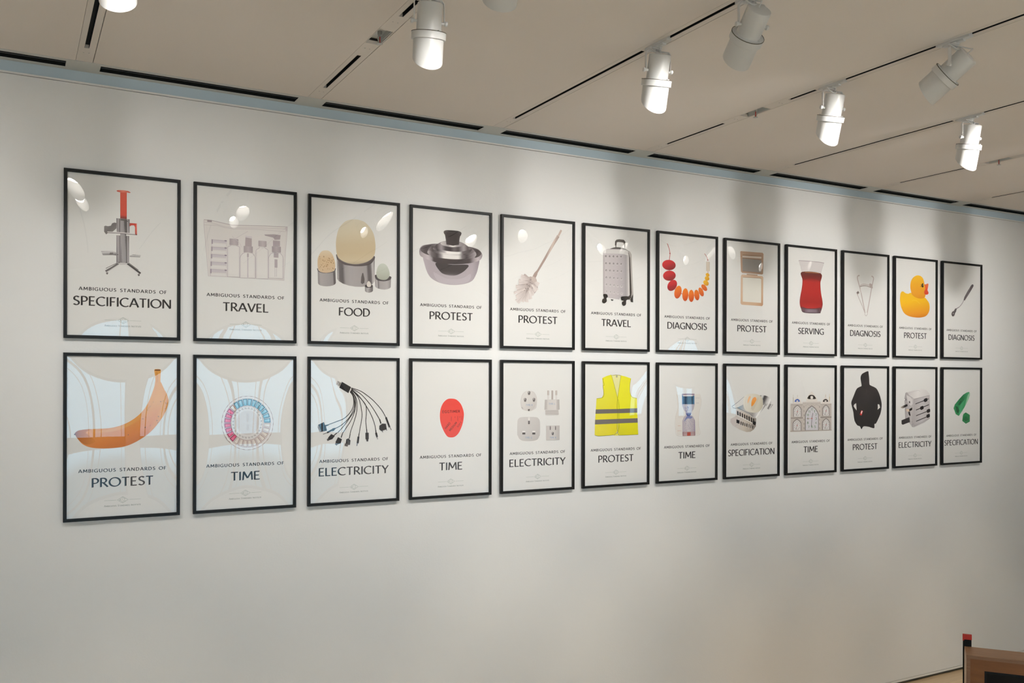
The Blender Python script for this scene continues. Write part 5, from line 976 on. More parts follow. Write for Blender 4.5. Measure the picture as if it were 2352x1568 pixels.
('E',409.7,386.3,7.4,-0.2,0,-5,'8a8382'),
('E',409.6,391.2,8.3,-0.2,0.1,-7.8,'6d6665'),
('E',409.6,396.9,9.2,-0.2,0.1,-7.8,('r',407.4,398.9,10.7,[(0,'e0dcda'),(0.35,'8d8786'),(1,'3a3535')])),
('T','TYPE_B',386.4,359,436.9,358.9,12.1,'4a86b5','s'),
],
(6, 1):[
('P',[(252.5,799.6),(329.4,800),(333.4,784.3),(302.9,639.3),(248.8,787)],'dfdb9a',0),
('L',[(254.1,798.3),(290.9,801.1),(329.5,798.2)],3.2,'8a8420',0,0),
('E',295.5,790.4,7.7,0,0.1,-8.8,'a8a88a'),
('P',[(246.4,802.6),(251,795.2),(302.9,636.1),(304.4,400),(288.3,380.2),(261.5,369.6),(140.1,365.2),(105.6,373.6),(107.6,466.6),(120.6,632.9),(165.7,635.1),(180.7,658.7),(176.8,714.8),(169.8,778.4),(206.8,793)],('g',146.5,739.7,269.2,363.1,[(0,'e4de2c'),(0.3,'e0d93a'),(0.6,'e2d728'),(1,'dcd018')]),0),
('P',[(331.8,798.2),(376,789.6),(423,776.5),(415.3,740.3),(411.5,676.8),(427.3,645),(474.6,633.2),(478.8,549),(488.9,366.9),(326.9,366),(306,387.3),(301.4,636.2)],('g',438.8,740.3,377.4,360.2,[(0,'e3dd30'),(0.4,'e4df28'),(0.75,'dcd61a'),(1,'d3cc14')]),0),
('P',[(265.3,369.5),(288.3,381.5),(304.5,386.1),(326.9,366),(276.8,364.8)],'dcd65a',0),
('L',[(246.4,802.6),(251,793.9),(275.8,721.1),(303.7,633)],2.5,'948d1c',0,0),
('L',[(331.8,798.2),(321.9,740.1),(310.5,677.1),(303.7,626.7)],2.5,'948d1c',0,0),
('L',[(171.3,777.2),(185.8,730.5),(176.8,721.1),(183,664.9),(173.2,640),(121.3,632.2)],2.5,'8a831f',1,0),
('L',[(178.9,774.1),(175.2,721.1),(180.7,664.9),(161.9,633.8)],1.9,'a8a030',1,0),
('L',[(419.9,774.6),(410.6,721.2),(417.1,664.1),(439.1,638.5),(475.4,632.6)],2.5,'8a831f',1,0),
('P',[(114.1,555.3),(303.2,556.2),(303.3,525.9),(111.2,524.3)],'6d6664',0),
('P',[(303.2,556.2),(478.8,559.8),(479.7,527.3),(303.3,525.3)],'6d6664',0),
('P',[(109,482.1),(303.4,484.4),(303.5,451.6),(106.9,448.6)],'6d6664',0),
('P',[(303.4,484.4),(482.2,487),(483.9,454.5),(303.5,452.2)],'6d6664',0),
('L',[(303.7,633),(299.3,576.4),(303.3,525.9),(299.7,425.2),(304.4,393.7),(288.3,378.3),(261.5,369.6),(140.1,365.2),(107.1,373.6)],2.5,'6a6420',1,0),
('L',[(306.8,626.7),(316.2,576.2),(314.9,487.9),(316.7,424.9),(304.5,387.4),(315.3,371.3),(328.5,365.9),(487.3,367.6)],2.5,'7a7428',1,0),
],
(7, 1):[
('P',[(186.4,661.6),(210.7,655.2),(416.2,660.8),(431.5,605.8),(404.3,496.5),(413,360.9),(417.2,353.1),(195.5,350.5),(179.2,398.5),(178.9,493.6),(202.9,556.8)],'dbd6d0',0),
('L',[(188.9,661.6),(206.8,620.3),(202.9,556.8),(178.9,480.9),(177.5,411.2),(195.5,350.5),(309.6,345.6),(417.2,354.4),(402,425.7),(408.4,515.8),(431.5,592.9),(416.3,657.6)],1.6,'c5beb8',1,0),
('L',[(372.3,628.8),(377.2,633.3),(382.2,628.7),(387.2,633.2),(392.2,630.5),(397.2,633.2),(402.2,628.6),(407.2,633.1),(412.2,628.6)],1.3,'a5a0b0',1,0),
('L',[(377.4,590.2),(380.7,594.6),(384,590.1),(387.3,594.6),(390.7,591.9),(394,594.5),(397.3,590),(400.6,594.5),(404,589.9)],1.3,'a5a0b0',1,0),
('L',[(201.7,421.5),(205,426.5),(208.2,421.3),(211.4,426.4),(214.7,423.2),(217.9,426.2),(221.2,421.1),(224.4,426.1),(227.7,420.9)],1.3,'c98a7a',1,0),
('L',[(197,383.5),(202.1,388.4),(207.1,383.2),(212.2,388.2),(217.3,385),(222.3,388),(227.4,382.8),(232.5,387.7),(237.6,382.5)],1.3,'c98a7a',1,0),
('P',[(239.9,661.4),(300.4,665.7),(359.7,661),(363.3,580.7),(354.3,548.6),(333.7,523.2),(329.7,504),(350.4,487.7),(367,461.7),(370.7,352.4),(350.8,345.8),(301.4,344.5),(252.3,349),(245.8,361.9),(245.5,460.7),(260,489.1),(280.4,504.8),(277.9,520.8),(255.8,546.6),(241.8,581.8)],('g',240.3,556.3,370,554.9,[(0,'8a7fa0'),(0.07,'b5acb5'),(0.5,'c6bfc2'),(0.92,'b0a6b0'),(1,'7d7096')]),0),
('P',[(241.6,648.7),(361.4,648.1),(361.6,583.9),(243.4,585)],('g',241.7,620,361.5,619.2,[(0,'3d5a80'),(0.2,'1f3350'),(0.45,'141c30'),(0.6,'2a4058'),(0.8,'101828'),(1,'4a7aa0')]),0),
('R',239.9,653.9,361.4,663.3,2.6,'8d7284'),
('R',253,644.4,344.9,654.4,1.9,'d6ccc8'),
('P',[(276.3,520.8),(332.1,520),(325.6,504.1),(313.3,491.5),(296.8,491.7),(282.9,504.7)],('g',300.9,520.5,300.9,491.7,[(0,'8a7fa5'),(0.5,'3d3a78'),(1,'3a3f88')]),0),
('P',[(261.8,454),(284.5,491.9),(309.1,494.8),(342.1,487.8),(325.7,475.3),(292.8,475.8)],'7d84b0',1),
('D',[(302.4,424.8,2),(303.8,430.1,1.5),(275,430.2,1.6),(337.3,471.8,1.2),(265.5,400,1.7),(260.6,382.5,2),(323.2,418.6,1),(257.7,428.9,0.8),(275.5,457.8,0.8),(303.6,436.9,1.9),(309.3,416.4,1.4),(324,434.8,1.1),(358.8,378.8,1.8),(328.6,449.3,1.1),(285.5,475.2,1.8),(297.2,395.5,1.3),(354.6,394.1,0.8),(277.7,389.5,1.4),(356.8,440.3,0.9),(320.7,402,1.1),(265,448.7,2),(333.7,469.4,1.1),(266.3,476.5,1.8),(274.3,425.4,1.3),(275.7,407.7,0.9),(321.9,469.8,1.3),(277.8,454.9,2),(338.5,450.3,1.9),(277.6,442.2,1.9),(321.7,471.5,2),(277.8,456.1,1.8),(289.7,452,0.9),(265.4,423.2,1.1),(317.7,443.7,1.4),(354.6,431.5,1.5),(344.9,462.6,1),(349.5,397.3,1.1),(275.6,407,2),(276.4,385.4,1.9),(317.9,438.6,0.9),(260.2,384.5,1.1),(328.3,455.3,1.8),(317.1,451.8,1),(329.8,474.6,1.1),(313.5,394.6,1.6),(284.9,388.6,1),(257.8,455.3,1.3),(262.2,464.7,1.2),(314.6,468.4,1.2),(347.7,380.6,1.6),(327,421.7,0.9),(259.6,480.9,1.9),(328.1,382.9,0.8),(321.3,432.3,1.7),(288.9,380.1,0.9),(312.1,406.4,1.9),(331.8,409.4,1.8),(350,445.1,1.6),(348.7,391.8,1.3),(337.3,392.9,1.5),(320.1,442.6,1.5),(318.3,473.6,1.6),(358.3,390.7,1.7),(295.9,407,1.5),(301.3,396.3,0.9),(332.9,478.5,1.5),(305.3,458.4,1.7),(307.1,419.1,2),(282.1,481.2,1.2),(325.5,460.9,1),(349.1,413.5,1.3),(347.6,447.7,1.6),(276.4,438.5,1.8),(350.1,390.9,1.3),(315.8,449.4,0.9),(307,396.3,1.9),(329.2,384.2,1.1),(273.4,436.5,1.1),(278,440.2,1.6),(306.6,449.7,1.8),(357,434.7,0.9),(259.5,393.7,0.8),(328.8,423.1,1.2),(337.1,479.5,0.9),(302.5,479.5,1.8),(280.3,468,0.8),(320.6,436,1.6),(323.3,398.9,2),(326.2,461.2,1.4),(274.2,481.4,1.4),(329.2,463.3,1.1),(291.5,410.9,1.4),(319.1,404.3,1.3),(337.5,388.5,0.9),(351.9,407,0.9),(302.6,418,1.9),(294.7,424,1.9),(338,384.6,1.4),(322.8,460.7,1.7),(340.1,415.6,1.7),(278,390.5,2),(356.5,426,1.8),(289,389.2,1.9),(291.6,473.8,1.3),(312.6,403.2,1.4),(259.1,400.2,0.9),(338,463.7,1.2),(336.8,467.1,1),(309.1,407.9,1.8),(326.9,384.7,1.4),(353.4,472.4,1.1),(310,452.2,1.7),(321.6,428.2,1.9),(313.4,450,1.3),(343,388.9,1),(343.6,382,1.4),(314.7,461.3,1.5),(307.7,420,0.8),(355.7,428.2,1.3),(338.3,423.7,1.4)],'7d7a9a'),
('D',[(293.4,565.6,2.3),(283.3,525.8,3.1),(277.9,547.5,1.5),(284,532.1,3),(285.5,554.4,1.7),(290.8,527.2,1.5),(296.7,567.5,1.7),(276.4,538,1.9),(281.1,540.9,1.5),(294.9,563,2.3),(277.2,559.9,2.3),(284.1,551.8,2.1),(287.5,561.4,1.7),(291.3,540,2.3),(299.4,541.1,2.9),(276.6,535.6,2.8),(301.3,554.3,1.9),(302,558.7,3.2),(300.7,562.5,1.7),(294.7,556.9,1.5),(298.7,549.6,2.8),(272.6,550.7,2.6),(268.6,559.8,2.6),(301.7,525.1,1.5),(286.7,534.7,2.3),(293.2,560.1,1.4)],'5a62a0'),
('R',247.3,345.3,369.9,377.8,3.9,('g',247.4,365.1,369.8,362,[(0,'8a6a70'),(0.15,'b59a9c'),(0.85,'b59a9c'),(1,'8a6a70')])),
('R',291.5,346.5,324.4,372.9,0,'b54a3a'),
('L',[(247.4,368.3),(369.8,366.5)],1.9,'8d6c70',0,0),
],
(8, 1):[
('L',[(209.8,637.3),(151.1,599.8),(84.5,562.7),(92.9,553.2),(122,547.9),(142.9,552.7)],4.5,'8f8f95',0,0),
('L',[(208.1,635.4),(151.1,596.7),(92.8,560.8)],1.9,'e8e6e4',0,0),
('P',[(138.7,552.7),(201.6,577.3),(209.9,602.5),(415.3,626.6),(441.6,575.1),(329.5,470.9),(299.5,477.7)],('g',142.8,577.9,415.7,524,[(0,'7fa0b8'),(0.3,'c6c2c0'),(0.6,'9d9896'),(0.8,'e0dddb'),(1,'6d6866')]),0),
('P',[(374.6,642.9),(402.2,649.1),(450.1,642.5),(485.1,626.2),(498.4,593.9),(485.3,574.7),(450.3,568.6),(415.4,588.1),(411,613.8)],('g',374.6,646.1,494,574.6,[(0,'4a4646'),(0.2,'e0dedc'),(0.35,'3a3737'),(0.5,'6a6666'),(0.65,'c6c3c1'),(0.85,'f0eeec'),(1,'8d8987')]),1),
('P',[(441.6,565.4),(459,584.5),(520.4,574.3),(498.5,548.7),(474.9,531),(454.8,542.8)],('g',441.6,575.1,494.2,535.9,[(0,'4a4646'),(0.3,'f0eeec'),(0.6,'5a5656'),(0.8,'dddad8'),(1,'6d6967')]),0),
('P',[(411.2,568.9),(441.5,584.7),(450.3,575),(338.1,467.6),(325.3,469)],('g',411.2,568.9,441.7,549.4,[(0,'f0eeec'),(0.5,'8d8987'),(1,'e0dddb')]),0),
('P',[(201.5,602.6),(214,640.5),(260.6,659.3),(337.5,659),(393.6,633.2),(409.4,588.2),(402.6,549.8),(363.8,518.3),(303.7,511.4),(235.6,526.3),(205.9,558.3)],('g',201.5,615.2,409.4,575.4,[(0,'e6e2da'),(0.4,'dcd6c8'),(0.8,'d3ccba'),(1,'c2baa8')]),1),
('P',[(245.5,602.3),(253.9,627.6),(269.1,643.4),(277.7,633.8),(265,608.5),(250.6,586.4)],'f0c090',1),
('P',[(288.2,557.4),(286.4,589.2),(299.1,620.9),(320.4,634.8),(337.6,627.1),(339.4,601.5),(316.3,569.9),(299.3,550.9)],('g',311.8,633.6,312.1,550.8,[(0,'f5a868'),(0.5,'f2a040'),(1,'e8954a')]),1),
('P',[(282.2,551.1),(312,576.3),(341.9,614.3),(354.8,633.4),(360.9,614.2),(337.8,569.7),(303.6,528.6)],'cfc6b4',1),
('L',[(278,551.2),(276.1,589.3),(294.7,646.4)],3.2,'e8e4dc',1,0),
('L',[(235.5,539),(222.7,577.1),(231,634)],2.6,'d6d0c4',1,0),
('P',[(127.9,521.4),(132.9,537.1),(193.3,523.7),(278.2,487.6),(338.1,464.4),(334.1,403.8),(312.7,378.8),(278.6,361.8),(236.1,360.3),(160.2,382.3),(93.3,415.2),(68.4,440.7),(68.3,465.8),(122.2,486.9)],('g',68.3,453.3,329.7,410.3,[(0,'cdc4c2'),(0.3,'d0c8c4'),(0.55,'cfc4b8'),(0.8,'b8aca0'),(1,'8d8480')]),0),
('P',[(136.3,527.6),(149.7,523),(153.2,484.5),(139.7,489.8)],'141213',0),
('P',[(159.7,519.1),(173.2,514.5),(176.7,475.9),(163.2,481.2)],'2a2627',0),
('P',[(183.3,510.6),(196.8,505.9),(200.3,467.3),(186.8,472.6)],'2a2627',0),
('P',[(206.9,502),(220.4,497.4),(223.9,458.7),(210.4,464)],'2a2627',0),
('P',[(230.6,493.4),(244.2,488.8),(247.7,450),(234.1,455.4)],'2a2627',0),
('P',[(254.4,484.8),(268,480.2),(271.5,441.4),(257.9,446.7)],'2a2627',0),
('P',[(278.2,476.2),(291.9,471.5),(295.4,432.6),(281.8,438)],'2a2627',0),
('P',[(302.1,467.5),(315.8,462.8),(319.4,423.9),(305.7,429.3)],'141213',0),
('L',[(130.4,549.7),(193.3,526.8),(261.1,500.6),(295.3,477.8),(336.4,468.9)],5.8,'c9c6c4',0,0),
('L',[(136.2,552.7),(193.3,531.9),(265.3,505.6),(303.8,479.6)],1.9,'4a4645',0,0),
('L',[(128,496.2),(193.5,473.1),(278.3,436.8),(334,413.4)],5.8,'e6e3e0',0,0),
('P',[(129.8,461.6),(161.6,452.9),(161.7,426.4),(129.9,434.5)],'1c1a20',0),
('P',[(172.6,445.1),(184.4,442.3),(181.1,416.5),(170.1,421.2)],'5a5553',0),
('P',[(192.8,439.7),(204.6,436.9),(201.3,411),(190.3,415.7)],'3a3635',0),
('P',[(213,434.2),(224.9,431.5),(221.6,405.6),(210.6,410.2)],'5a5553',0),
('P',[(233.4,428.8),(245.2,426),(241.9,400.1),(230.9,404.7)],'3a3635',0),
('P',[(253.7,423.3),(265.6,420.5),(262.3,394.5),(251.3,399.2)],'5a5553',0),
('P',[(274.2,417.8),(286.1,415),(282.8,389),(271.7,393.7)],'3a3635',0),
('P',[(294.6,412.3),(306.6,409.5),(303.3,383.5),(292.2,388.2)],'5a5553',0),
('P',[(299.7,445.9),(333.9,438.9),(329.7,410.3),(299.7,420.5)],'141213',0),
('L',[(218.9,441.1),(231.8,393.3)],2.6,'e0dcd9',0,0),
('L',[(252.8,430.9),(259.8,380)],2.6,'e0dcd9',0,0),
('L',[(278.4,424.1),(282.8,379.5)],2.6,'e0dcd9',0,0),
('L',[(114.1,408.5),(151.7,426.6)],1.3,'a59c98',0,0),
],
(9, 1):[
('L',[(88.7,651.3),(88.9,583)],1.9,'a89a86',0,0),
('L',[(88.8,629.6),(88.9,583)],5.1,'a89a86',0,0),
('L',[(507.5,656),(507.8,582.5)],1.9,'c9a95a',0,0),
('L',[(507.6,633.6),(507.8,582.5)],5.1,'c9a95a',0,0),
('L',[(137,649.3),(137.1,629.3)],2.6,'b5a48a',0,0),
('L',[(461.3,651.7),(461.4,630.7)],3.2,'b58a5a',0,0),
('P',[(92.4,582.9),(99.2,604.7),(118.1,623.2),(135.3,632.4),(152.7,623),(171.9,604.1),(178.9,582.2)],'ddd6d0',1),
('P',[(107.8,593.4),(113,609.5),(135.4,616.9),(154.5,610.5),(161.5,594.8)],'3f62b0',1),
('P',[(125.1,593.3),(123.3,604.5),(145.8,605.6),(144.1,594.3)],'ddd6d0',0),
('P',[(417.5,580.1),(424.6,602.3),(444.3,621.2),(462.3,630.7),(480.4,621),(500.4,601.8),(507.8,579.4)],'ddd6d0',1),
('P',[(433.6,590.8),(439,607.3),(462.4,614.8),(482.3,608.3),(489.6,592.3)],'2a2420',1),
('P',[(451.6,590.7),(449.8,602.1),(473.3,603.2),(471.5,591.8)],'ddd6d0',0),
('P',[(241.7,594.2),(250.4,628.7),(276.7,660),(299.6,677.6),(320.9,659.8),(352.1,628.1),(361.1,596.4)],'ddd6cf',1),
('P',[(255.7,617.3),(260.9,638.1),(281.1,648.7),(316.5,647.2),(336.9,634.5),(344.1,615.5)],'2e2824',1),
('P',[(287.4,615.9),(283.8,634.8),(294.4,641),(310.3,639.7),(316.5,632.1),(313.1,615.7)],'e6e0da',0),
('P',[(58.1,581.4),(198.1,580.2),(198,592.7),(401.3,594.2),(401.4,578.4),(532.3,577.9),(533.1,352),(58.8,350.6)],'c2b9b2',0),
('P',[(196.3,585.2),(405.8,586.6),(406.6,351.8),(197.1,353.6)],'c9c0b9',0),
('P',[(58.1,581.4),(198.1,582),(198.1,572.6),(58.1,572.7)],'cfc7c1',0),
('P',[(193.7,593.3),(404,595.5),(404,583.4),(193.7,582.1)],'d3cbc5',0),
('P',[(399.6,579),(532.3,579.1),(532.4,570.8),(399.6,570.8)],'cfc7c1',0),
('L',[(61.5,570.8),(196.4,568.9)],2.6,'8d827c',0,0),
('L',[(399.6,568.9),(529.6,568.3)],2.6,'8d827c',0,0),
('L',[(196.3,581.4),(403.1,581.5)],1.9,'8d827c',0,0),
('P',[(60.2,465.4),(198.5,466.2),(198.5,456.8),(61.9,457.3)],'948983',0),
('P',[(401.7,468),(532.7,467.2),(532.8,457.6),(401.8,456.6)],'948983',0),
('P',[(56.2,360),(533.1,358.4),(535,350.1),(56.3,349.4)],'b5aaa2',0),
('P',[(202.5,563.2),(220,552.4),(206.1,540)],'ada39c',0),
('P',[(383.5,561.4),(401.5,550.5),(387.2,537.9)],'ada39c',0),
('P',[(202.6,528.1),(220.1,517.3),(206.2,504.9)],'ada39c',0),
('P',[(383.7,525.9),(401.6,514.9),(387.3,502.4)],'ada39c',0),
('P',[(202.7,493.1),(220.2,482.2),(206.3,469.8)],'ada39c',0),
('P',[(383.8,490.4),(401.7,479.4),(387.4,466.9)],'ada39c',0),
('P',[(202.8,458),(220.4,447),(206.4,434.8)],'ada39c',0),
('P',[(383.9,455),(401.8,443.9),(387.6,431.5)],'ada39c',0),
('P',[(203,422.9),(220.5,411.9),(206.5,399.7)],'ada39c',0),
('P',[(384,419.5),(402,408.4),(387.7,396)],'ada39c',0),
('P',[(203.1,387.9),(220.6,376.8),(206.7,364.6)],'ada39c',0),
('P',[(384.2,384),(402.1,372.8),(387.8,360.5)],'ada39c',0),
('L',[(224.3,559.9),(250.6,572.2),(277,562.5),(303.5,574.8),(330.1,561.9),(356.7,571.2),(379.1,558.3)],3.2,'b0a69f',0,0),
('P',[(219.8,358),(219.3,490.4),(232.1,515.1),(259.5,543.8),(300,564.1),(340.8,542.9),(368.8,513.3),(382,488.1),(382.5,354.2)],'8f8884',0),
('P',[(230.3,360.3),(229.9,484),(241.1,507),(265.2,533.8),(300.9,552.8),(336.9,532.9),(361.5,505.4),(373.1,481.8),(373.5,357)],'cfcbd0',0),
('T','12',290,521.4,313.8,521.1,19,'4d7f4a','d'),
('T','1',324.1,503.3,341.8,503.1,19,'4d7f4a','d'),
('T','2',340.2,476.5,358,476.3,19,'4d7f4a','d'),
('T','3',340.3,443.7,358.1,443.4,19,'4d7f4a','d'),
('T','4',338.6,410.2,356.4,409.9,19,'4d7f4a','d'),
('T','5',329,377,346.7,376.6,19,'4d7f4a','d'),
('T','6',292.7,379,310.4,378.6,19,'4d7f4a','d'),
('T','7',254.8,377.3,272.4,376.9,19,'4d7f4a','d'),
('T','8',245,410.8,262.6,410.5,19,'4d7f4a','d'),
('T','9',245.8,443.5,263.4,443.2,19,'4d7f4a','d'),
('T','10',241.7,474.9,265.4,474.6,19,'4d7f4a','d'),
('T','11',260.1,501.7,283.9,501.3,19,'4d7f4a','d'),
('L',[(301.2,455.1),(311.7,499.1)],4.5,'332c2a',0,0),
('L',[(301.2,455.1),(294.4,389.1)],4.5,'332c2a',0,0),
('L',[(237.9,454.3),(301.2,454.5)],1.9,'b5413a',0,0),
('D',[(301.2,455.1,5.7)],'b5302c'),
('P',[(87.6,471.1),(87.4,534.4),(94.8,546.1),(110.8,559.8),(134.3,569.5),(157.9,559.3),(174,545.3),(181.7,533.2),(181.9,469.6)],'8a827e',0),
('P',[(95.3,472.2),(95.1,529.1),(101.4,539.7),(114.7,552.1),(134.3,560.8),(154,551.6),(167.5,539),(173.9,528.2),(174.1,471)],'d6d1cf',0),
('L',[(163,512.9),(167.4,512.9)],5.1,'57605a',0,0),
('L',[(159.3,498),(163,495.7)],5.1,'57605a',0,0),
('L',[(148.8,487.2),(151,483.3)],5.1,'57605a',0,0),
('L',[(134.6,483.4),(134.6,479)],5.1,'57605a',0,0),
('L',[(120.3,487.6),(118.1,483.8)],5.1,'57605a',0,0),
('L',[(109.8,498.7),(106.1,496.6)],5.1,'57605a',0,0),
('L',[(106,513.7),(101.7,513.7)],5.1,'57605a',0,0),
('L',[(109.7,528.6),(106,530.8)],5.1,'57605a',0,0),
('L',[(120.1,539.4),(117.9,543.2)],5.1,'57605a',0,0),
('L',[(134.3,543.2),(134.3,547.6)],5.1,'57605a',0,0),
('L',[(148.6,539),(150.8,542.8)],5.1,'57605a',0,0),
('L',[(159.2,527.9),(162.9,530.1)],5.1,'57605a',0,0),
('L',[(134.5,513.3),(140.4,530.7)],3.2,'332c2a',0,0),
('L',[(134.5,513.3),(123.3,482.3)],3.2,'332c2a',0,0),
('D',[(134.5,513.3,4.5)],'b5302c'),
('P',[(81.1,359.4),(80.9,421.4),(88.7,432.9),(105.3,446.2),(129.9,455.5),(154.6,445.3),(171.5,431.4),(179.5,419.5),(179.7,357.1)],'8a827e',0),
('P',[(88.8,360.5),(88.7,416.2),(95.2,426.5),(109.2,438.4),(129.9,446.8),(150.7,437.7),(164.9,425.2),(171.6,414.5),(171.8,358.5)],'d6d1cf',0),
('L',[(158.7,399.7),(163,399.6)],5.1,'57605a',0,0),
('L',[(154.9,384.8),(158.7,382.6)],5.1,'57605a',0,0),
('L',[(144.5,374.1),(146.6,370.3)],5.1,'57605a',0,0),
('L',[(130.2,370.4),(130.2,366)],5.1,'57605a',0,0),
('L',[(115.9,374.7),(113.8,371)],5.1,'57605a',0,0),
('L',[(105.5,385.9),(101.7,383.8)],5.1,'57605a',0,0),
('L',[(101.6,400.9),(97.3,401)],5.1,'57605a',0,0),
('L',[(105.4,415.8),(101.6,418)],5.1,'57605a',0,0),
('L',[(115.7,426.5),(113.6,430.3)],5.1,'57605a',0,0),
('L',[(130,430.2),(130,434.6)],5.1,'57605a',0,0),
('L',[(144.3,426),(146.4,429.7)],5.1,'57605a',0,0),
('L',[(154.8,414.8),(158.5,416.9)],5.1,'57605a',0,0),
('L',[(130.1,400.3),(136.1,417.7)],3.2,'332c2a',0,0),
('L',[(130.1,400.3),(119,369.4)],3.2,'332c2a',0,0),
('D',[(130.1,400.3,4.5)],'b5302c'),
('P',[(421.5,474),(421.2,534.2),(428.1,545.4),(442.7,558.4),(464.3,567.6),(486.1,558),(500.9,544.6),(507.9,533.2),(508.2,472.7)],'8a827e',0),
('P',[(429.5,475.2),(429.3,528.9),(434.9,538.9),(446.8,550.5),(464.4,558.7),(482,550.1),(494.1,538.2),(499.8,528),(500,474.1)],'d6d1cf',0),
('L',[(494.4,513.7),(498.9,513.6)],5.1,'57605a',0,0),
('L',[(490.4,498.4),(494.4,496.1)],5.1,'57605a',0,0),
('L',[(479.5,487.4),(481.8,483.5)],5.1,'57605a',0,0),
('L',[(464.6,483.5),(464.7,479)],5.1,'57605a',0,0),
('L',[(449.7,487.8),(447.5,484)],5.1,'57605a',0,0),
('L',[(438.8,499.1),(434.9,497)],5.1,'57605a',0,0),
('L',[(434.8,514.4),(430.3,514.5)],5.1,'57605a',0,0),
('L',[(438.7,529.7),(434.8,531.9)],5.1,'57605a',0,0),
('L',[(449.6,540.7),(447.3,544.6)],5.1,'57605a',0,0),
('L',[(464.4,544.6),(464.4,549.1)],5.1,'57605a',0,0),
('L',[(479.4,540.4),(481.6,544.2)],5.1,'57605a',0,0),
('L',[(490.3,529),(494.3,531.2)],5.1,'57605a',0,0),
('L',[(464.5,514.1),(470.8,531.8)],3.2,'332c2a',0,0),
('L',[(464.5,514.1),(452.9,482.4)],3.2,'332c2a',0,0),
('D',[(464.5,514.1,4.5)],'b5302c'),
('P',[(420.1,357.8),(419.8,421.2),(427.1,433),(442.7,446.6),(465.6,456.1),(488.7,445.8),(504.5,431.6),(512,419.5),(512.2,355.7)],'8a827e',0),
('P',[(428.2,358.9),(428,415.8),(434,426.4),(446.8,438.6),(465.7,447.2),(484.7,438),(497.7,425.2),(503.8,414.4),(504,357.2)],'d6d1cf',0),
('L',[(495.7,399.2),(500.2,399.1)],5.1,'57605a',0,0),
('L',[(491.8,383.9),(495.7,381.6)],5.1,'57605a',0,0),
('L',[(480.9,373),(483.1,369)],5.1,'57605a',0,0),
('L',[(466,369.2),(466,364.7)],5.1,'57605a',0,0),
('L',[(451.1,373.6),(448.8,369.8)],5.1,'57605a',0,0),
('L',[(440.1,385),(436.2,382.9)],5.1,'57605a',0,0),
('L',[(436.1,400.4),(431.6,400.5)],5.1,'57605a',0,0),
('L',[(440,415.5),(436.1,417.8)],5.1,'57605a',0,0),
('L',[(450.9,426.5),(448.6,430.4)],5.1,'57605a',0,0),
('L',[(465.7,430.3),(465.7,434.8)],5.1,'57605a',0,0),
('L',[(480.7,426),(482.9,429.8)],5.1,'57605a',0,0),
('L',[(491.6,414.6),(495.6,416.7)],5.1,'57605a',0,0),
('L',[(465.8,399.8),(472.1,417.5)],3.2,'332c2a',0,0),
('L',[(465.8,399.8),(454.2,368.2)],3.2,'332c2a',0,0),
('D',[(465.8,399.8,4.5)],'b5302c'),
],
(10, 1):[
('P',[(325.8,850.2),(333.3,829.3),(340,788.1),(342.9,750),(352.3,730.9),(427.4,704.2),(465.3,660.6),(489.1,609.3),(500.7,557.9),(489.6,493.9),(461.3,443),(428.5,398.9),(408.8,392.9),(403.3,357.9),(330.3,372.2),(270.1,375.4),(245.3,353.2),(224.1,377.7),(192,387.8),(162.6,419.8),(150.7,454.5),(141.4,504.9),(123.1,555.2),(118.4,586.6),(145.5,636.6),(181.7,696.1),(218.2,715),(243.9,724.5),(238.3,756),(231.7,793.9),(245.4,822.4),(282.2,839.7)],('g',199.6,806.3,386.3,374.2,[(0,'2c292a'),(0.4,'353031'),(0.7,'2a2728'),(1,'252223')]),1),
('P',[(177.6,576.7),(184.2,513.7),(162.2,532.9),(145.8,551.9),(156.6,567.5)],'dad5d2',0),
('P',[(449.6,566),(470.4,561.4),(479.9,535.6),(447.9,516.8),(451.5,539.1)],'dad5d2',0),
('L',[(245.8,724.5),(292,705.5),(338.3,724.5)],3.2,'1c1a1b',1,0),
('L',[(303.1,696),(310.6,680.2),(299.6,654.8)],1.9,'5a5455',1,0),
('L',[(296.9,635.8),(315.5,626.2),(334,645.2)],1.9,'5a5455',0,0),
('L',[(186.9,515.6),(311.2,510.2),(442.2,518.8)],1.9,'1c1a1b',1,0),
('L',[(191.1,630.1),(186.7,579.8)],2.5,'1c1a1b',0,0),
('L',[(404,660.8),(441.8,628.7),(449.5,577.5)],2.5,'1c1a1b',1,0),
('L',[(227.5,680.3),(255.3,636)],1.9,'3d3839',0,0),
('L',[(357.1,692.8),(404,654.4)],1.9,'3d3839',0,0),
('L',[(219.3,428.2),(265.2,452.7)],1.9,'3d3839',0,0),
('E',293.7,746.7,20.4,0,0,-12.7,'393536'),
('P',[(239.2,514.9),(263.1,508.3),(244.9,470),(222.8,477.3)],'d0302c',0),
('P',[(246.5,511.1),(255.8,507.1),(243.9,487.7),(235.6,491)],'f0e6e2',0),
('L',[(237.4,489.7),(246.6,483.3)],3.2,'f0e6e2',0,0),
],
(11, 1):[
('P',[(157,659.3),(170,667.3),(196.2,665.4),(205.6,643.7),(262,618.7),(279.2,575.1),(281.9,354.6),(248.9,357.2),(215.9,390.1),(155.1,434.4),(145.1,613.2)],('g',154.6,551.5,281.2,537.8,[(0,'a8a2a3'),(0.4,'b5afb0'),(0.8,'bcb7b7'),(1,'a39d9e')]),0),
('P',[(182.1,667.3),(299.5,691.8),(375.6,699.2),(442.7,686.6),(489.2,653.8),(491.2,636.2),(375.8,624.3),(271.5,606.2),(252.6,631.1),(205.6,643.7)],('g',205.5,674.6,452.5,649,[(0,'cfcac9'),(0.5,'e2dedc'),(1,'d6d2d0')]),0),
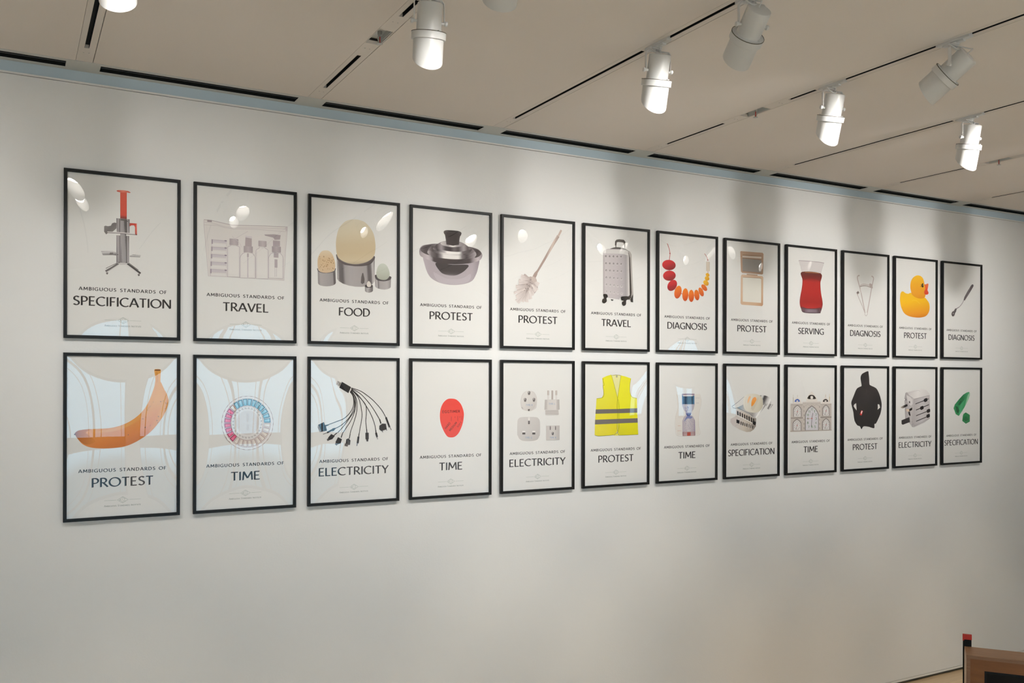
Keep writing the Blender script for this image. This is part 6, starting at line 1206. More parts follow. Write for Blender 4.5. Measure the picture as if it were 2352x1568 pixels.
('P',[(243.2,631.2),(273.4,609.3),(375.8,625.5),(489.3,639.4),(493.8,460.1),(492,428.7),(415,392.4),(319.7,366.3),(277.2,354.7),(263,361.2),(264.1,575.2)],('g',262.3,550.4,493.5,548.2,[(0,'c2bcbd'),(0.06,'b3adae'),(0.5,'c3bebf'),(1,'b9b3b4')]),0),
('L',[(273.4,605),(375.9,619.3),(452.6,635.2),(491.2,637.5)],2.5,'8d8788',0,0),
('L',[(277.1,367.1),(376.7,393.2),(492,431.8)],3.1,'8a8485',0,0),
('L',[(186.8,656.2),(299.6,679.4),(337.5,683.7),(358.5,671.2)],1.9,'b5b0b0',1,0),
('L',[(273.4,609.3),(272.4,361)],1.9,'9a9495',0,0),
('P',[(170.1,643.9),(224.4,625.1),(252.7,600.1),(254.7,562.9),(234.1,545.8),(205.9,563.4),(187.1,588.2)],'d3cecd',0),
('L',[(292.4,562.6),(476.8,608)],6.9,'252122',0,0),
('L',[(300.2,507.8),(479.9,554.6)],6.9,'252122',0,0),
('L',[(302.3,456.8),(489.8,502.9)],6.9,'252122',0,0),
('L',[(302.5,407),(490,455.1)],6.9,'252122',0,0),
('P',[(409.4,605.3),(443,615.8),(457.5,609.4),(457.6,588.1),(425.8,577),(409.5,584.7)],'252122',0),
('P',[(358.1,535.1),(391.4,545.4),(405.8,539),(405.9,517.7),(374.4,506.9),(358.1,514.6)],'252122',0),
('P',[(448.2,507.8),(482,518.1),(496.5,511.7),(496.6,490.3),(464.7,479.4),(448.3,487.1)],'252122',0),
('P',[(444.6,462.1),(478.3,472.3),(492.8,465.8),(492.9,444.4),(461.1,433.6),(444.6,441.4)],'252122',0),
('P',[(140.5,604),(163.7,614.3),(174,605.6),(170.3,591.4),(149.8,594.7)],'8a8485',0),
('D',[(147.9,602.1,5),(196.5,583.2,6.3)],'f0eeec'),
('P',[(196.4,588.2),(219.8,589.2),(222.7,569.4),(205.9,569.5)],'6d6768',0),
('P',[(92.6,536.8),(136,551.7),(182.5,563.6),(187.3,545),(126.9,525.9),(103.7,527.4)],('g',92.6,539.8,187.2,551.2,[(0,'b5a99a'),(0.4,'6d6560'),(0.6,'2a2627'),(1,'1c191a')]),0),
('P',[(155.7,517.6),(178,520.4),(206.1,517),(248.2,532),(248.3,510.3),(206.1,495.4),(173.5,497)],('g',155.7,508.3,248.3,519.6,[(0,'9a948f'),(0.3,'d9c3ae'),(0.55,'cbb49c'),(0.6,'2a2627'),(1,'1c191a')]),0),
('P',[(196.8,495.5),(215.5,495.2),(226.9,461),(217.5,455),(198.7,473.8)],'2a2627',0),
('P',[(106,419.9),(211,447.1),(218.7,402.4),(120.9,379.6),(107,389.1)],('g',104.1,416.8,218.6,427.1,[(0,'1c191a'),(0.2,'2e2a2b'),(1,'353132')]),0),
('D',[(244,403.1,2.5)],'5a5455'),
('D',[(264.8,389.1,2.5)],'5a5455'),
('D',[(248.8,380.1,2.5)],'5a5455'),
('D',[(267.7,376.6,2.5)],'5a5455'),
],
(12, 1):[
('P',[(192.6,552.2),(257,602.2),(316.9,643),(367.2,663.1),(402.6,668.8),(415.9,659.8),(415.9,639.4),(397.8,601.3),(357.6,550.7),(307.5,494.1),(252.7,445.5),(207.8,463.8),(176,517.8)],('g',217.2,602.4,357.6,550.7,[(0,'1f7a49'),(0.3,'1f8048'),(0.45,'3b9a66'),(0.6,'4aa673'),(0.9,'2f8f5b'),(1,'9bc8a8')]),0),
('P',[(192.6,552.2),(257,602.2),(316.9,643),(367.2,663.1),(402.6,668.8),(407.7,661.8),(357.3,614.2),(267.2,543.9),(217.5,544.4)],('g',207.5,552.1,397.6,665,[(0,'2d8a57'),(0.5,'187040'),(1,'4aa673')]),0),
('P',[(192.6,552.2),(237.3,540.4),(262.5,488.3),(252.7,445.5),(207.8,463.8),(176,517.8)],'2f8f58',0),
('P',[(202.6,539.5),(239.4,531.6),(259.5,494.7),(242.6,468.4),(215.7,485.8)],'1c5a36',0),
('P',[(242.3,551.7),(272.1,586.3),(297.1,584.2),(295.1,575.3),(262.2,545.2)],'145a35',0),
('L',[(267.6,466.1),(337.5,525.5)],1.9,'b0d6bc',0,0),
('P',[(354.8,476.3),(388.2,464.4),(415.7,451.3),(413.9,390.7),(356.3,371.4),(302.8,399.1),(312.7,449.6),(322.7,465.4)],('g',354.8,476.3,355.2,372.7,[(0,'2f9058'),(0.4,'237f4a'),(1,'2a8550')]),0),
('P',[(355,442.6),(388.4,423),(396.6,403.8),(358.2,391.7),(317.9,402),(327.8,427.2)],'1d6b3d',0),
('P',[(342.8,473.3),(354.8,476.3),(366,471.7),(359.9,460.4),(347.8,460.5)],'1a6a3c',0),
('L',[(312.9,404),(356.2,393),(408.8,403.6)],2.5,'4aa673',0,0),
],
}

def catmull(pts, n=6, closed=True):
    out = []; N = len(pts)
    for i in range(N if closed else N-1):
        p0, p1, p2, p3 = (pts[(i-1) % N], pts[i], pts[(i+1) % N], pts[(i+2) % N]) if closed else (pts[max(i-1, 0)], pts[i], pts[i+1], pts[min(i+2, N-1)])
        for k in range(n):
            t = k/n
            out.append(tuple(.5*((2*p1[j])+(-p0[j]+p2[j])*t+(2*p0[j]-5*p1[j]+4*p2[j]-p3[j])*t*t+(-p0[j]+3*p1[j]-3*p2[j]+p3[j])*t*t*t) for j in (0, 1)))
    if not closed: out.append(pts[-1])
    return out
GAIN = .85/lin(222)       # print colours are noted as they look on the lit sheet; the bare sheet reads about 222
def ramp(st, t):
    t = min(1, max(0, t))
    if t <= st[0][0]: return hexlin(st[0][1])
    for (a, ca), (b, cb) in zip(st, st[1:]):
        if t <= b:
            k = (t-a)/(b-a) if b > a else 1; A, B = hexlin(ca), hexlin(cb); return tuple(A[i]+(B[i]-A[i])*k for i in range(3))
    return hexlin(st[-1][1])
def colfn(f):
    if isinstance(f, str):
        c = tuple(max(0, v*GAIN-.006) for v in hexlin(f)); return lambda x, y: c
    if f[0] == 'g':
        _, x0, y0, x1, y1, st = f; dx, dy = x1-x0, y1-y0; L2 = dx*dx+dy*dy or 1
        return lambda x, y: tuple(max(0, v*GAIN-.006) for v in ramp(st, ((x-x0)*dx+(y-y0)*dy)/L2))
    _, cx, cy, r, st = f
    return lambda x, y: tuple(max(0, v*GAIN-.006) for v in ramp(st, math.hypot(x-cx, y-cy)/r))
class Picture:
    def __init__(s, n): s.v = []; s.f = []; s.c = []; s.y = 0; s.step = min(5e-5, .0033/n)
    def add(s, pts, tris, fn):
        b = len(s.v); s.v += [(x/1000, -s.y, y/1000) for x, y in pts]; s.c += [fn(x, y) for x, y in pts]
        s.f += [tuple(b+i for i in t) for t in tris]
    def poly(s, pts, fill):
        s.y += s.step; fn = colfn(fill)
        if isinstance(fill, str): s.fillpoly(pts, fn, None)
        else: s.fillpoly(pts, fn, fill)
    def fillpoly(s, pts, fn, grad):
        n = len(pts); P_ = [Vector(p) for p in pts]; E_ = [(i, (i+1) % n) for i in range(n)]
        if grad:
            xs = [p[0] for p in pts]; ys = [p[1] for p in pts]; w, h = max(xs)-min(xs), max(ys)-min(ys)
            st = max(2.2, max(w, h)/34)
            nx, ny = int(w/st)+1, int(h/st)+1
            for i in range(nx):
                for j in range(ny):
                    P_.append(Vector((min(xs)+(i+.5+.2*(j % 2))*w/nx, min(ys)+(j+.5)*h/ny)))
        r = delaunay_2d_cdt(P_, E_, [], 1, 1e-4)
        s.add([tuple(p) for p in r[0]], [tuple(t) for t in r[2]], fn)
    def quads(s, qs, fill):
        s.y += s.step; fn = colfn(fill)
        for q in qs: s.add(list(q), [(0, 1, 2, 3)], fn)
    def draw(s, e):
        k = e[0]
        if k == 'P': s.poly(catmull(e[1]) if e[3] else e[1], e[2])
        elif k == 'R':
            _, x0, y0, x1, y1, r, f = e
            if r <= 0: s.poly([(x0, y0), (x1, y0), (x1, y1), (x0, y1)], f)
            else:
                p = []
                for cx, cy, a in ((x1-r, y0+r, -90), (x1-r, y1-r, 0), (x0+r, y1-r, 90), (x0+r, y0+r, 180)): p += arc(cx, cy, r, r, a, a+90, 5)
                s.poly(p, f)
        elif k == 'E':
            _, cx, cy, ux, uy, vx, vy, f = e
            s.poly([(cx+ux*math.cos(t)+vx*math.sin(t), cy+uy*math.cos(t)+vy*math.sin(t)) for t in [2*PI*i/40 for i in range(40)]], f)
        elif k == 'L':
            _, pts, w, f, sm, cl = e
            if sm: pts = catmull(pts, 6, bool(cl))
            s.quads(stroke_quads(pts, w/2, w/2, 0, bool(cl)), f)
        elif k == 'D':
            s.y += s.step; fn = colfn(e[2])
            for x, y, r in e[1]:
                s.add([(x+r*math.cos(2*PI*i/10), y+r*math.sin(2*PI*i/10)) for i in range(10)], [tuple(range(10))], fn)
        elif k == 'T':
            _, t, x0, y0, x1, y1, h, f, pen = e
            s.quads(text_quads(t.replace('_', ' '), (x0, y0), (x1, y1), h, pen), f)
    def mesh(s):
        me = bpy.data.meshes.new('picture'); me.from_pydata(s.v, [], s.f); me.update()
        ca = me.color_attributes.new('ink', 'FLOAT_COLOR', 'POINT')
        ca.data.foreach_set('color', [x for c in s.c for x in (*c, 1)]); return me

# ------------------------------------------------------------------ framed posters
PW, PH = .5844, .896
def frame_mesh():
    bm = bmesh.new(); w = .0168
    # profile across the moulding (inward distance, depth from front); mitred at the corners
    prof = [(0, .0012), (.0012, 0), (w-.0012, 0), (w, .0012), (w, .022), (.0, .022)]
    rings = []
    for d, y in prof:
        rings.append([bm.verts.new(p) for p in ((d, y, d), (PW-d, y, d), (PW-d, y, PH-d), (d, y, PH-d))])
    for i in range(len(rings)):
        p, q = rings[i], rings[(i+1) % len(rings)]
        for k in range(4): bm.faces.new((p[k], p[(k+1) % 4], q[(k+1) % 4], q[k]))
    bmesh.ops.recalc_face_normals(bm, faces=bm.faces)
    me = bpy.data.meshes.new('frame'); bm.to_mesh(me); bm.free(); me.materials.append(M_FRAME); return me
FRAME = frame_mesh()
def sheet_mesh():
    me = bpy.data.meshes.new('print_sheet'); a = .0168
    me.from_pydata([(a, .0125, a), (PW-a, .0125, a), (PW-a, .0125, PH-a), (a, .0125, PH-a), (a, .0205, a), (PW-a, .0205, a), (PW-a, .0205, PH-a), (a, .0205, PH-a)], [],
                   [(0, 1, 2, 3), (7, 6, 5, 4), (0, 4, 5, 1), (1, 5, 6, 2), (2, 6, 7, 3), (3, 7, 4, 0)])
    me.materials.append(M_PAPER); return me
SHEET = sheet_mesh()
PY = .0123
SUB = flat_mesh(text_quads('AMBIGUOUS STANDARDS OF', (73, 257), (513, 257), 17.6, 'w')); SUB.materials.append(M_INK)
def emblem():
    q = []
    for x0, x1 in ((199, 258.5), (323.5, 382)): q += stroke_quads([(x0, 102.2), (x1, 102.2)], .55, .55, 0)
    q += stroke_quads([(262.5, 102), (291, 119.3), (319.5, 102), (291, 84.7)], .8, .8, 0, True)
    q += stroke_quads([(267, 102), (291, 116.4), (315, 102), (291, 87.6)], .35, .35, 0, True)
    q += text_quads('A', (273, 96.2), (284, 96.2), 11, 's')
    q += stroke_quads([(p[0], p[1]) for p in [(297, 109), (291, 113.5), (286, 108), (291, 101.5), (295, 95), (290.5, 90), (285.5, 95)]], .5, .5, 0)
    q += stroke_quads([(300, 108), (300, 96)], .5, .5, 0)+stroke_quads([(297, 108), (304, 108)], .5, .5, 0)+stroke_quads([(297, 96), (304, 96)], .5, .5, 0)
    return flat_mesh(q)
EMB = emblem(); EMB.materials.append(M_GREEN)
INST = flat_mesh(text_quads('AMBIGUOUS STANDARDS INSTITUTE', (198.5, 67.6), (382, 67.6), 9.8, 'm', True)); INST.materials.append(M_GREY)
TW = {'SPECIFICATION': 494, 'ELECTRICITY': 448, 'PROTEST': 311, 'DIAGNOSIS': 385, 'TRAVEL': 260, 'SERVING': 300, 'FOOD': 201, 'TIME': 167}
TM = {}
for t_, w_ in TW.items():
    TM[t_] = flat_mesh(text_quads(t_, (291-w_/2, 176.5), (291+w_/2, 176.5), 49.0, 't')); TM[t_].materials.append(M_INK)
def glazing(seed, s):
    rnd = random.Random(seed)
    me = bpy.data.meshes.new('glazing'); nx, nz = 28, 40; a = .0168; v = []; f = []
    ph = [(rnd.uniform(0, 6.28), rnd.uniform(0, 6.28), rnd.uniform(2, 5), rnd.uniform(1, 3), rnd.uniform(.3, 1)) for _ in range(5)]
    for j in range(nz+1):
        for i in range(nx+1):
            u, w = 2*i/nx-1, 2*j/nz-1
            bulge = s*(1-u*u)*(1-w*w)
            wav = sum(am*math.sin(fx*u*2+p1+.6*math.sin(fz*w+p2))*math.cos(fz*w*.8+p2) for p1, p2, fx, fz, am in ph)*.00012*(1-u**4)*(1-w**4)
            v.append((a+(PW-2*a)*i/nx, .0085-bulge+wav, a+(PH-2*a)*j/nz))
    for j in range(nz):
        for i in range(nx):
            k = j*(nx+1)+i; f.append((k, k+1, k+nx+2, k+nx+1))
    me.from_pydata(v, [], f); me.polygons.foreach_set('use_smooth', [True]*len(f)); me.materials.append(M_ACRYLIC); me.update(); return me
POSTERS = {
 (1, 0): ('SPECIFICATION', 'a steel tool with a red plunger and splayed legs'),
 (2, 0): ('TRAVEL', 'a clear zip bag of travel bottles'),
 (3, 0): ('FOOD', 'four eggs of different sizes in steel cups'),
 (4, 0): ('PROTEST', 'a lidded steel cooking pot'),
 (5, 0): ('PROTEST', 'a slanted white toilet brush'),
 (6, 0): ('TRAVEL', 'a silver dimpled wheeled suitcase'),
 (7, 0): ('DIAGNOSIS', 'a necklace of red, orange and yellow beads'),
 (8, 0): ('PROTEST', 'a square beige folding pocket mirror'),
 (9, 0): ('SERVING', 'a curved glass of red tea'),
 (10, 0): ('DIAGNOSIS', 'a pale V-shaped plastic caliper'),
 (11, 0): ('PROTEST', 'a yellow rubber duck'),
 (12, 0): ('DIAGNOSIS', 'a grey handled spiked wheel'),
 (1, 1): ('PROTEST', 'a big orange-yellow banana'),
 (2, 1): ('TIME', 'a round dial of blue and pink pills'),
 (3, 1): ('ELECTRICITY', 'a black cable fanning into ten plugs'),
 (4, 1): ('TIME', 'a red egg-shaped timer'),
 (5, 1): ('ELECTRICITY', 'four white plug adapters'),
 (6, 1): ('PROTEST', 'a yellow safety vest with two grey stripes'),
 (7, 1): ('TIME', 'a blue-topped liquid hourglass'),
 (8, 1): ('SPECIFICATION', 'a metal slicer cutting a boiled egg'),
 (9, 1): ('TIME', 'a domed building clock with five dials'),
 (10, 1): ('PROTEST', 'a black hooded sweatshirt'),
 (11, 1): ('ELECTRICITY', 'a grey travel adapter with black sliders'),
 (12, 1): ('SPECIFICATION', 'two green gem-like plastic pieces')}
X0, DX, ZT, GAPZ = .1717*1.4, .4677*1.4, CAM_Z+.8056*1.4, .0549*1.4
random.seed(4)
for (c, r), (word, what) in POSTERS.items():
    x = X0+DX*(c-1); z = ZT-r*(PH+GAPZ)-PH
    root = empty('framed_poster', (x, 0, z))
    tag(root, 'framed poster of %s, %s row' % (what, 'lower' if r else 'upper'), 'poster', 'framed posters in two rows on the long wall')
    link('frame', FRAME, None, root)
    link('print_sheet', SHEET, None, root)
    pic = Picture(len(ART[(c, r)]))
    for e in ART[(c, r)]: pic.draw(e)
    link('printed_picture', pic.mesh(), M_PRINT, root, (0, PY, 0))
    link('heading_lettering', SUB, None, root, (0, PY, 0))
    link('title_lettering', TM[word], None, root, (0, PY, 0))
    link('emblem', EMB, None, root, (0, PY, 0))
    link('institute_lettering', INST, None, root, (0, PY, 0))
    link('glazing', glazing(c*7+r*131, .0081*random.uniform(.85, 1.05)), None, root)
    # hanging cleat that holds the frame off the wall
    box('hanging_cleat', (.05, .0205, PH-.09), (PW-.05, WALL_Y-.0002, PH-.06), M_STEEL, root)
    box('spacer', (.05, .0205, .06), (PW-.05, WALL_Y-.0002, .08), M_STEEL, root)

# ------------------------------------------------------------------ the room
XL, XR = -7.0, 15.5
def struct(o): return tag(o, kind='structure')
struct(box('wall_front', (XL, WALL_Y, .047), (XR, .25, CAM_Z+1.588), M_WALL))
struct(box('trim_5', (XL, WALL_Y+.004, .044), (XR, .20, .047), M_GAP))
struct(box('trim_1', (XL, WALL_Y-.003, .027), (XR, .20, .044), M_LIP))
struct(box('baseboard_front', (XL, WALL_Y+.025, 0), (XR, .20, .027), M_GAP))
struct(box('trim_2', (XL, WALL_Y-.006, CAM_Z+1.5905), (XR, .24, CAM_Z+1.6), M_LIP))
struct(box('trim_3', (XL, WALL_Y+.006, CAM_Z+1.6), (XR, .24, CEIL+.001), M_COVE))
struct(box('floor', (XL, BACK_Y, -.1), (XR, .3, 0), M_FLOOR))
struct(box('wall_left', (XL-.2, BACK_Y, 0), (XL, .3, CEIL+.1), M_WALL))
struct(box('wall_right', (XR, BACK_Y, 0), (XR+.2, .3, CEIL+.1), M_WALL))
bm = bmesh.new()
edges_x = [XL]+[v for q in BANKS for v in q[:2]]+[XR]
for i in range(0, len(edges_x), 2): bx(bm, edges_x[i], BACK_Y-.3, 0, edges_x[i+1], BACK_Y, CEIL+.1)
for a, b, z0, z1 in BANKS:
    bx(bm, a, BACK_Y-.3, 0, b, BACK_Y, z0); bx(bm, a, BACK_Y-.3, z1, b, BACK_Y, CEIL+.1)
struct(done('wall_back', bm, M_WALL))
for n_, (a, b, z0, z1) in enumerate(BANKS, 1):
    w_ = tag(empty('window_%d' % n_, (a, BACK_Y-.16, z0)), kind='structure')
    W_, H_ = b-a, z1-z0; nb = max(2, round(W_/.95)); bm = bmesh.new()
    for k in range(nb+1):
        xx = W_*k/nb; hw = .03
        bx(bm, max(0, xx-hw), 0, 0, min(W_, xx+hw), .06, H_)
    for k in range(nb*3):
        xx = W_*(k+.5)/(nb*3)
        if k % 3 != 1: bx(bm, xx-.008, .01, 0, xx+.008, .05, H_)
    zt = 1.12
    for u0, u1 in ((0, .07), (H_-.06, H_), (zt, zt+.26)):
        if u1 <= H_: bx(bm, 0, .004, u0, W_, .064, u1)
    done('window_frame', bm, M_WFRAME, w_)
    box('window_pane', (.02, .028, .02), (W_-.02, .034, H_-.02), M_PANE, w_)

TRK = [.327+1.2153*k for k in range(-6, 12)]
TRK = [x for x in TRK if XL < x < XR]
HW = .039
bm = bmesh.new()
ex = [XL-HW-.004]+TRK+[XR+HW+.004]
for a, b in zip(ex, ex[1:]):
    bx(bm, a+HW+.0035, BACK_Y, CEIL, b-HW-.0015, -.1375, CEIL+.03)
bx(bm, XL, BACK_Y, CEIL+.06, XR, .3, CEIL+.09)
struct(done('ceiling', bm, M_CEIL))
# metal strip along the wall with black air slots
bm = bmesh.new(); cuts = []
for x in [TRK[0]-1.2153]+TRK:
    a, b = max(XL, x+.082), min(XR, x+1.2153-.082)
    if b-a > .1: cuts.append((a, b))
last = XL
for a, b in cuts: bx(bm, last, -.135, CEIL, a, WALL_Y+.006, CEIL+.02); last = b
bx(bm, last, -.135, CEIL, XR, WALL_Y+.006, CEIL+.02)
for a, b in cuts: bx(bm, a, -.135, CEIL, b, -.100, CEIL+.02); bx(bm, a, -.009, CEIL, b, WALL_Y+.006, CEIL+.02)
bx(bm, XL, -.135, CEIL-.0015, XR, -.128, CEIL)
struct(done('trim_4', bm, M_TRIM))
def vis(x): return -1.5 < x < 9.3
ORD = ['leftmost', 'second from the left', 'third from the left', 'fourth from the left', 'fifth from the left', 'sixth from the left', 'seventh from the left', 'eighth from the left', 'ninth from the left', 'tenth from the left']
k_ = 0
for a, b in cuts:
    if not (-1.6 < a < 9.3): continue
    d = empty('air_diffuser', ((a+b)/2, -.0545, CEIL)); h = (b-a)/2
    bm = bmesh.new(); bx(bm, -h, -.0455, .02, h, .0455, .05)
    bx(bm, -h, -.0455, .0005, h, -.0435, .02); bx(bm, -h, .0435, .0005, h, .0455, .02); bx(bm, -h, -.0435, .0005, -h+.002, .0435, .02); bx(bm, h-.002, -.0435, .0005, h, .0435, .02)
    done('housing', bm, M_BLACK, d)
    box('deflector_blade', (-h+.003, -.006, .006), (h-.003, .004, .012), M_FIN, d)
    tag(d, 'long black slot air diffuser between metal strip ends above the wall, %s' % ORD[min(k_, 9)], 'air vent', 'black air slots along the ceiling edge'); k_ += 1

# ------------------------------------------------------------------ lighting tracks set into the ceiling joints
FIX1, FIX2 = -1.79, -2.47
def segs(k):
    """ open slot lengths (from wall outwards, metres) """
    if k % 2: return [(-.343, -.92), (-1.475, -1.675), (-1.84, -3.3), (-4.2, -7.5)]
    return [(-.35, -1.675), (-1.84, -7.5)]
trk_label = ['recessed ceiling track nearest the left edge holding the cropped first lamp', 'recessed ceiling track with a sprinkler, holding the second lamp from the left',
             'recessed ceiling track with one long slot, above the brush poster', 'recessed ceiling track with a sprinkler, holding the lit lamp above the pocket mirror poster',
             'recessed ceiling track holding the small lit lamp nearest the right edge', 'recessed ceiling track with the sprinkler nearest the right edge', 'faint recessed ceiling track at the far right corner', 'farthest recessed ceiling track beyond the right edge']
for x in TRK:
    k = round((x-.327)/1.2153)
    if not (-1 <= k <= 7): 
        bm = bmesh.new(); bx(bm, x-HW, -7.6, CEIL+.001, x+HW, -.138, CEIL+.02); struct(done('trim_%d' % (k+20), bm, M_RAIL)); continue
    t = empty('ceiling_track', (x, 0, CEIL))
    bm = bmesh.new(); s0, s1 = -.013, .009
    sg = segs(k)+([(-1.10, -1.292)] if k % 2 else [])
    sg = [(a, b, (-HW+.004, HW-.004) if a == -1.10 else (s0, s1)) for a, b in sg]; sg.sort(key=lambda q: -q[0])
    y = -.138
    for a, b, (u, v) in sg:
        bx(bm, -HW, a, 0, HW, y, .018); bx(bm, -HW, b, 0, u, a, .018); bx(bm, v, b, 0, HW, a, .018); y = b
    bx(bm, -HW, -9.4, 0, HW, y, .018)
    done('rail', bm, M_RAIL, t)
    for a, b, (u, v) in sg:
        if a == -1.10: continue
        bm = bmesh.new(); bx(bm, u-.001, b, .018, v+.001, a, .04); bx(bm, u-.0005, b, .0015, u+.0015, a, .018); bx(bm, v-.0015, b, .0015, v+.0005, a, .018); done('slot', bm, M_BLACK, t)
    # screws beside the slot ends
    bm = bmesh.new()
    for a, b, (u, v) in sg:
        for yy in (a+.07,):
            for sx in (-.012, .012):
                lathe(bm, [(.0001, -.0), (.0028, .0008), (.0028, 0)], Matrix.Translation((sx, yy, -.0002)), 8)
    done('screws', bm, M_STEEL, t)
    tag(t, trk_label[k] if 0 <= k < 8 else 'recessed ceiling track beyond the left edge of the ceiling', 'lighting track', 'recessed tracks across the ceiling')
    if k % 2 and k > 0:
        s = empty('sprinkler', (x+.004, -1.195, CEIL))
        bm = bmesh.new(); bx(bm, -HW+.002, -.094, .03, HW-.012, .094, .034)
        bx(bm, -HW+.002, -.094, .004, -HW+.004, .094, .03); bx(bm, HW-.014, -.094, .004, HW-.012, .094, .03)
        done('recess_box', bm, M_TRIM, s)
        bm = bmesh.new(); lathe(bm, [(.011, -.03), (.011, -.012), (.007, -.010), (.007, -.004), (.0001, -.004)], Matrix.Identity(4), 16)
        for sx in (-1, 1): tube(bm, [(sx*.009, 0, .006), (sx*.012, 0, -.008), (sx*.004, 0, -.026), (0, 0, -.029)], .0014, 6)
        lathe(bm, [(.0001, .029), (.014, .0295), (.015, .031), (.0001, .0315)], Matrix.Identity(4), 16)
        done('sprinkler_head', bm, M_STEEL, s, smooth=True)
        bm = bmesh.new(); tube(bm, [(0, 0, .004), (0, 0, -.025)], .0026, 8); done('glass_bulb', bm, M_RED, s, smooth=True)
        tag(s, 'small recessed ceiling sprinkler with red bulb, ' + {1: 'left of the second lamp', 3: 'left of the lamp above the pocket mirror poster', 5: 'near the right edge beside the smallest lit lamp'}.get(k, 'in the farthest right track'), 'sprinkler', 'fire sprinklers in the ceiling tracks')

# ------------------------------------------------------------------ track spotlights
def spotlight(x, y, tilt, az, label, yoke_az=None, power=1.0, lamp=True, spread=110, blend=1.0, turn=0, aim=None, col=None):
    """ tilt: lean of the lamp from straight down; az: compass of the lean, 0 = towards the poster wall, positive = towards +x """
    t = empty('track_spotlight', (x, y, CEIL))
    yz = az if yoke_az is None else yoke_az
    RZ = Matrix.Rotation(-yz, 4, 'Z')
    bm = bmesh.new(); bx(bm, -.016, -.085, -.012, .016, .085, .012); bx(bm, -.012, -.05, -.02, .012, .06, -.01)
    bx(bm, -.006, .088, -.006, .006, .1, .006)
    done('track_adapter', bm, M_WHITE, t, bevel=.002)
    bm = bmesh.new(); lathe(bm, [(.0001, .012), (.017, .014), (.02, .018), (.02, .026), (.012, .03), (.012, .04), (.0001, .04)], Matrix.Identity(4), 24)
    done('swivel', bm, M_WHITE, t, smooth=True)
    # yoke: flat bar bent into an upside-down U
    PV = .134; hw = .0645; bw = .0075; th = .0016
    bm = bmesh.new(); path = [(-hw, -PV), (-hw, -.052), (-hw+.010, -.040), (hw-.010, -.040), (hw, -.052), (hw, -PV)]
    for i in range(len(path)-1):
        (x0, z0), (x1, z1) = path[i], path[i+1]
        d = Vector((x1-x0, 0, z1-z0)).normalized(); n = Vector((-d.z, 0, d.x))
        vs = []
        for (px, pz) in ((x0, z0), (x1, z1)):
            for yy in (-bw, bw):
                for s in (-1, 1): vs.append(bm.verts.new(RZ @ (Vector((px, yy, pz))+n*th*s/1+d*(.0012 if (px, pz) == (x1, z1) else -.0012))))
        for f in ((0, 1, 3, 2), (4, 6, 7, 5), (0, 4, 5, 1), (2, 3, 7, 6), (0, 2, 6, 4), (1, 5, 7, 3)): bm.faces.new([vs[i] for i in f])
    done('yoke', bm, M_WHITE, t)
    for s in (-1, 1):
        bm = bmesh.new(); R = RZ @ Matrix.Translation((s*hw, 0, -PV)) @ Matrix.Rotation(s*PI/2, 4, 'Y')
        lathe(bm, [(.0001, .013), (.006, .013), (.006, -.002), (.0095, -.004), (.011, -.009), (.0095, -.014), (.0001, -.015)], R, 16)
        done('pivot_knob', bm, M_WHITE, t, smooth=True)
    # barrel: local -Z is the beam direction
    B = Matrix.Translation((0, 0, -PV)) @ Matrix.Rotation(-az, 4, 'Z') @ Matrix.Rotation(tilt, 4, 'X')
    bm = bmesh.new(); lathe(bm, [(.0001, -.078), (.046, -.078), (.0515, -.075), (.053, -.070), (.053, .040), (.050, .040), (.050, -.066), (.0001, -.066)], B, 48)
    done('barrel', bm, M_WHITE, t, smooth=True)
    bm = bmesh.new(); lathe(bm, [(.052, .036), (.0535, .0355), (.056, .037), (.056, .041), (.0725, .041), (.0735, .043), (.0735, .070), (.072, .0715), (.064, .0715), (.062, .05), (.05, .05)], B, 48, close=True)
    for a in (2.2, 5.3):
        bx(bm, .056, -.006, -.041, .066, .006, -.035, B @ Matrix.Rotation(a, 4, 'Z'))
    done('collar', bm, M_WHITE, t, smooth=True)
    LL, SS = (.197, .105) if not turn else (.176, .150)
    bm = bmesh.new(); lathe(bm, [(.0722, .0398), (.0741, .0398), (.0741, .0424), (.0722, .0424)], B, 48, close=True); done('seam', bm, M_GAP, t, smooth=True)
    def cut(a, tt): return tt if tt < .09 else (LL+SS)/2-(LL-SS)/2*math.sin(a)
    bm = bmesh.new(); lathe(bm, [(.0625, .066), (.0645, .067), (.0645, .2), (.0630, .2), (.0615, .068)], B, 56, cut=cut, close=True)
    done('snoot', bm, M_WHITE, t, smooth=True)
    bm = bmesh.new(); lathe(bm, [(.0001, -.02), (.046, -.02), (.0495, .052), (.0475, .052), (.044, -.016), (.0001, -.016)], B, 32); done('reflector', bm, M_BAFFLE, t, smooth=True)
    bm = bmesh.new(); lathe(bm, [(.0001, .058), (.034, .060), (.060, .064)], B, 32)
    done('bulb', bm, M_BULB if lamp else M_BAFFLE, t, smooth=True)
    # supply cord looping from the swivel to the back of the barrel
    top = B @ Vector((0, .01, .078)); up = B @ Vector((0, .01, .105))
    ctl = [Vector((.004, -.012, -.03)), Vector((-.012, -.036, -.058)), Vector((-.040, -.040, -.064)), Vector((-.056, -.022, -.044)), Vector((-.040, .0, -.026)), Vector((-.006, -.016, -.034)), up*.8+Vector((0, 0, -.03))*.2, up, top]
    pts = []
    for i in range(len(ctl)-1):
        p0, p1, p2, p3 = ctl[max(i-1, 0)], ctl[i], ctl[i+1], ctl[min(i+2, len(ctl)-1)]
        for k in range(5):
            u = k/5; pts.append(.5*((2*p1)+(p2-p0)*u+(2*p0-5*p1+4*p2-p3)*u*u+(3*p1-p0-3*p2+p3)*u**3))
    pts.append(top)
    bm = bmesh.new(); tube(bm, pts, .0032, 8); done('cord', bm, M_WHITE, t, smooth=True)
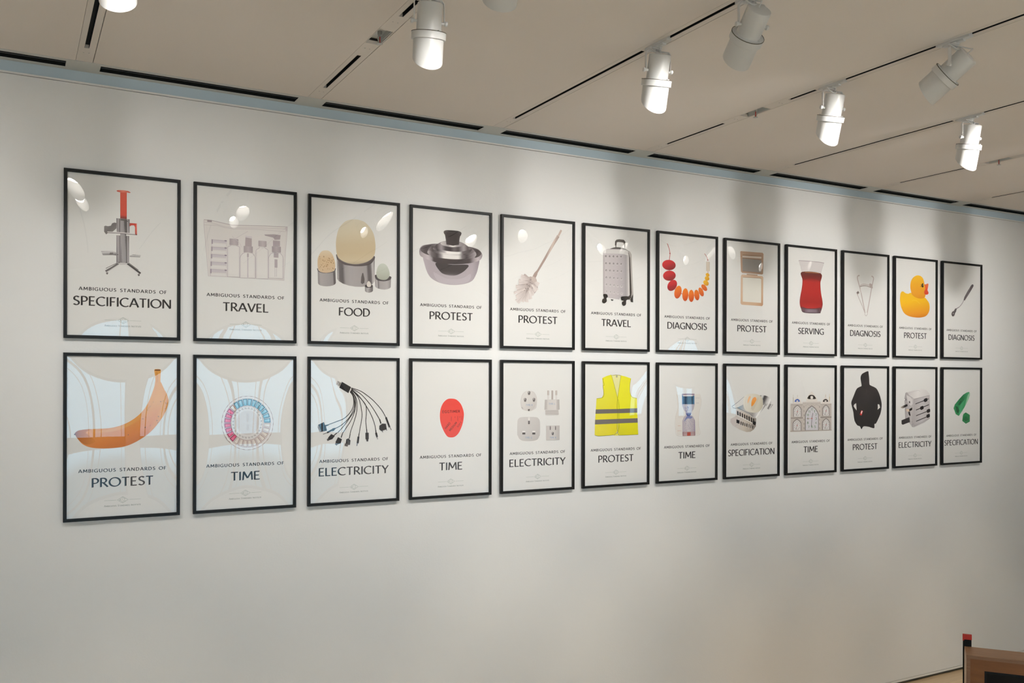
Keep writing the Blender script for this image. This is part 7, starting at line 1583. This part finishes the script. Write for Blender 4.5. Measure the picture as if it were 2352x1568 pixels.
    if lamp:
        l = bpy.data.lights.new('lamp', 'SPOT'); l.energy = LAMP_W*power; l.color = col or LAMP_COL; l.spot_size = math.radians(spread); l.spot_blend = blend; l.shadow_soft_size = .04
        lo = bpy.data.objects.new('lamp', l); C.objects.link(lo); lo.parent = t
        lo.matrix_local = B @ Matrix.Translation((0, 0, -.070)) @ Matrix.Rotation((aim-tilt) if aim is not None else 0, 4, 'X')
    tag(t, label, 'spotlight', 'white cylindrical spotlights on the ceiling tracks')
    return t
D2R = PI/180
X = lambda k: .327+1.2153*k
lab1 = {0: 'white cylindrical spotlight cropped by the top edge at the far left', 1: 'white cylindrical spotlight hanging beside a ceiling sprinkler, second from the left',
        2: 'large lit white spotlight above the brush poster, cord looped at its top', 3: 'brightly lit white spotlight hanging above the pocket mirror poster', 4: 'smallest lit white spotlight, farthest along near the right edge'}
tl1 = {0: 12, 1: 8, 2: 13.7, 3: 15, 4: 10}
AZ1 = 12*D2R
tl1 = {0: 15, 1: 13, 2: 18, 3: 19, 4: 14}
AIM = 70*D2R
for k in range(-1, 7):
    spotlight(X(k), FIX1, tl1.get(k, 16)*D2R, AZ1, lab1.get(k, 'white cylindrical spotlight on a front row track outside the view'), power=.95, spread=42, blend=.7, col=(1, .86, .66))
spotlight(X(1), FIX2, 44*D2R, 16*D2R, 'grey shaded spotlight of which only the rounded mouth shows at the top edge', turn=PI, spread=82, aim=AIM, power=.72)
spotlight(X(2), FIX2+.04, 50*D2R, 12*D2R, 'unlit-looking spotlight cut by the top edge, leaning left with a dark ring seam', turn=PI, spread=82, aim=AIM, power=.9)
spotlight(X(3), FIX2-.06, 55*D2R, -15*D2R, 'strongly tilted grey spotlight at upper right, aimed down to the left', turn=PI, spread=82, aim=AIM, power=1.15)
for k in (-1, 0, 4, 5, 6):
    spotlight(X(k), FIX2, (50 if k < 1 else 58)*D2R, (18*D2R if k < 1 else 0), 'white cylindrical spotlight on a rear row track outside the view', turn=PI, spread=82, aim=AIM, power=.6 if k < 0 else .75 if k == 0 else 1)
for k in (-3, -1, 1, 3, 5, 7):  # added fill lamps, unseen, raising the room's ambient light by floor bounce
    spotlight(X(k), -6.6, 12*D2R, PI, 'added fill spotlight, unseen behind the viewer, lighting the floor for bounce', power=8.6, col=(.84, 1, 1.22))


# ------------------------------------------------------------------ wooden cabinet and black post at the lower right

CZ = 1.27; CW = 1.05; CDp = .17
cabn = empty('display_cabinet', (4.46, -2.255, 0), -52.6*D2R)
box('side_board', (0, -CDp, .02), (.018, 0, CZ-.018), M_SIDE, cabn)
box('side_board', (CW-.018, -CDp, .02), (CW, 0, CZ-.018), M_SIDE, cabn)
box('top_board', (0, -CDp, CZ-.018), (CW, 0, CZ), M_PLY, cabn, bevel=.001)
box('back_board', (.018, -.012, .02), (CW-.018, 0, CZ-.018), M_PLY, cabn)
bm = bmesh.new()
bx(bm, .0005, -CDp-.0012, CZ-.018, CW, -CDp, CZ-.0008); bx(bm, .0005, -CDp-.0012, .02, .0185, -CDp, CZ-.018); bx(bm, CW-.017, -CDp-.0012, .02, CW, -CDp, CZ-.018)
done('plywood_edging', bm, M_PLYEDGE, cabn)
bm = bmesh.new(); y0, y1 = -CDp+.004, -CDp+.014; ox0, ox1, oz0, oz1 = .084, CW-.084, .55, CZ-.075
bx(bm, .018, y0, .02, ox0, y1, CZ-.018); bx(bm, ox1, y0, .02, CW-.018, y1, CZ-.018); bx(bm, ox0, y0, oz1, ox1, y1, CZ-.018); bx(bm, ox0, y0, .02, ox1, y1, oz0)
done('front_panel', bm, M_PANEL, cabn)
bm = bmesh.new(); bx(bm, ox0-.01, y1, oz0-.01, ox1+.01, y1+.012, oz1+.01)
tag(done('screen', bm, M_SCREEN, cabn), 'glossy black screen')
bm = bmesh.new(); bx(bm, ox0, y0+.002, oz1-.012, ox1, y1, oz1); bx(bm, ox0, y0+.002, oz0, ox0+.01, y1, oz1-.012); done('screen_surround', bm, M_POST, cabn)
bm = bmesh.new(); bx(bm, -.004, -.15, CZ-.42, 0, -.115, CZ-.26); tube(bm, [(-.006, -.152, CZ-.42), (-.006, -.152, CZ-.26)], .006, 10)
done('side_hinge', bm, M_STEEL, cabn)
bm = bmesh.new(); lathe(bm, [(.0001, 0), (.012, -.001), (.014, -.004), (.010, -.012), (.006, -.022), (.0001, -.026)], Matrix.Translation((.343, -.125, CZ)), 18)
tag(done('brass_knob', bm, M_BRASS, cabn, smooth=True), 'small brass knob')
bm = bmesh.new(); bx(bm, 0, -CDp+.02, 0, CW, -.01, .0205); done('plinth', bm, M_POST, cabn)
tag(cabn, 'wooden plywood cabinet with an orange veneer front around a black screen', 'cabinet')
post = empty('marker_post', (4.46, -2.255, 0), -52.6*D2R)
box('shaft', (-.0065, .002, .0), (.0345, .014, 1.305), M_POST, post)
tag(box('end_cap', (-.008, .0008, 1.305), (.036, .0155, 1.333), M_REDTIP, post, bevel=.0015), 'bright red cap')
box('cap_flap', (-.0084, -.0006, 1.300), (-.001, .0008, 1.333), M_REDTIP, post)
tag(post, 'slim black post with a red tip standing behind the wooden cabinet', 'post')
